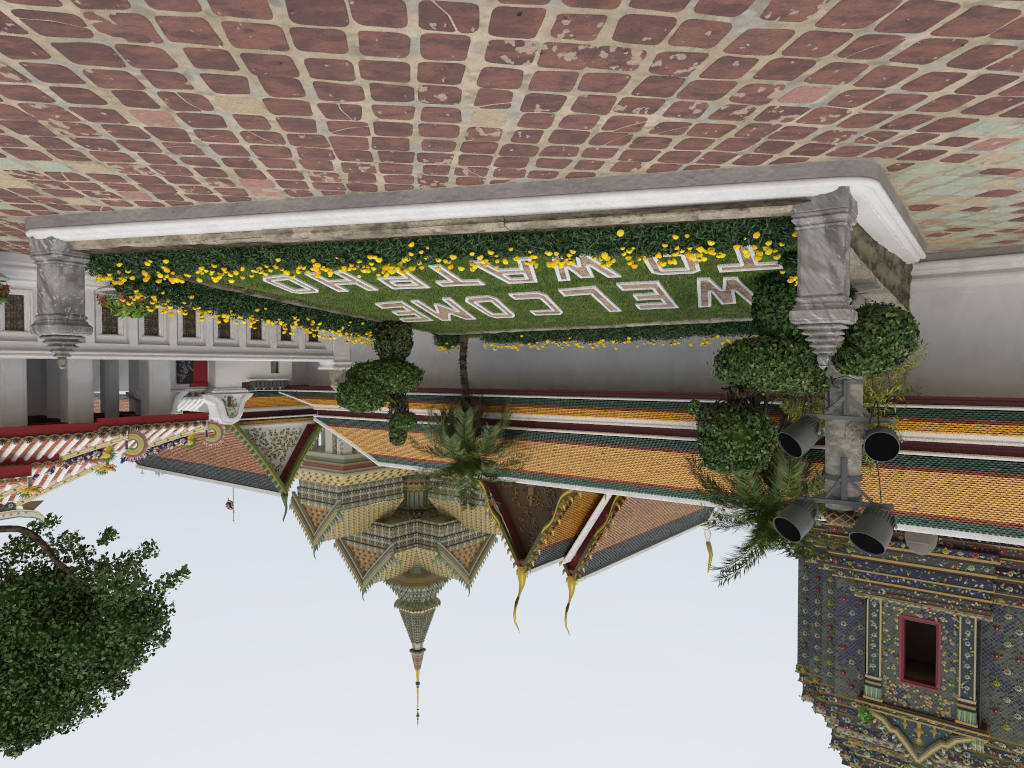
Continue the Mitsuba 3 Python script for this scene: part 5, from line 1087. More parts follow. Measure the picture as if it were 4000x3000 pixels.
def dragon(roof_k, o, fwd, size, lookup=0.0, scroll=True, gold=YEL):
    """head with open jaws on a curled neck, crest spikes, and behind it the rolled tail with a fringe"""
    fwd = A_(fwd, float); fwd[2] = 0; fwd /= np.linalg.norm(fwd); M = frame(o, fwd) @ np.diag([size, size, size, 1.0]); g = G()
    def ell(c, r_, col, ry=0):
        s = trimesh.creation.icosphere(subdivisions=2); g.add(A_(s.vertices) * A_(r_), s.faces, col, M @ trs(c, 0, 1, 0, ry))
    ell((.10, 0, .30), (.22, .15, .15), gold); ell((.30, 0, .33), (.16, .11, .075), gold, .1); ell((.43, 0, .36), (.08, .09, .06), gold); ell((.27, 0, .20), (.17, .09, .045), gold, .25); ell((.40, 0, .15), (.05, .06, .03), gold, .3)
    ell((.28, 0, .265), (.16, .07, .03), (.30, .02, .02), .12); ell((.48, 0, .40), (.05, .05, .05), gold)
    for sg in (-1, 1): ell((.15, sg * .115, .36), (.055, .05, .05), (.6, .5, .12)); ell((.165, sg * .15, .365), (.028, .022, .028), (.01, .01, .01)); ell((.10, sg * .10, .44), (.09, .03, .03), CREST, -.4)
    g.tube([[-.02, 0, .0], [-.10, 0, .10], [-.08, 0, .22], [.03, 0, .30]], [.15, .16, .16, .14], 10, gold, M=M)
    for k in range(9):
        a = -1.0 + k * .36; q = A_([.02 + .22 * -math.sin(a + .4), 0, .26 + .22 * math.cos(a + .4)])
        for y in (-.05, .05): g.tube([[q[0], y, q[2] - .04], [q[0] - .14 * math.sin(a + .4) - .04, y * 1.8, q[2] + .12 * math.cos(a + .4)]], [.035, .004], 5, CREST, M=M)
    for k in range(6): g.tube([[.2 + .045 * k, .05 * (-1) ** k, .285], [.2 + .045 * k, .05 * (-1) ** k, .255]], [.012, .003], 4, (.7, .68, .6), M=M)
    for y in (-.04, .04): g.tube([[.42, y, .20], [.52, y * 1.6, .22], [.55, y * 2, .29]], [.02, .014, .004], 5, (.28, .02, .02), M=M)
    put('dragon_head', g, 'mat_gloss', parent=roof_k)
def tail_scroll(roof_k, o, fwd, size):
    """rolled tail: a fat curl with banded sides, a rose rim and a fringe of white spikes; navy plume inside"""
    fwd = A_(fwd, float); fwd[2] = 0; fwd /= np.linalg.norm(fwd); M = frame(o, fwd) @ np.diag([size, size, size, 1.0]); g = G(); a = np.linspace(-.9, 3.9, 26)
    R_ = lambda a: .30 - .012 * a
    for j, (r0, r1, h, col) in enumerate(((.14, .19, .055, (.10, .22, .12)), (.19, .25, .075, (.56, .43, .14)), (.25, .31, .085, (.50, .38, .12)), (.31, .36, .075, (.58, .46, .16)), (.36, .40, .06, (.11, .20, .13)), (.40, .45, .05, (.38, .12, .12)))):
        k = 1.0; A = np.column_stack([np.sin(a) * r0, 0 * a, .32 - np.cos(a) * r0]); B = np.column_stack([np.sin(a) * r1, 0 * a, .32 - np.cos(a) * r1]); y = A_([0, h, 0])
        sweep(g, [(x @ M[:3, :3].T + M[:3, 3]) for x in (A - y, B - y, B + y, A + y, A - y)], None, col)
    for k in range(34):
        t = -.9 + 4.8 * k / 33; d = A_([math.sin(t), 0, -math.cos(t)]); q = A_([0, 0, .32]) + d * .43; g.tube([q, q + d * .15 + A_([0, .02 * (-1) ** k, 0])], [.032, .004], 5, (.66, .60, .60) if k % 3 else (.5, .2, .2), M=M)
    for k in range(5): g.tube([[-.24 + .0 * k, 0, .08 + .09 * k], [-.17, 0, .12 + .09 * k]], [.07, .02], 6, (.030, .035, .16), M=M)
    put('tail_scroll', g, 'mat_gloss', parent=roof_k)
def garland(roof_k, hip, sd_, k0, k1, dz):
    g = G(); P = hip[k0:k1] + UP * dz; t = np.linspace(0, len(P) - 1.001, 70); q = A_([[np.interp(u, np.arange(len(P)), P[:, i]) for i in range(3)] for u in t]) + UP * (.03 * np.sin(t * 3.2))[:, None]
    rr = np.random.default_rng(2)
    for i in range(69):
        for sg in (-1, 1):
            leaf_flat(g, frame(q[i] + sd_[min(k0, 12)] * sg * .03, q[min(i + 1, 69)] - q[i] + UP * .03 * sg + rr.normal(0, .01, 3), None, sd_[5] * sg + UP * .3), .075, .028, (.028, .032, .15) if i % 4 else (.62, .60, .58), .03)
    g.tube(q, .026, 6, (.24, .12, .16)); g.tube(q - UP * .012, .030, 6, (.03, .032, .14))
    for i in range(5):
        m = int(6 + i * 13.5)
        for sg in (-1, 1): rosette(g, frame(q[m] + sd_[5] * sg * .045 + UP * .01, E2, None, sd_[5] * sg), .062, ((.60, .62, .58), (.36, .03, .03)), 8, .04)
    put('garland', g, 'mat_gloss', parent=roof_k)
sp, hip, tn, sd_, rk = ribbed_roof('skirt_roof', 11.0, 2.60, 12.05, 3.12, 6.40, 12.5, 1.08, .145)
garland(rk, hip, sd_, 3, 14, .165); dragon(rk, hip[2] + UP * .13 + tn[2] * .10, tn[3], .40); tail_scroll(rk, hip[0] + UP * .06 - tn[1] * .06, -tn[1], .46)
sp, hip, tn, sd_, rk = ribbed_roof('second_skirt_roof', 11.0, 2.53, 11.95, 2.98, 5.12, 6.8, .95, .13)
garland(rk, hip, sd_, 3, 14, .165); dragon(rk, hip[2] + UP * .13 + tn[2] * .10, tn[3], .38); tail_scroll(rk, hip[0] + UP * .06 - tn[1] * .06, -tn[1], .42)
sp, hip, tn, sd_, rk = ribbed_roof('main_roof', 11.62, 3.05, 12.55, 3.68, 6.47, 12.5, .92, .16, .15, (.50, .20, .05))
dragon(rk, hip[1] + UP * .01 - tn[1] * .02, -tn[1], .40, scroll=False, gold=(.60, .38, .04))
RB = [W(12.55, d, z) for d, z in ((7.05, 3.98), (7.12, 3.90), (7.22, 3.86), (7.40, 3.82), (7.9, 3.83), (9, 3.88), (12, 3.95))]
g = G(); bar(g, RB, E1 * .06, UP * .12, (.68, .68, .66))
for z_, c_ in ((.02, (.55, .42, .12)), (.11, (.10, .2, .12))): bar(g, [p + UP * z_ for p in RB], E1 * .064, UP * .015, c_)
for k in range(22): rosette(g, frame(W(12.487, 7.3 + k * .1, 3.885), -E2, None, -E1), .018, ((.55, .35, .08), (.3, .1, .05)), 6, .01)
put('ridge', g, 'mat_gloss', parent=rk)
g = G(); bar(g, [W(12.55, d, 3.70) for d in (7.42, 12.5)], E1 * .04, UP * .13, (.03, .08, .05))
for k in range(9):
    for j in range(3): rosette(g, frame(W(12.505, 7.5 + k * .16 + j * .05, 3.745 + .03 * (j % 2)), -E2, None, -E1), .036, [((.62, .6, .56), (.3, .04, .03)), ((.10, .2, .12), (.3, .12, .05)), ((.30, .07, .05), (.5, .4, .2))][(k + j) % 3], 7, .02)
put('ridge_frieze', g, 'mat_gloss', parent=rk)
g = G(); g.prism(Polygon([(0, 0), (.32, .02), (.10, .22)]), -.03, .03, (.16, .10, .035), frame(W(12.55, 7.36, 3.72), E2) @ trs((0, 0, 0), 0, 1, math.pi / 2)); put('gilt_corner', g, 'mat_gloss', parent=rk)
sp, hip, tn, sd_, rk = ribbed_roof('front_roof', 11.30, 3.20, 12.1, 3.72, 7.62, 9.2, .8, .16, .15, (.50, .20, .05))
dragon(rk, hip[1] + UP * .02 - tn[1] * .02, -tn[1], .40, gold=(.60, .38, .04))

# ================================================================ white gateway with curling gables, and its door
gate = thing('chinese_gateway', 'white gateway with curling stucco gables and a red door between the pavilion and gallery', 'gateway')
def gb(key, s0, s1, d0, d1, z0, z1, mat='mat_plaster', col=WHITE): 
    g = G(); g.box([s0, -d1, z0], [s1, -d0, z1], col, MW); return put(key, g, mat, parent=gate)
gb('pier', 12.7, 13.1, 3.46, 4.02, 0, 2.0)
ear = [(-.44, .0), (-.44, .02), (-.36, .08), (-.27, .16), (-.22, .30), (-.20, .42), (-.14, .52), (-.02, .57), (.08, .55), (.15, .46), (.18, .32), (.22, .20), (.31, .12), (.44, .07), (.46, .0)]
def curl_gable(s, d, z, sc, nm):
    M = frame(W(s, d, z), E2) @ trs((0, 0, 0), 0, sc, math.pi / 2); P = Polygon([(-x, y) for x, y in ear]).buffer(0); g = G(); g.prism(P, -.16, .16, WHITE, M); put(nm, g, 'mat_plaster', parent=gate)
    for k, (a, b, t) in enumerate(((.045, .0, .20), (.0, -.045, .24), (.085, .05, .17))):
        rim = P.buffer(a).difference(P.buffer(b)).intersection(Polygon([(-2, .03), (2, .03), (2, 2), (-2, 2)])); g = G(); g.prism(rim, -t, t, WHITE, M); put('stucco_roll', g, 'mat_plaster', parent=gate)
curl_gable(12.88, 3.72, 2.08, 1.0, 'curling_gable'); curl_gable(13.45, 3.98, 2.02, 1.05, 'curling_gable'); curl_gable(12.88, 5.05, 2.0, .95, 'curling_gable')
gb('capital', 12.66, 13.14, 3.40, 4.08, 2.0, 2.03); gb('capital', 12.64, 13.16, 3.36, 4.12, 2.033, 2.075)
g = G(); M = frame(W(12.712, 3.74, 2.2), -E2, None, -E1); rr = np.random.default_rng(3)
g.box([-.03, -.04, 0], [.03, .17, .03], (.16, .05, .03), M)
for k in range(46):
    x, y = rr.uniform(-.17, .17), rr.uniform(-.02, .34); 
    if abs(x) > .20 - .35 * max(0, y - .05): continue
    leaf_flat(g, M @ trs((x, y, .004), rr.random() * 6.3), .06, .022, (.08, .20, .08))
    if k % 4 == 0: rosette(g, M @ trs((x, y, .012)), .028, ((.66, .62, .50), (.5, .35, .1)), 6, .012)
put('painted_bush', g, 'mat_satin', parent=gate)
gb('door_wall', 12.95, 13.15, 4.02, 5.35, 0, 1.99)
gb('red_door', 12.93, 12.945, 4.06, 4.66, 1.1, 1.90, 'mat_paint', (.26, .012, .02)); gb('lintel', 12.90, 12.93, 4.06, 4.42, 1.885, 1.96, 'mat_paint', (.26, .012, .02))
g = G(); M = frame(W(12.926, 4.52, 1.55), -E2, None, -E1); g.box([-.16, -.42, 0], [.16, .33, .005], (.012, .012, .018), M)
for k in range(60):
    x, y = rr.uniform(-.13, .13), rr.uniform(-.38, .26); c = [(.20, .22, .30), (.35, .25, .30), (.15, .22, .26), (.40, .33, .12), (.30, .32, .36)][k % 5]; a = rr.random() * 6
    g.tube([A_([x, y, .008]), A_([x + .05 * math.cos(a), y + .05 * math.sin(a), .01]), A_([x + .06 * math.cos(a + 1), y + .06 * math.sin(a + 1), .008])], [.006, .012, .004], 5, c, M=M)
put('mural_panel', g, 'mat_paint', parent=gate)
for z_, o in ((1.96, .04), (2.0, .08), (2.04, .05)): gb('cornice', 12.95 - o, 13.2, 4.12, 5.3, z_, z_ + .032)
g = G()
for k in range(9): rosette(g, frame(W(12.87, 4.2 + .13 * k, 2.105), -E2, None, -E1), .05, ((.07, .11, .05), (.22, .12, .05)), 7, .03)
g.box([12.875, -5.3, 2.07], [13.2, -4.12, 2.145], (.36, .35, .30), MW); put('flower_frieze', g, 'mat_satin', parent=gate)
for k in range(11):
    d = 4.18 + .105 * k; g = G(); g.tube([W(12.76, d, 2.17), W(12.98, d, 2.30), W(13.25, d, 2.42)], [.032, .032, .032], 7, WHITE); put('rib', g, 'mat_paint', parent=gate, smooth=40)
gb('roof_slab', 12.86, 13.25, 4.12, 5.3, 2.15, 2.20)
g = G(); MSW = A_([[0, 0, 1, 15.25], [-1, 0, 0, 0], [0, 1, 0, 0], [0, 0, 0, 1.0]])
g.prism(Polygon([(.55, 0), (3.4, 0), (3.4, 1.93), (.55, 1.93)]).difference(Polygon([(.92, 1.28), (1.17, 1.28), (1.17, 1.72), (.92, 1.72)])), 0, .22, WHITE, MW @ MSW); put('side_wall', g, 'mat_plaster', parent=gate); gb('side_wall_cap', 15.16, 15.45, .72, 1.82, 1.86, 1.90)
g = G(); g.box([15.30, -.97, 1.28], [15.33, -.92, 1.72], (.03, .07, .03), MW); put('window_shutter', g, 'mat_satin', parent=gate)
g = G()
for k in range(9):
    d = .78 + k * .115; v, f = slab([-.045, -.05, 0], [.045, .05, .17], 2, .03, 12, k); g.add(v, f, (.11, .11, .115), frame(W(15.2, d, 1.905), E2))
    g.lathe([(.055, 0), (.02, .06), (0, .10)], 4, (.26, .28, .27) if k % 2 else (.05, .10, .07), trs(W(15.2, d + .05, 2.06)))
put('carved_cresting', g, 'mat_matte', parent=gate)

# ================================================================ chedi clad in glazed mosaic, close behind the gallery
def mosaic(p, n, uv):
    """small square tiles laid diagonally, grouted white; blue fields, grey-green where the glaze has weathered"""
    a, b = (uv.x + uv.y) * 9.6, (uv.x - uv.y) * 9.6
    i, j = dr.floor(a), dr.floor(b); u, v = a - i, b - j; t = cell_rand(i, j)
    w = f2(uv.x * .9 + 3.3, uv.y * .9 + .7, 3) + .16 * (t - .5)
    c = mix((.010, .014, .060), (.060, .068, .050), smoothstep(.46, .55, w)) * (.5 + .9 * t)
    line = dr.minimum(dr.minimum(u, 1 - u), dr.minimum(v, 1 - v))
    return mix((.24, .25, .25), c, smoothstep(.03, .07, line + .03 * cell_rand(j, i)))
scene['mat_mosaic'] = two(pr(mosaic, .35, .5))
che = thing('mosaic_chedi', 'tall chedi clad in blue and green flower mosaic with a red framed window', 'chedi')
NAVY, OLIVE, GOLD, MAROON, CREAM = (.010, .014, .045), (.042, .052, .030), (.40, .29, .08), (.070, .018, .022), (.40, .38, .30)
def redent(a, st, n):
    q = []
    R = a + st * n
    for k in range(n): q += [(a + st * k, -R + st * k), (a + st * k, -R + st * (k + 1))]
    q.append((a + st * n, -a)); q = q[:]
    out = []
    for r_ in range(4):
        c, s = [(1, 0), (0, 1), (-1, 0), (0, -1)][r_]; out += [(x * c - y * s, x * s + y * c) for x, y in q]
    return A_(out), R
PLAN, RPL = redent(2.12, .45, 3); CH = frame(W(2.06, -9.0 - RPL), E1)
def band_prism(parent, key, k0, k1, z0, z1, col, mat='mat_gloss', plan=PLAN, M=None, capz=True, uvs=None):
    g = G(); M = CH if M is None else M; g.lathe([(k0, z0), (k1, z1)], 4, col, M, plan, True); return put(key, g, mat, parent=parent)
# walls with mosaic uv along the perimeter
def mosaic_wall(parent, key, plan, M, k, z0, z1, hole=None):
    n = len(plan); V, F, U = [], [], []; u0 = 0.0
    for i in range(n):
        a, b = plan[i] * k, plan[(i + 1) % n] * k; L = np.linalg.norm(b - a)
        if hole and i == n - 1:                                # the front face, pierced behind the window
            x0, x1, h0, h1 = hole
            for c0, c1, y0, y1 in ((a[0], x0, z0, z1), (x1, b[0], z0, z1), (x0, x1, z0, h0), (x0, x1, h1, z1)):
                m = len(V); V += [[c0, a[1], y0], [c1, a[1], y0], [c1, a[1], y1], [c0, a[1], y1]]; U += [[u0 + c0 - a[0], y0], [u0 + c1 - a[0], y0], [u0 + c1 - a[0], y1], [u0 + c0 - a[0], y1]]; F.append([m, m + 1, m + 2, m + 3])
            u0 += L; continue
        V += [[a[0], a[1], z0], [b[0], b[1], z0], [b[0], b[1], z1], [a[0], a[1], z1]]; U += [[u0, z0], [u0 + L, z0], [u0 + L, z1], [u0, z1]]; m = len(V) - 4; F.append([m, m + 1, m + 2, m + 3]); u0 += L
    V = A_(V) @ M[:3, :3].T + M[:3, 3]; kk = numbered(f'{parent}__{key}'); scene[kk] = mikit.ply((V, A_(F)), 'mat_mosaic', uv=A_(U)); return kk
mosaic_wall(che, 'mosaic_wall', PLAN, CH, 1.0, 7.30, 10.52, (1.74 - 2.06, 2.54 - 2.06, 7.92, 9.57)); mosaic_wall(che, 'lower_wall', PLAN, CH, 1.12, 0, 5.6)
prof = [(1.12, 5.6, NAVY), (1.14, 5.75, GOLD), (1.10, 5.82, MAROON), (1.10, 6.0, OLIVE), (1.12, 6.05, GOLD), (1.07, 6.12, MAROON), (1.07, 6.30, NAVY), (1.09, 6.50, OLIVE), (1.09, 6.55, GOLD), (1.05, 6.62, MAROON), (1.05, 6.68, NAVY), (1.06, 6.90, OLIVE), (1.06, 6.95, GOLD), (1.03, 7.0, MAROON), (1.03, 7.06, OLIVE), (1.035, 7.2, GOLD), (1.035, 7.24, MAROON), (1.0, 7.30, NAVY)]
cor = [(1.0, 10.52, GOLD), (1.01, 10.56, OLIVE), (1.01, 10.72, GOLD), (1.02, 10.76, MAROON), (.985, 10.82, NAVY), (.985, 11.0, GOLD), (1.0, 11.04, MAROON), (.96, 11.10, OLIVE), (.96, 11.30, NAVY), (.965, 11.46, GOLD), (.97, 11.50, CREAM), (.97, 11.62, MAROON), (.87, 11.66, OLIVE), (.87, 11.84, GOLD), (.88, 11.97, MAROON), (.78, 12.02, NAVY), (.78, 12.20, OLIVE), (.79, 12.36, GOLD), (.79, 12.40, MAROON), (.75, 12.45, OLIVE), (.75, 12.70, NAVY), (.76, 12.90, GOLD), (.76, 13.03, MAROON), (.67, 13.08, OLIVE), (.67, 13.30, NAVY), (.68, 13.50, GOLD), (.60, 13.58, MAROON), (.60, 14.0, OLIVE), (.5, 14.5, NAVY), (.36, 15.6, OLIVE), (.2, 18, OLIVE), (.05, 25, GOLD), (0, 27, GOLD)]
for nm, pf in (('base_moulding', prof), ('cornice', cor)):
    for a, b in zip(pf[:-1], pf[1:]): band_prism(che, nm, a[0], b[0], a[1], b[1], a[2])
rr = np.random.default_rng(31)
# shared rosettes and sprays
ROS = []
for pc, cc in (((.58, .58, .54), (.22, .05, .05)), ((.50, .16, .14), (.16, .02, .03)), ((.55, .48, .12), (.5, .4, .06)), ((.55, .58, .56), (.06, .08, .20)), ((.50, .60, .45), (.4, .42, .1)), ((.30, .08, .10), (.5, .48, .4))):
    g = G(); rosette(g, np.eye(4), 1.0, (pc, cc), 10, .45); rosette(g, trs((0, 0, .12)), .62, (A_(pc) * .8, cc), 8, .5); ROS.append(shape(g, 'mat_gloss'))
g = G()
g.tube([[0, -.9, .05], [.03, -1.6, .1], [0, -2.6, .05]], .10, 5, (.20, .19, .06))
for x, a in ((-.35, 3.9), (.35, -.75), (-.5, 3.6), (.5, -.45), (-.2, 2.2), (.2, .95)): leaf_flat(g, trs((x, -1.5 if abs(a) > .5 and a != 2.2 and a != .95 else .5, .02), a), 1.5 if a not in (2.2, .95) else .9, .34, (.085, .115, .05), .2)
for x in (-1, 1): leaf_flat(g, trs((x * .9, .1, .05), 0 if x > 0 else math.pi), .6, .22, (.45, .38, .10), .2)
leaf_flat(g, trs((0, 1.0, .05), math.pi / 2), .9, .4, (.10, .14, .06), .2)
SPRAY = shape(g, 'mat_satin')
def face_edges(plan, M, k):
    for i in range(len(plan)):
        a, b = plan[i] * k, plan[(i + 1) % len(plan)] * k; t = (b - a) / np.linalg.norm(b - a); nrm = A_([t[1], -t[0]])
        P = lambda q, z, M=M: M[:3, :3] @ A_([q[0], q[1], z]) + M[:3, 3]
        yield a, b, t, nrm, np.linalg.norm(b - a), M[:3, :3] @ A_([t[0], t[1], 0]), M[:3, :3] @ A_([nrm[0], nrm[1], 0]), P
def toward(n, o): return n @ (o - EYE) < -.12 * np.linalg.norm(o - EYE)
nros = 0
bay = (.80, 3.42)
for a, b, t, nrm, L, T_, N_, P in face_edges(PLAN, CH, 1.0):
    if not toward(N_, P((a + b) / 2, 9)): continue
    nx = max(1, int(round(L / .44)))
    for row in range(9):
        for k in range(nx + 1):
            u = (k + .5 * (row % 2)) * L / nx if L > .6 else L * (.5 if row % 2 else .5)
            if L <= .6 and k > 0: continue
            if u < .02 or u > L - .02: continue
            q = a + t * u; z = 7.52 + row * .335 + (.16 if L <= .6 and int(a[0] * 100) % 2 else 0); o = P(q, z)
            s_ = (o - ORG) @ E1
            if L > 1 and abs(N_ @ E2) > .9 and bay[0] - .1 < s_ < bay[1] + .12 and z < 10.6: continue
            M = frame(o + N_ * .004, T_, None, N_) @ np.diag([.078, .078, .078, 1.0]); copy('flower_spray', SPRAY, M, che); copy('rosette', ROS[[0, 0, 0, 2, 5, 3, 4][rr.integers(7)]], M, che); nros += 1
for zc, kk, every in ((6.42, 1.085, .36), (6.80, 1.058, .33), (7.13, 1.036, .4), (5.9, 1.105, .5), (10.64, 1.011, .34), (10.91, .986, .4), (11.2, .961, .42), (11.38, .963, .42), (11.75, .871, .45), (12.1, .781, .45), (12.28, .786, .45), (12.57, .751, .5), (12.8, .757, .5), (13.2, .671, .5)):
    for a, b, t, nrm, L, T_, N_, P in face_edges(PLAN, CH, kk):
        if not toward(N_, P((a + b) / 2, zc)): continue
        m = max(1, int(L / every))
        for k in range(m):
            o = P(a + t * L * (k + .5) / m, zc)
            if nros < 296: copy('rosette', ROS[rr.integers(6)], frame(o + N_ * .006, T_, None, N_) @ np.diag([.062 if k % 2 else .082] * 3 + [1.0]), che); nros += 1
# beads and scrolls along every band, too small to tell apart
g = G(); g2 = G()
for (k0, z0, c0), (k1, z1, c1) in list(zip(prof[:-1], prof[1:])) + list(zip(cor[:30], cor[1:31])):
    if z1 - z0 < .09: continue
    for a, b, t, nrm, L, T_, N_, P in face_edges(PLAN, CH, (k0 + k1) / 2):
        if not toward(N_, P((a + b) / 2, z0)): continue
        for q in np.arange(.03, L, .05):
            o = P(a + t * q, (z0 + z1) / 2 + rr.uniform(-.42, .42) * (z1 - z0)) + N_ * .012; cl = [(.36, .29, .09), (.07, .14, .07), (.48, .48, .44), (.06, .14, .12), (.22, .06, .04), (.07, .08, .20), (.09, .16, .08)][rr.integers(7)]
            leaf_flat(g, frame(o, T_, None, N_) @ trs((0, 0, 0), rr.random() * 6.3), rr.uniform(.07, .13), .026, cl, .012)
kk = put('scroll_relief', g, 'mat_gloss', parent=che); label(kk, kind='stuff')
for a, b, t, nrm, L, T_, N_, P in face_edges(PLAN, CH, 1.0):                      # yellow and white corner strips
    if L < 1 and toward(N_, P((a + b) / 2, 9)):
        g = G(); q = P(a, 0) + N_ * .004; g.tube([q + UP * 7.3, q + UP * 10.52], .018, 5, (.42, .40, .34)); put('corner_strip', g, 'mat_satin', parent=che)
# window bay
FD_ = -8.66
def fb(key, s0, s1, z0, z1, d0, d1, col, mat='mat_gloss'):
    g = G(); g.box([s0, -d1, z0], [s1, -d0, z1], col, MW); return put(key, g, mat, parent=che)
def face_mosaic(key, s0, s1, z0, z1, d, hole=None):
    P = Polygon([(s0, z0), (s1, z0), (s1, z1), (s0, z1)])
    if hole: P = P.difference(Polygon([(hole[0], hole[2]), (hole[1], hole[2]), (hole[1], hole[3]), (hole[0], hole[3])]))
    m = trimesh.creation.extrude_polygon(P, .02, engine='earcut'); v = A_(m.vertices); V = A_([W(x, d - .02 + h, y) for x, y, h in v]); scene[numbered(f'{che}__{key}')] = mikit.ply((V, A_(m.faces)[:, ::-1]), 'mat_mosaic', uv=v[:, :2] + 20.35)
hw = (1.74, 2.54, 7.92, 9.57)
face_mosaic('bay_panel', 1.30, 3.0, 7.55, 10.24, FD_, hw); fb('bay_side', .86, .88, 6.0, 10.3, -9.1, FD_ - .0, OLIVE); fb('bay_side', 3.38, 3.40, 6.0, 10.3, -9.1, FD_, OLIVE)
for z0, z1, o, c in ((5.95, 6.1, .30, NAVY), (6.1, 6.16, .33, GOLD), (6.16, 6.24, .20, MAROON), (6.24, 6.46, .22, OLIVE), (6.46, 6.52, .26, GOLD), (6.52, 6.60, .16, MAROON), (6.60, 6.84, .19, NAVY), (6.84, 6.88, .22, GOLD), (6.88, 7.08, .14, NAVY), (7.08, 7.13, .18, GOLD), (7.13, 7.20, .10, MAROON), (7.20, 7.30, .12, OLIVE), (7.30, 7.36, .10, MAROON), (7.36, 7.46, .13, (.10, .06, .05)), (7.46, 7.50, .17, GOLD), (7.50, 7.56, .19, CREAM), (10.24, 10.30, .10, (.05, .03, .03)), (10.30, 10.34, .16, GOLD), (10.34, 10.43, .12, OLIVE), (10.43, 10.47, .15, GOLD)):
    fb('bay_moulding', .84 - o, 3.42 + o, z0, z1, -9.05, FD_ + o, c)
    if z1 - z0 > .09 and z0 < 10.4:
        for k in range(int((2.6 + 2 * o) / .30)):
            if nros < 300: copy('rosette', ROS[rr.integers(6)], frame(W(.84 - o + .15 + .30 * k, FD_ + o + .004, (z0 + z1) / 2), E1, None, -E2) @ np.diag([.05 + .025 * (k % 2)] * 3 + [1.0]), che); nros += 1
g = G()
for z0, z1, o in ((5.95, 6.1, .30), (6.24, 6.46, .22), (6.60, 6.84, .19), (6.88, 7.08, .14), (7.20, 7.30, .12), (7.36, 7.46, .13), (7.50, 7.56, .19), (10.34, 10.43, .12)):
    for q in np.arange(.86 - o, 3.40 + o, .05):
        cl = [(.36, .29, .09), (.07, .14, .07), (.48, .48, .44), (.06, .14, .12), (.22, .06, .04), (.09, .10, .24), (.09, .16, .08)][rr.integers(7)]
        leaf_flat(g, frame(W(q, FD_ + o + .003, (z0 + z1) / 2 + (z1 - z0 - .05) * rr.uniform(-.45, .45)), E1, None, -E2) @ trs((0, 0, 0), rr.random() * 6.3), rr.uniform(.06, .12), .024, cl, .012)
label(put('bay_scrolls', g, 'mat_gloss', parent=che), kind='stuff')
for s0 in (.98, 3.01):
    fb('pilaster', s0, s0 + .31, 7.56, 9.62, -9.0, FD_ + .06, (.02, .035, .055))
    for e in (-.012, .29): fb('pilaster_edge', s0 + e, s0 + e + .034, 7.56, 9.60, -9.0, FD_ + .085, (.47, .41, .20))
    for k in range(7):
        if k % 2: copy('flower_spray', SPRAY, frame(W(s0 + .155, FD_ + .064, 7.72 + k * .27), E1, None, -E2) @ np.diag([.055] * 3 + [1.0]), che)
        copy('rosette', ROS[0], frame(W(s0 + .155, FD_ + .066, 7.70 + k * .27), E1, None, -E2) @ np.diag([.058] * 3 + [1.0]), che)
    g = G()
    for q in np.arange(7.65, 9.55, .06): leaf_flat(g, frame(W(s0 + .155 + .07 * math.sin(q * 11), FD_ + .064, q), E1, None, -E2) @ trs((0, 0, 0), rr.random() * 6.3), .075, .024, [(.42, .45, .12), (.10, .30, .20), (.12, .25, .08)][rr.integers(3)], .015)
    label(put('vine', g, 'mat_gloss', parent=che), kind='stuff')
    for z0, z1, o, c in ((9.60, 9.66, .03, CREAM), (9.66, 9.74, -.02, MAROON), (9.74, 9.80, .03, (.30, .22, .12)), (9.80, 9.86, .0, OLIVE), (9.86, 10.14, .04, (.12, .20, .16)), (10.14, 10.2, .07, GOLD)):
        fb('capital', s0 - o, s0 + .31 + o, z0, z1, -9.0, FD_ + .08 + o, c)
    g = G()
    for k in range(6): g.tube([W(s0 + .02 + .055 * k, FD_ + .125, 9.87), W(s0 + .02 + .055 * k, FD_ + .135, 10.0), W(s0 + .02 + .055 * k, FD_ + .155, 10.13)], [.03, .028, .01], 5, [(.12, .30, .26), (.45, .40, .16)][k % 2])
    label(put('capital_petals', g, 'mat_gloss', parent=che), kind='stuff')
# vine round the window
g = G(); gv = []
for k in range(12):
    for s_ in (1.40, 1.62, 2.66, 2.88): gv.append((s_ + rr.normal(0, .03), 7.70 + k * .21 + (.1 if s_ in (1.62, 2.66) else 0)))
for s_ in np.arange(1.5, 2.8, .16): gv += [(s_, 9.72 + rr.normal(0, .05)), (s_ + .07, 9.95 + rr.normal(0, .05)), (s_, 7.74 + rr.normal(0, .03)), (s_, 10.12)]
for i, (s_, z_) in enumerate(gv):
    M = frame(W(s_, FD_ + .004, z_), E1, None, -E2)
    for q in range(2): leaf_flat(g, M @ trs((rr.normal(0, .05), rr.normal(0, .05), 0), rr.random() * 6.3), .085, .032, [(.48, .44, .10), (.30, .38, .10), (.50, .28, .10)][rr.integers(3)], .014)
    if i % 3 == 0: rosette(g, M, .052, ((.56, .56, .52), (.3, .1, .12)), 9, .03)
for s_ in (1.40, 1.62, 2.66, 2.88): g.tube([W(s_ + .02 * math.sin(z * 9), FD_ + .006, z) for z in np.arange(7.6, 10.2, .1)], .008, 4, (.08, .19, .10))
label(put('flowering_vine', g, 'mat_gloss', parent=che), kind='stuff')
win = numbered(f'{che}__window'); g = G(); wo = Polygon([(hw[0] - .05, hw[2] - .05), (hw[1] + .05, hw[2] - .05), (hw[1] + .05, hw[3] + .05), (hw[0] - .05, hw[3] + .05)]).difference(Polygon([(hw[0] + .05, hw[2] + .05), (hw[1] - .05, hw[2] + .05), (hw[1] - .05, hw[3] - .05), (hw[0] + .05, hw[3] - .05)]))
MF = A_([[1, 0, 0, 0], [0, 0, -1, 0], [0, 1, 0, 0], [0, 0, 0, 1.0]])
def face_prism(g, poly, d0, d1, col): g.prism(poly, d0, d1, col, MW @ MF)
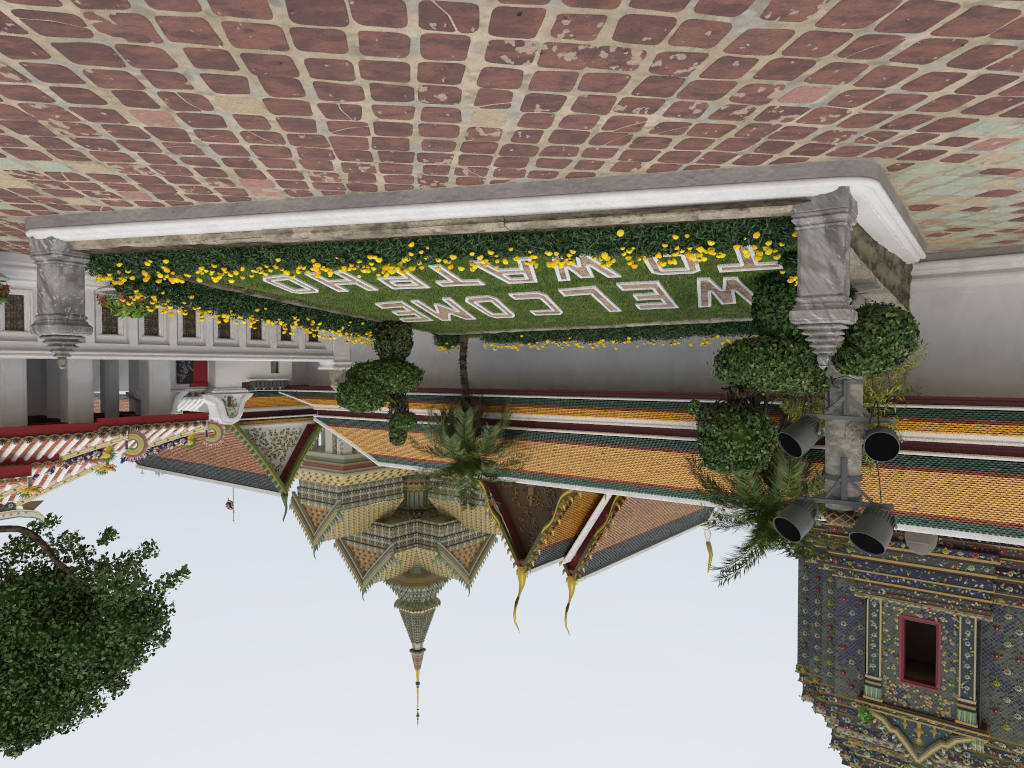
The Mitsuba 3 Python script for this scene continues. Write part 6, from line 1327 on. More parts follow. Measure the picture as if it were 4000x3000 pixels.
face_prism(g, wo, FD_ - .28, FD_ + .0, (.15, .022, .035)); face_prism(g, Polygon([(hw[0] - .05, hw[2] - .05), (hw[1] + .05, hw[2] - .05), (hw[1] + .05, hw[3] + .05), (hw[0] - .05, hw[3] + .05)]).difference(Polygon([(hw[0] - .0, hw[2]), (hw[1], hw[2]), (hw[1], hw[3]), (hw[0], hw[3])])), FD_ + .001, FD_ + .03, (.26, .045, .05))
scene[win] = shape(g, 'mat_satin')
g = G(); x0, x1, y0, y1, q0, q1 = hw[0], hw[1], 8.66, 11.4, hw[2], hw[3]      # a narrow unlit room behind the window
room = A_([[x0, y0, q0], [x1, y0, q0], [x1, y0, q1], [x0, y0, q1], [x0 - .5, y1, q0 - .4], [x1 + .5, y1, q0 - .4], [x1 + .5, y1, q1 + .4], [x0 - .5, y1, q1 + .4]])
room[:4] += [0, .29, 0]; g.add(room, [[0, 1, 5, 4], [1, 2, 6, 5], [2, 3, 7, 6], [3, 0, 4, 7], [4, 5, 6, 7]], (.30, .27, .23), MW); put('room', g, 'mat_matte', parent=win)
g = G(); g.box([hw[0] + .06, 8.80, hw[2] + .055], [hw[1] - .06, 8.84, hw[2] + .10], (.30, .30, .31), MW); put('sill', g, 'mat_satin', parent=win)
# little gable over the window
ga = [(1.02, 10.36), (1.10, 10.52), (1.36, 10.56), (1.52, 10.72), (1.66, 10.74), (2.13, 11.42), (2.60, 10.74), (2.74, 10.72), (2.90, 10.56), (3.16, 10.52), (3.26, 10.36)]
g = G(); face_prism(g, Polygon([(1.36, 10.42), (2.92, 10.42), (2.13, 11.30)]), FD_ - .2, FD_ + .02, (.030, .060, .075)); put('gable_panel', g, 'mat_gloss', parent=che)
g = G()
for x, w_, h_ in ((2.13, .10, .42), (1.80, .06, .30), (2.44, .06, .30)):
    M = frame(W(x, FD_ + .03, 10.46), E1); g.lathe([(w_ * .5, 0), (w_, .03), (w_ * .4, .08), (w_ * .5, h_ * .4), (w_, h_ * .55), (w_ * 1.1, h_ * .65), (w_ * .5, h_ * .7), (w_ * .3, h_)], 9, (.42, .30, .07), M)
for k in range(50):
    x, z = rr.uniform(1.45, 2.8), rr.uniform(10.45, 11.2)
    if Polygon([(1.42, 10.44), (2.86, 10.44), (2.13, 11.22)]).contains(Point(x, z)) and abs(x - 2.13) > .14: leaf_flat(g, frame(W(x, FD_ + .024, z), E1, None, -E2) @ trs((0, 0, 0), rr.random() * 6), .10, .03, [(.06, .20, .16), (.10, .26, .14), (.4, .35, .12)][k % 3], .02)
for k in range(11): g.tube([W(2.13, FD_ + .03, 10.9), W(2.13 + .17 * math.sin(-1.2 + .24 * k), FD_ + .035, 10.9 + .26 * math.cos(-1.2 + .24 * k))], [.012, .004], 4, (.46, .36, .09))
label(put('gable_relief', g, 'mat_gloss', parent=che), kind='stuff')
for sg in (-1, 1):
    pts = [(2.13, 11.46), (2.13 + sg * .30, 11.08), (2.13 + sg * .50, 10.86), (2.13 + sg * .62, 10.86), (2.13 + sg * .80, 10.66), (2.13 + sg * 1.02, 10.56), (2.13 + sg * 1.16, 10.50)]
    for w_, d_, c_, nm in ((.20, .10, (.10, .115, .07), 'gable_edge'), (.05, .14, (.50, .42, .16), 'gable_trim'), (.12, .125, (.30, .25, .12), 'gable_band')):
        g = G(); face_prism(g, LineString(pts).buffer(w_ * .5, join_style=2, cap_style=2), FD_ + (0 if w_ > .1 else .06), FD_ + d_, c_); put(nm, g, 'mat_gloss', parent=che)
    g = G(); ls = LineString(pts)
    for k in range(11):
        q = ls.interpolate((k + .6) / 11.5, normalized=True); t_ = ls.interpolate(min(1, (k + .9) / 11.5), normalized=True); a = math.atan2(t_.y - q.y, t_.x - q.x) + sg * math.pi / 2
        leaf_flat(g, frame(W(q.x + .05 * math.cos(a), FD_ + .12, q.y + .05 * math.sin(a)), E1, None, -E2) @ trs((0, 0, 0), a), .17, .04, (.50, .50, .40) if k % 2 else (.16, .20, .12), .04)
    for k in range(5): x = 2.13 + sg * (1.12 + .05 * k); g.tube([W(x, FD_ + .1, 10.44), W(x, FD_ + .13, 10.60), W(x + sg * .02, FD_ + .12, 10.78)], [.03, .034, .008], 5, [(.12, .28, .20), (.42, .34, .12)][k % 2])
    label(put('gable_scales', g, 'mat_gloss', parent=che), kind='stuff')
g = G(); g.lathe([(.34, 11.1), (.40, 11.2), (.30, 11.4), (.36, 11.46), (.25, 11.6), (.30, 11.68), (.2, 11.85), (.1, 12.2), (.0, 12.6)], 14, (.14, .15, .09), frame(W(2.13, FD_ - .28, 0), E1)); put('gable_spire', g, 'mat_gloss', parent=che, smooth=50)
# weeds that have taken root on the cornice
P = A_([W(3.30, FD_ + .22, 10.62)]) + rr.normal(0, 1, (90, 3)) * A_([.08, .06, .09]); v, f, c = leaves(P, np.tile(-E2, (90, 1)), .12, .6, [(.10, .26, .03), (.16, .34, .05)], rr, .7, .2)
put('weed', G().add(v, f, c), 'mat_leaf', text='bright green weed rooted on the chedi gable edge', cat='weed')
P = A_([W(4.9, -9.9, 11.0)]) + rr.normal(0, 1, (60, 3)) * A_([.05, .05, .12]); v, f, c = leaves(P, np.tile(UP, (60, 1)), .26, .05, [(.12, .16, .06), (.2, .2, .08)], rr, 1.2, .1)
put('weed', G().add(v, f, c), 'mat_leaf', text='thin grassy weed on the chedi cornice corner', cat='weed')
# round lamp head behind the gallery ridge
lamp = thing('dome_lamp', 'rounded beige dome lamp peeping over the gallery ridge in front of the chedi', 'lamp'); M = frame(W(1.44, -2.8, 4.48), E1)
g = G(); a = np.linspace(0, math.pi / 2, 9); g.lathe([(.245, -.25), (.25, -.1)] + [(.25 * math.cos(t), .06 + .34 * math.sin(t)) for t in a], 28, (.15, .135, .115), M); put('shell', g, 'mat_paint', parent=lamp, smooth=50)
g = G(); g.box([-.17, -.262, -.1], [.19, -.15, .15], (.13, .12, .105), M, .02); put('glass', g, 'mat_gloss', parent=lamp); g = G(); g.tube([W(1.44, -2.8, 2), W(1.44, -2.8, 4.3)], .05, 8, (.2, .2, .2)); put('stem', g, 'mat_metal', parent=lamp)

# ================================================================ the great tiered chedi on the axis of the view
big = thing('great_chedi', 'great pale green and gold tiled chedi with stacked gables and a tall needle spire', 'chedi')
BC_ = A_([10.07, 72.0, 0]); BM = frame(BC_, E1); kz = 72 / 2660
def bz(v): return 1.6 + (v - 1440) * kz
BP, _ = redent(.62, .125, 3); BP = BP / 1.0
PALE, SAGE, DKG, OCH, YLW, TERR, WHT = (.36, .36, .29), (.16, .20, .13), (.050, .068, .050), (.30, .22, .12), (.48, .36, .12), (.24, .10, .055), (.50, .50, .46)
def petal_row(g, plan, M, k, z, gap, w, h, out, cols, down=False):
    for a, b, t, nrm, L, T_, N_, P in face_edges(plan, M, k):
        o0 = P((a + b) / 2, z)
        if N_ @ (o0 - EYE) > 0: continue
        m = max(1, int(round(L / gap)))
        for i in range(m):
            o = P(a + t * L * (i + .5) / m, z); sg = -1 if down else 1; c = cols[i % len(cols)]
            g.add([o - T_ * w * .5, o + T_ * w * .5, o + T_ * w * .35 + N_ * out + UP * sg * h * .45, o - T_ * w * .35 + N_ * out + UP * sg * h * .45, o + N_ * out * .6 + UP * sg * h], [[0, 1, 2], [0, 2, 3], [3, 2, 4]], c)
orn = G()
def tiers(levels, plan, M, key, parent, orng):
    for (v0, h0, c0, o0), (v1, h1, c1, o1) in zip(levels[:-1], levels[1:]):
        g = G(); g.lathe([(h0, bz(v0)), (h1, bz(v1))], 4, c0, M, plan, True); put(key, g, 'mat_satin', parent=parent)
        if o0: petal_row(orng, plan, M, h0 * 1.005, bz(v0), *o0)
s_ = kz / 1.09                                            # px half width on the silhouette -> plan scale
def tooth(gap=.34, w=.26, h=.3, out=.12, cols=(PALE, OCH, SAGE), down=False): return (gap, w, h, out, cols, down)
lv = [(1440, 150, WHT, 0), (1700, 140, WHT, 0), (1835, 130, SAGE, tooth()), (1850, 132, OCH, tooth(.3, .22, .3, .1)), (1866, 126, PALE, tooth(cols=(DKG, WHT))), (1876, 122, YLW, 0), (1886, 118, WHT, 0), (1890, 122, YLW, 0), (1897, 116, DKG, 0), (1900, 106, (.22, .28, .17), tooth(.42, .2, 1.3, .05, ((.38, .40, .30), (.16, .22, .13)))), (1955, 108, OCH, tooth(.4, .3, .3, .15, (PALE, DKG))),
      (1966, 120, DKG, 0), (1974, 126, PALE, tooth(.4, .3, .35, .15, (DKG, OCH))), (1984, 130, OCH, 0), (1990, 134, DKG, tooth(.36, .28, .32, .16, (PALE, SAGE))), (1998, 118, YLW, 0), (2036, 92, YLW, 0), (2042, 80, WHT, 0), (2048, 84, DKG, 0), (2054, 64, (.24, .30, .18), tooth(.4, .2, 1.0, .04, ((.40, .42, .32), (.16, .22, .13)))), (2094, 66, OCH, tooth()), (2104, 78, PALE, tooth(cols=(DKG, OCH))), (2116, 82, OCH, tooth()), (2124, 70, DKG, 0),
      (2140, 60, SAGE, 0), (2190, 50, DKG, tooth()), (2200, 52, WHT, 0), (2206, 46, (.26, .31, .2), tooth(.36, .18, .7, .04, ((.4, .42, .32), (.16, .22, .13)))), (2228, 56, OCH, tooth()), (2240, 74, PALE, tooth(.36, .26, .3, .14, (OCH, SAGE))), (2250, 100, OCH, 0), (2258, 122, SAGE, tooth(.36, .26, .34, .2, (PALE, SAGE, DKG))), (2268, 112, PALE, tooth(.34, .25, .34, .2, (SAGE, PALE))), (2284, 98, SAGE, tooth(.33, .24, .34, .2, (PALE, DKG))),
      (2298, 88, (.34, .36, .3), tooth(.33, .24, .34, .18, (SAGE, PALE))), (2312, 78, SAGE, tooth(.33, .24, .34, .18, (PALE, OCH))), (2326, 68, PALE, tooth(.33, .24, .34, .16, (SAGE, WHT))), (2338, 60, (.22, .27, .16), tooth(.4, .2, .5, .1, ((.36, .38, .26), (.15, .2, .12)))), (2354, 80, OCH, 0), (2360, 84, DKG, tooth(.36, .26, .3, .16, (OCH, SAGE))), (2368, 76, WHT, 0), (2374, 72, YLW, 0)]
v_, h_ = 2380, 66
while v_ < 2508:
    lv += [(v_, h_, SAGE if int(v_) % 2 else (.28, .31, .22), tooth(.3, .22, .30, .12, (PALE, SAGE, OCH))), (v_ + 5, h_ + 1.2, PALE, 0), (v_ + 7.5, h_ * .95, DKG, 0)]; v_ += 11.6; h_ = 66 - (v_ - 2380) * .345
lv += [(2508, 21, PALE, 0), (2512, 20, WHT, 0), (2526, 17, (.42, .40, .40), 0), (2542, 15, DKG, 0), (2546, 28, OCH, tooth(.3, .2, .2, .1)), (2551, 31, SAGE, 0), (2556, 24, PALE, 0)]
v_, h_ = 2560, 23
while v_ < 2622: lv += [(v_, h_, OCH if int(v_ * 3) % 2 else PALE, 0), (v_ + 4, h_ + .8, TERR, 0)]; v_ += 7.5; h_ = 23 - (v_ - 2560) * .20
lv += [(2624, 10, DKG, 0), (2627, 7.5, (.60, .50, .12), 0), (2674, 4.5, DKG, 0), (2678, 8, (.05, .045, .04), 0), (2686, 8, (.4, .4, .4), 0), (2692, 5, (.05, .045, .04), 0), (2699, 3.8, (.60, .50, .12), 0), (2783, 2.0, DKG, 0), (2786, 4.5, DKG, 0), (2789, 1.2, (.1, .09, .07), 0), (2798, 1.2, DKG, 0), (2801, 5, OCH, 0), (2803, 1.2, DKG, 0), (2810, 6, OCH, 0), (2814, 6.5, OCH, 0), (2818, 1.5, DKG, 0), (2826, 3.5, OCH, 0), (2830, 1.2, DKG, 0), (2842, 2, DKG, 0), (2844, .9, DKG, 0), (2864, .1, DKG, 0)]
tiers([(v, max(h, .1) * s_, c, o) for v, h, c, o in lv], BP, BM, 'tier', big, orn)
def bq(dirn, lat, f, l, z): return BC_ + dirn * f + lat * l + UP * z
def porch(dirn, lat, f, hw_, z0, ze, za, fin, seed, col_roof=YLW, depth=8.0, pil=False):
    """a gabled porch standing out from the chedi: walls in bands, tiled saddle roof, pediment, crocketed edges, horn"""
    rr = np.random.default_rng(seed); P = lambda ff, l, z: bq(dirn, lat, ff, l, z); g = G(); b0 = f - depth
    lev = [(z0, WHT, 0)] if pil else [(z0, OCH, 0)]
    zz_ = z0 if not pil else ze - 1.3; n = 0; lev = []
    while zz_ < ze - .01: lev.append((zz_, (PALE, DKG, OCH, SAGE, WHT, DKG)[n % 6], .10 + .16 * ((n * 7) % 4) / 4 + .025 * n)); zz_ += .26; n += 1
    lev.append((ze, YLW, .5))
    for (za0, c, o), (za1, _, o1) in zip(lev[:-1], lev[1:]):
        q0 = [P(b0, -hw_ - o, za0), P(f + o, -hw_ - o, za0), P(f + o, hw_ + o, za0), P(b0, hw_ + o, za0)]; q1 = [P(b0, -hw_ - o, za1), P(f + o, -hw_ - o, za1), P(f + o, hw_ + o, za1), P(b0, hw_ + o, za1)]
        for i in range(4): g.add([q0[i], q0[(i + 1) % 4], q1[(i + 1) % 4], q1[i]], [[0, 1, 2, 3]], c)
        g.add(q1, [[0, 1, 2, 3]], c)
        if True:
            for face in range(3):
                a, b = [(q0[0], q0[1]), (q0[1], q0[2]), (q0[2], q0[3])][face]; L = np.linalg.norm(b - a); N_ = [-lat, dirn, lat][face]; T_ = (b - a) / L
                for i in range(int(L / .34)):
                    o_ = a + T_ * (.34 * i + .17) + UP * .03; orn.add([o_ - T_ * .12, o_ + T_ * .12, o_ + N_ * .1 + UP * .12, o_ + UP * .24], [[0, 1, 2], [0, 2, 3], [1, 3, 2]], (WHT, SAGE, OCH)[i % 3])
    put('porch_body', g, 'mat_plaster' if False else 'mat_satin', parent=big)
    ro = G(); tl = G(); e = hw_ + .55; fo = f + .55
    for sg in (-1, 1):
        a, b, c_, d_ = P(fo, 0, za), P(b0, 0, za), P(b0, sg * e, ze), P(fo, sg * e, ze); ro.add([a, b, c_, d_], [[0, 1, 2, 3]], col_roof)
        nrm = np.cross(b - a, d_ - a); nrm /= np.linalg.norm(nrm); nrm *= np.sign(nrm[2]); nu, nv = max(2, int(depth / .55)), max(2, int(np.linalg.norm(d_ - a) / .5))
        for i in range(nu):                                   # lozenges of dark and white tile
            for j in range(nv):
                ctr = a + (b - a) * (i + .5 * (j % 2) + .4) / (nu + .5) + (d_ - a) * (j + .5) / nv + nrm * .03; x, y = (b - a) / nu * .40, (d_ - a) / nv * .42
                tl.add([ctr - x, ctr - y, ctr + x, ctr + y], [[0, 1, 2, 3]], (.06, .09, .10)); tl.add([ctr - x * .6 + nrm * .02 + y * .3, ctr - y * .1 + nrm * .02, ctr + x * .6 + nrm * .02 + y * .3, ctr + y * .85 + nrm * .02], [[0, 1, 2, 3]], WHT)
    put('porch_roof', ro, 'mat_satin', parent=big); kk = put('roof_lozenges', tl, 'mat_satin', parent=big); label(kk, kind='stuff')
    pd = G(); w2 = hw_ * .80; h2 = (za - ze) * .80; pd.add([P(f + .25, -hw_, ze), P(f + .25, hw_, ze), P(f + .25, 0, za - .2)], [[0, 1, 2]], (.42, .26, .07))
    for j in range(12):
        for i in range(14):
            z = ze + .45 + j * .40; l = -hw_ + .3 + i * .42 + .2 * (j % 2)
            if abs(l) < w2 * (1 - (z - ze) / h2): rosette(pd, frame(P(f + .27, l, z), lat if np.cross(lat, UP) @ dirn > 0 else -lat, None, dirn), .15, (WHT if (i + j) % 2 else DKG, OCH), 5, .08)
    label(put('pediment', pd, 'mat_satin', parent=big), kind='stuff')
    for sg in (-1, 1):
        for k, (w_, off, c_, df) in enumerate(((.50, 0, (.16, .21, .14), .0), (.16, .34, PALE, .06), (.13, .10, YLW, .08), (.12, .62, OCH, .02), (.34, .74, (.11, .16, .09), -.1), (.14, 1.08, PALE, -.06))):
            t = np.linspace(0, 1, 9); A = [P(fo + df, sg * e * u * 1.06, za + .35 - (za + .15 - ze) * (u ** .92) - off - .0) for u in t]; g = G(); bar(g, A, dirn * .18, -UP * w_, c_); put('barge_band', g, 'mat_satin', parent=big)
        for k in range(int(np.hypot(e, za - ze) / .42)):
            u = (k + .5) / int(np.hypot(e, za - ze) / .42); o = P(fo + .05, sg * e * u * 1.06, za + .32 - (za + .15 - ze) * u ** .92); out = lat * sg * .75 + UP * .5
            orn.tube([o, o + out * .30 + UP * .05, o + out * .36 + UP * .30], [.14, .10, .02], 4, (SAGE, PALE, (.2, .28, .16))[k % 3])
        o = P(fo, sg * e * 1.06, ze + .1)
        for k in range(3): orn.tube([o, o + lat * sg * (.2 + .1 * k) + UP * (.1 + .07 * k), o + lat * sg * (.24 + .13 * k) + UP * (.42 + .16 * k)], [.13, .10, .02], 5, (.16, .24, .13))
    if fin:
        o = P(fo, 0, za + .2); g = G(); g.tube([o - UP * .3, o + UP * .2, o + UP * .5 + dirn * .12, o + UP * .8 + dirn * .14, o + UP * 1.1 + dirn * .02, o + UP * 1.25 - dirn * .05], [.28, .16, .08, .05, .04, .015], 6, (.09, .16, .09)); put('horn_finial', g, 'mat_satin', parent=big, smooth=True)
for dirn, lat in ((-E2, E1), (-E1, -E2)):
    porch(dirn, lat, 6.7, 3.35, bz(1990), bz(2088), bz(2282) - 1.4, True, 1, YLW, 6.0)
    porch(dirn, lat, 4.3, 1.5, bz(2105), bz(2130), bz(2200), False, 2, YLW, 3.0)
    porch(dirn, lat, 12.3, 2.7, 11.4, 14.2, 17.6, True, 3, YLW, 7.5)
    # entrance storey: white piers, dark openings, a lower strip of lattice roof
    L_ = G(); P = lambda f, l, z: bq(dirn, lat, f, l, z)
    def pbox(key, f0, f1, l0, l1, z0, z1, col, mat='mat_satin'):
        g = G(); g.box([f0, min(l0, l1), z0], [f1, max(l0, l1), z1], col, frame(BC_, dirn, None, UP) if np.cross(UP, dirn) @ lat > 0 else frame(BC_, dirn, None, UP) @ np.diag([1, -1, 1, 1.0])); return put(key, g, mat, parent=big)
    pbox('core_wall', 2, 7.6, -1.2, 1.2, 0, 10.2, PALE); pbox('core_wall', 7.61, 9.4, -.8, .8, 0, 10.15, PALE)
    for l in (-3.4, -1.75, 1.75, 3.4): pbox('pier', 11.7, 12.6, l - .5, l + .5, 0, 9.6, WHT)
    for f in (5.4, 8.6, 10.6):
        for sg in (-1, 1): pbox('pier', f - .6, f + .6, sg * 3.3, sg * 4.0, 0, 9.6, WHT)
    for f0, f1, l, z0, z1, c in ((2, 12.8, 4.15, 9.2, 9.65, PALE), (2, 12.9, 4.25, 9.65, 9.9, SAGE), (2, 13.05, 4.4, 9.9, 10.2, OCH), (2, 13.2, 4.55, 10.2, 10.42, TERR), (2, 13.3, 4.7, 10.42, 10.7, OCH), (2, 13.4, 4.8, 10.7, 10.9, PALE)): pbox('entablature', f0, f1, -l, l, z0, z1, c)
    for sg in (-1, 1):
        a, b, c, d = P(2, sg * 4.8, 10.9), P(13.4, sg * 4.8, 10.9), P(12.6, sg * 3.4, 12.0), P(2, sg * 3.4, 12.0); g = G(); g.add([a, b, c, d], [[0, 1, 2, 3]], YLW)
        N_ = np.cross(b - a, d - a); N_ /= np.linalg.norm(N_); N_ *= np.sign(N_[2])
        for i in range(22):
            for j in range(3): ctr = a + (b - a) * (i + .4 + .5 * (j % 2)) / 23 + (d - a) * (j + .5) / 3 + N_ * .03; x, y = (b - a) / 60, (d - a) / 8; g.add([ctr - x, ctr - y, ctr + x, ctr + y], [[0, 1, 2, 3]], (WHT, DKG)[(i + j) % 2])
        put('skirt_roof', g, 'mat_satin', parent=big)
    a, b, c, d = P(13.4, -4.8, 10.9), P(13.4, 4.8, 10.9), P(12.6, 3.4, 12.0), P(12.6, -3.4, 12.0); g = G(); g.add([a, b, c, d], [[0, 1, 2, 3]], YLW)
    for i in range(18):
        for j in range(3): ctr = a + (b - a) * (i + .4 + .5 * (j % 2)) / 19 + (d - a) * (j + .5) / 3 + dirn * .03; x, y = (b - a) / 50, (d - a) / 8; g.add([ctr - x, ctr - y, ctr + x, ctr + y], [[0, 1, 2, 3]], (WHT, DKG)[(i + j) % 2])
    put('skirt_roof', g, 'mat_satin', parent=big)
    for l in (-2.6, -.0, 2.6, -3.6, 3.6):                      # tall floral sprays applied to the piers
        g = G()
        for k in range(34): o = P(12.62, (l if abs(l) > 1 else l) + .22 * math.sin(k * 2.1) * (1 - k / 60), 6.4 + .085 * k); leaf_flat(g, frame(o, lat if np.cross(lat, UP) @ dirn > 0 else -lat, None, dirn) @ trs((0, 0, 0), k * 1.3), .26, .08, (.22, .27, .15) if k % 3 else (.36, .28, .12), .05)
        if abs(l) > 1: label(put('floral_spray', g, 'mat_satin', parent=big), kind='stuff')
def flutes(v0, h0, v1, h1, gap, wd, cols):
    g = G()
    for (a, b, t, nrm, L, T_, N_, P), (a1, b1, t1, n1, L1, T1, N1, P1) in zip(face_edges(BP, BM, h0 * s_), face_edges(BP, BM, h1 * s_)):
        if N_ @ (P((a + b) / 2, 10) - EYE) > 0: continue
        m = max(1, int(round(L / gap)))
        for i in range(m):
            u = (i + .5) / m; p, q = P(a + (b - a) * u, bz(v0)) + N_ * .05, P1(a1 + (b1 - a1) * u, bz(v1)) + N_ * .05; c = cols[i % len(cols)]
            g.add([p - T_ * wd, p + T_ * wd, q + T_ * wd * .8, q - T_ * wd * .8, p + N_ * .12, q + N_ * .10], [[0, 4, 5], [0, 5, 3], [4, 1, 2], [4, 2, 5]], c)
    kk = put('flutes', g, 'mat_satin', parent=big); label(kk, kind='stuff')
flutes(1998, 118, 2036, 92, .42, .15, ((.07, .13, .07), (.62, .48, .14), (.62, .48, .14)))
flutes(1901, 106, 1955, 108, .40, .13, ((.30, .34, .24), (.12, .19, .10), (.42, .42, .34)))
flutes(2055, 64, 2094, 66, .36, .12, ((.30, .34, .24), (.12, .19, .10), (.42, .42, .34)))
flutes(2207, 46, 2228, 56, .32, .10, ((.30, .34, .24), (.12, .19, .10)))
flutes(2339, 60, 2354, 80, .38, .12, ((.30, .34, .22), (.14, .20, .10)))
flutes(2512, 20, 2541, 15, .22, .06, ((.5, .5, .48), (.40, .28, .26)))
kk = put('crockets_and_petals', orn, 'mat_satin', parent=big); label(kk, kind='stuff')

# ================================================================ temple hall with two gold edged gables
hall = thing('temple_hall', 'temple hall with two stacked orange roofs, gold edged gables and slender golden horns', 'temple hall')
def hp(s, d, z): return W(s, d, z)
HS = 23.1
DKW, GILT = (.045, .018, .016), (.30, .20, .05)
def hall_tier(d, za, hwid, drop, d_end, col, rim, red_under, nm):
    """one roof: saddle from ridge height za, gable at depth d"""
    for sg in (-1, 1):
        key = f'{hall}__{nm}'; cv = [(0, za), (-.33 * hwid, za - .42 * drop), (-.68 * hwid, za - .78 * drop), (-hwid, za - drop)]; 
        g = G(); sweep(g, [A_([hp(HS + sg * x, q, z - .04) for q in (d, d_end)]) for x, z in cv], None, A_(col) * .4); k = put(nm, g, 'mat_matte', parent=hall)
        if sg < 0:
            tile_rows(k, [(HS - x_ * 1.0, z) for x_, z in [(hwid, za - drop), (.68 * hwid, za - .78 * drop), (.33 * hwid, za - .42 * drop), (0, za)]], -d, -d_end, .20, .155, [(0, col), (.80, (.16, .06, .06)), (.825, (.07, .10, .10))], lambda a, x, z: ORG + E1 * x[..., None] + E2 * a[..., None] + UP * z[..., None], None, 0, 5, .02, .10)
    g = G(); bar(g, [hp(HS, d + .02, za - .05), hp(HS, d_end, za - .05)], E1 * .16, UP * .22, WHITE); put('ridge', g, 'mat_plaster', parent=hall)
    for sg in (-1, 1):
        t = np.linspace(0, 1, 30); x = hwid * 1.04 * t; z = za + .1 - drop * 1.02 * (t * (1.24 - .24 * t)); wave = .16 * np.sin(np.clip((t - .35) / .65, 0, 1) * 4 * np.pi) * (t > .35)
        pts = np.column_stack([HS + sg * (x + wave * .5), z + wave]); g = G(); bar(g, [hp(a, d + .25, b) for a, b in pts], E2 * .12, -UP * .42, (.085, .075, .014)); put('barge_board', g, 'mat_gloss', parent=hall)
        g = G(); bar(g, [hp(a, d + .38, b - .12) for a, b in pts[9:25]], E2 * .03, -UP * .16, (.58, .44, .06)); put('gold_serpent', g, 'mat_gold', parent=hall)
        ns_ = 22; g = G()
        for k in range(ns_):
            u = (k + .7) / ns_; q = A_([np.interp(u, t, pts[:, 0]), np.interp(u, t, pts[:, 1])]); o = hp(q[0], d + .25, q[1]); out = E1 * sg * .8 + UP * .55
            g.tube([o, o + out * .20 + UP * .02, o + out * .30 + UP * .22], [.12, .10, .02], 5, (.22, .14, .03) if k % 2 else (.50, .38, .08))
        put('scale_row', g, 'mat_gold', parent=hall)
        o = hp(pts[-1, 0] + sg * .05, d + .25, pts[-1, 1] - .1); g = G()
        for k in range(4): g.tube([o, o + E1 * sg * (.25 + .10 * k) + UP * (.1 + .28 * k), o + E1 * sg * (.32 + .10 * k) + UP * (.55 + .46 * k)], [.16, .13, .03], 6, (.44, .33, .05) if k % 2 else (.20, .16, .03))
        put('flame_finial', g, 'mat_gold', parent=hall, smooth=True)
        for u in (.02, .45, .62, .80):
            q = A_([np.interp(u, t, pts[:, 0]), np.interp(u, t, pts[:, 1])]); g = G(); g.box([-.12, -.1, -.62], [.12, .25, -.40], (.30, .05, .05), frame(hp(q[0], d + .2, q[1]), E1)); put('purlin_end', g, 'mat_paint', parent=hall)
    g = G(); o = hp(HS, d + .25, za + .1); g.tube([o - UP * .5, o + UP * .05, o + UP * .55, o + UP * .95 - E2 * .18, o + UP * 1.25 - E2 * .34], [.26, .26, .17, .08, .065], 8, (.50, .39, .07)); put('horn_base', g, 'mat_gold', parent=hall, smooth=True)
    g = G(); g.tube([o + UP * 1.2 - E2 * .33, o + UP * 1.45 - E2 * .50, o + UP * 1.7 - E2 * .62], [.07, .10, .07], 8, (.13, .10, .02)); put('horn_collar', g, 'mat_gold', parent=hall, smooth=True)
    g = G(); g.tube([o + UP * 1.66 - E2 * .60, o + UP * 2.1 - E2 * .70, o + UP * 2.6 - E2 * .62, o + UP * 2.95 - E2 * .38, o + UP * 3.3 - E2 * .22], [.075, .075, .06, .042, .012], 8, (.50, .39, .08)); put('golden_horn', g, 'mat_gold', parent=hall, smooth=True)
    cv_ = [(0, za), (.33 * hwid, za - .42 * drop), (.68 * hwid, za - .78 * drop), (hwid, za - drop)]
    if not red_under:
        g = G(); tri = [(HS - hwid * .97, za - drop), (HS - hwid * .60, za - .78 * drop), (HS - hwid * .30, za - .48 * drop), (HS, za - .3), (HS + hwid * .30, za - .48 * drop), (HS + hwid * .60, za - .78 * drop), (HS + hwid * .97, za - drop)]; g.add([hp(x, d - .7, z) for x, z in tri], [[k, k + 1, 3] for k in (0, 1)] + [[3, k, k + 1] for k in (4, 5)] + [[0, 3, 6]], (.075, .045, .022)); put('pediment', g, 'mat_paint', parent=hall)
        g = G(); rr = np.random.default_rng(4); T3 = Polygon(tri).buffer(-.25)
        for k in range(520):
            x, z = rr.uniform(HS - hwid, HS + hwid), rr.uniform(za - drop, za - .9)
            if not T3.contains(Point(x, z)): continue
            a = rr.random() * 6.3; c_ = (.20, .13, .05) if rr.random() < .6 else (.12, .075, .03); o = hp(x, d - .69, z); R2 = rr.uniform(.10, .28); tt = np.linspace(0, 3.6, 8)
            g.tube([o + E1 * R2 * (1 - u / 5) * math.cos(a + u) + UP * R2 * (1 - u / 5) * math.sin(a + u) - E2 * (.02 + .03 * math.sin(u)) for u in tt], np.linspace(.045, .012, 8), 4, c_, False)
        label(put('carved_scrolls', g, 'mat_satin', parent=hall), kind='stuff')
        g = G()
        for zz2, w2, h2 in ((za - drop + .1, 1.2, .3), (za - drop + .4, .9, .9), (za - drop + 1.3, .65, .5), (za - drop + 1.8, .4, .5), (za - drop + 2.3, .2, .6)): g.box([HS - w2 * .5, -d + .55, zz2], [HS + w2 * .5, -d + .7, zz2 + h2], (.16, .10, .035), MW, .04)
        g.box([HS - .14, -d + .5, za - drop + .6], [HS + .14, -d + .56, za - drop + 1.2], (.42, .45, .5), MW, .05); put('shrine_relief', g, 'mat_satin', parent=hall)
        for sg in (-1, 1): g = G(); sweep(g, [A_([hp(HS + sg * x, q, z - .10) for q in (d + .05, d - 5.5)]) for x, z in cv_], None, (.085, .022, .026)); put('soffit', g, 'mat_paint', parent=hall)
    else:
        g = G(); g.add([hp(HS - hwid, d - .05, za - drop), hp(HS + hwid, d - .05, za - drop), hp(HS, d - .05, za - .2)], [[0, 1, 2]], (.15, .010, .014)); put('gable_wall', g, 'mat_paint', parent=hall)
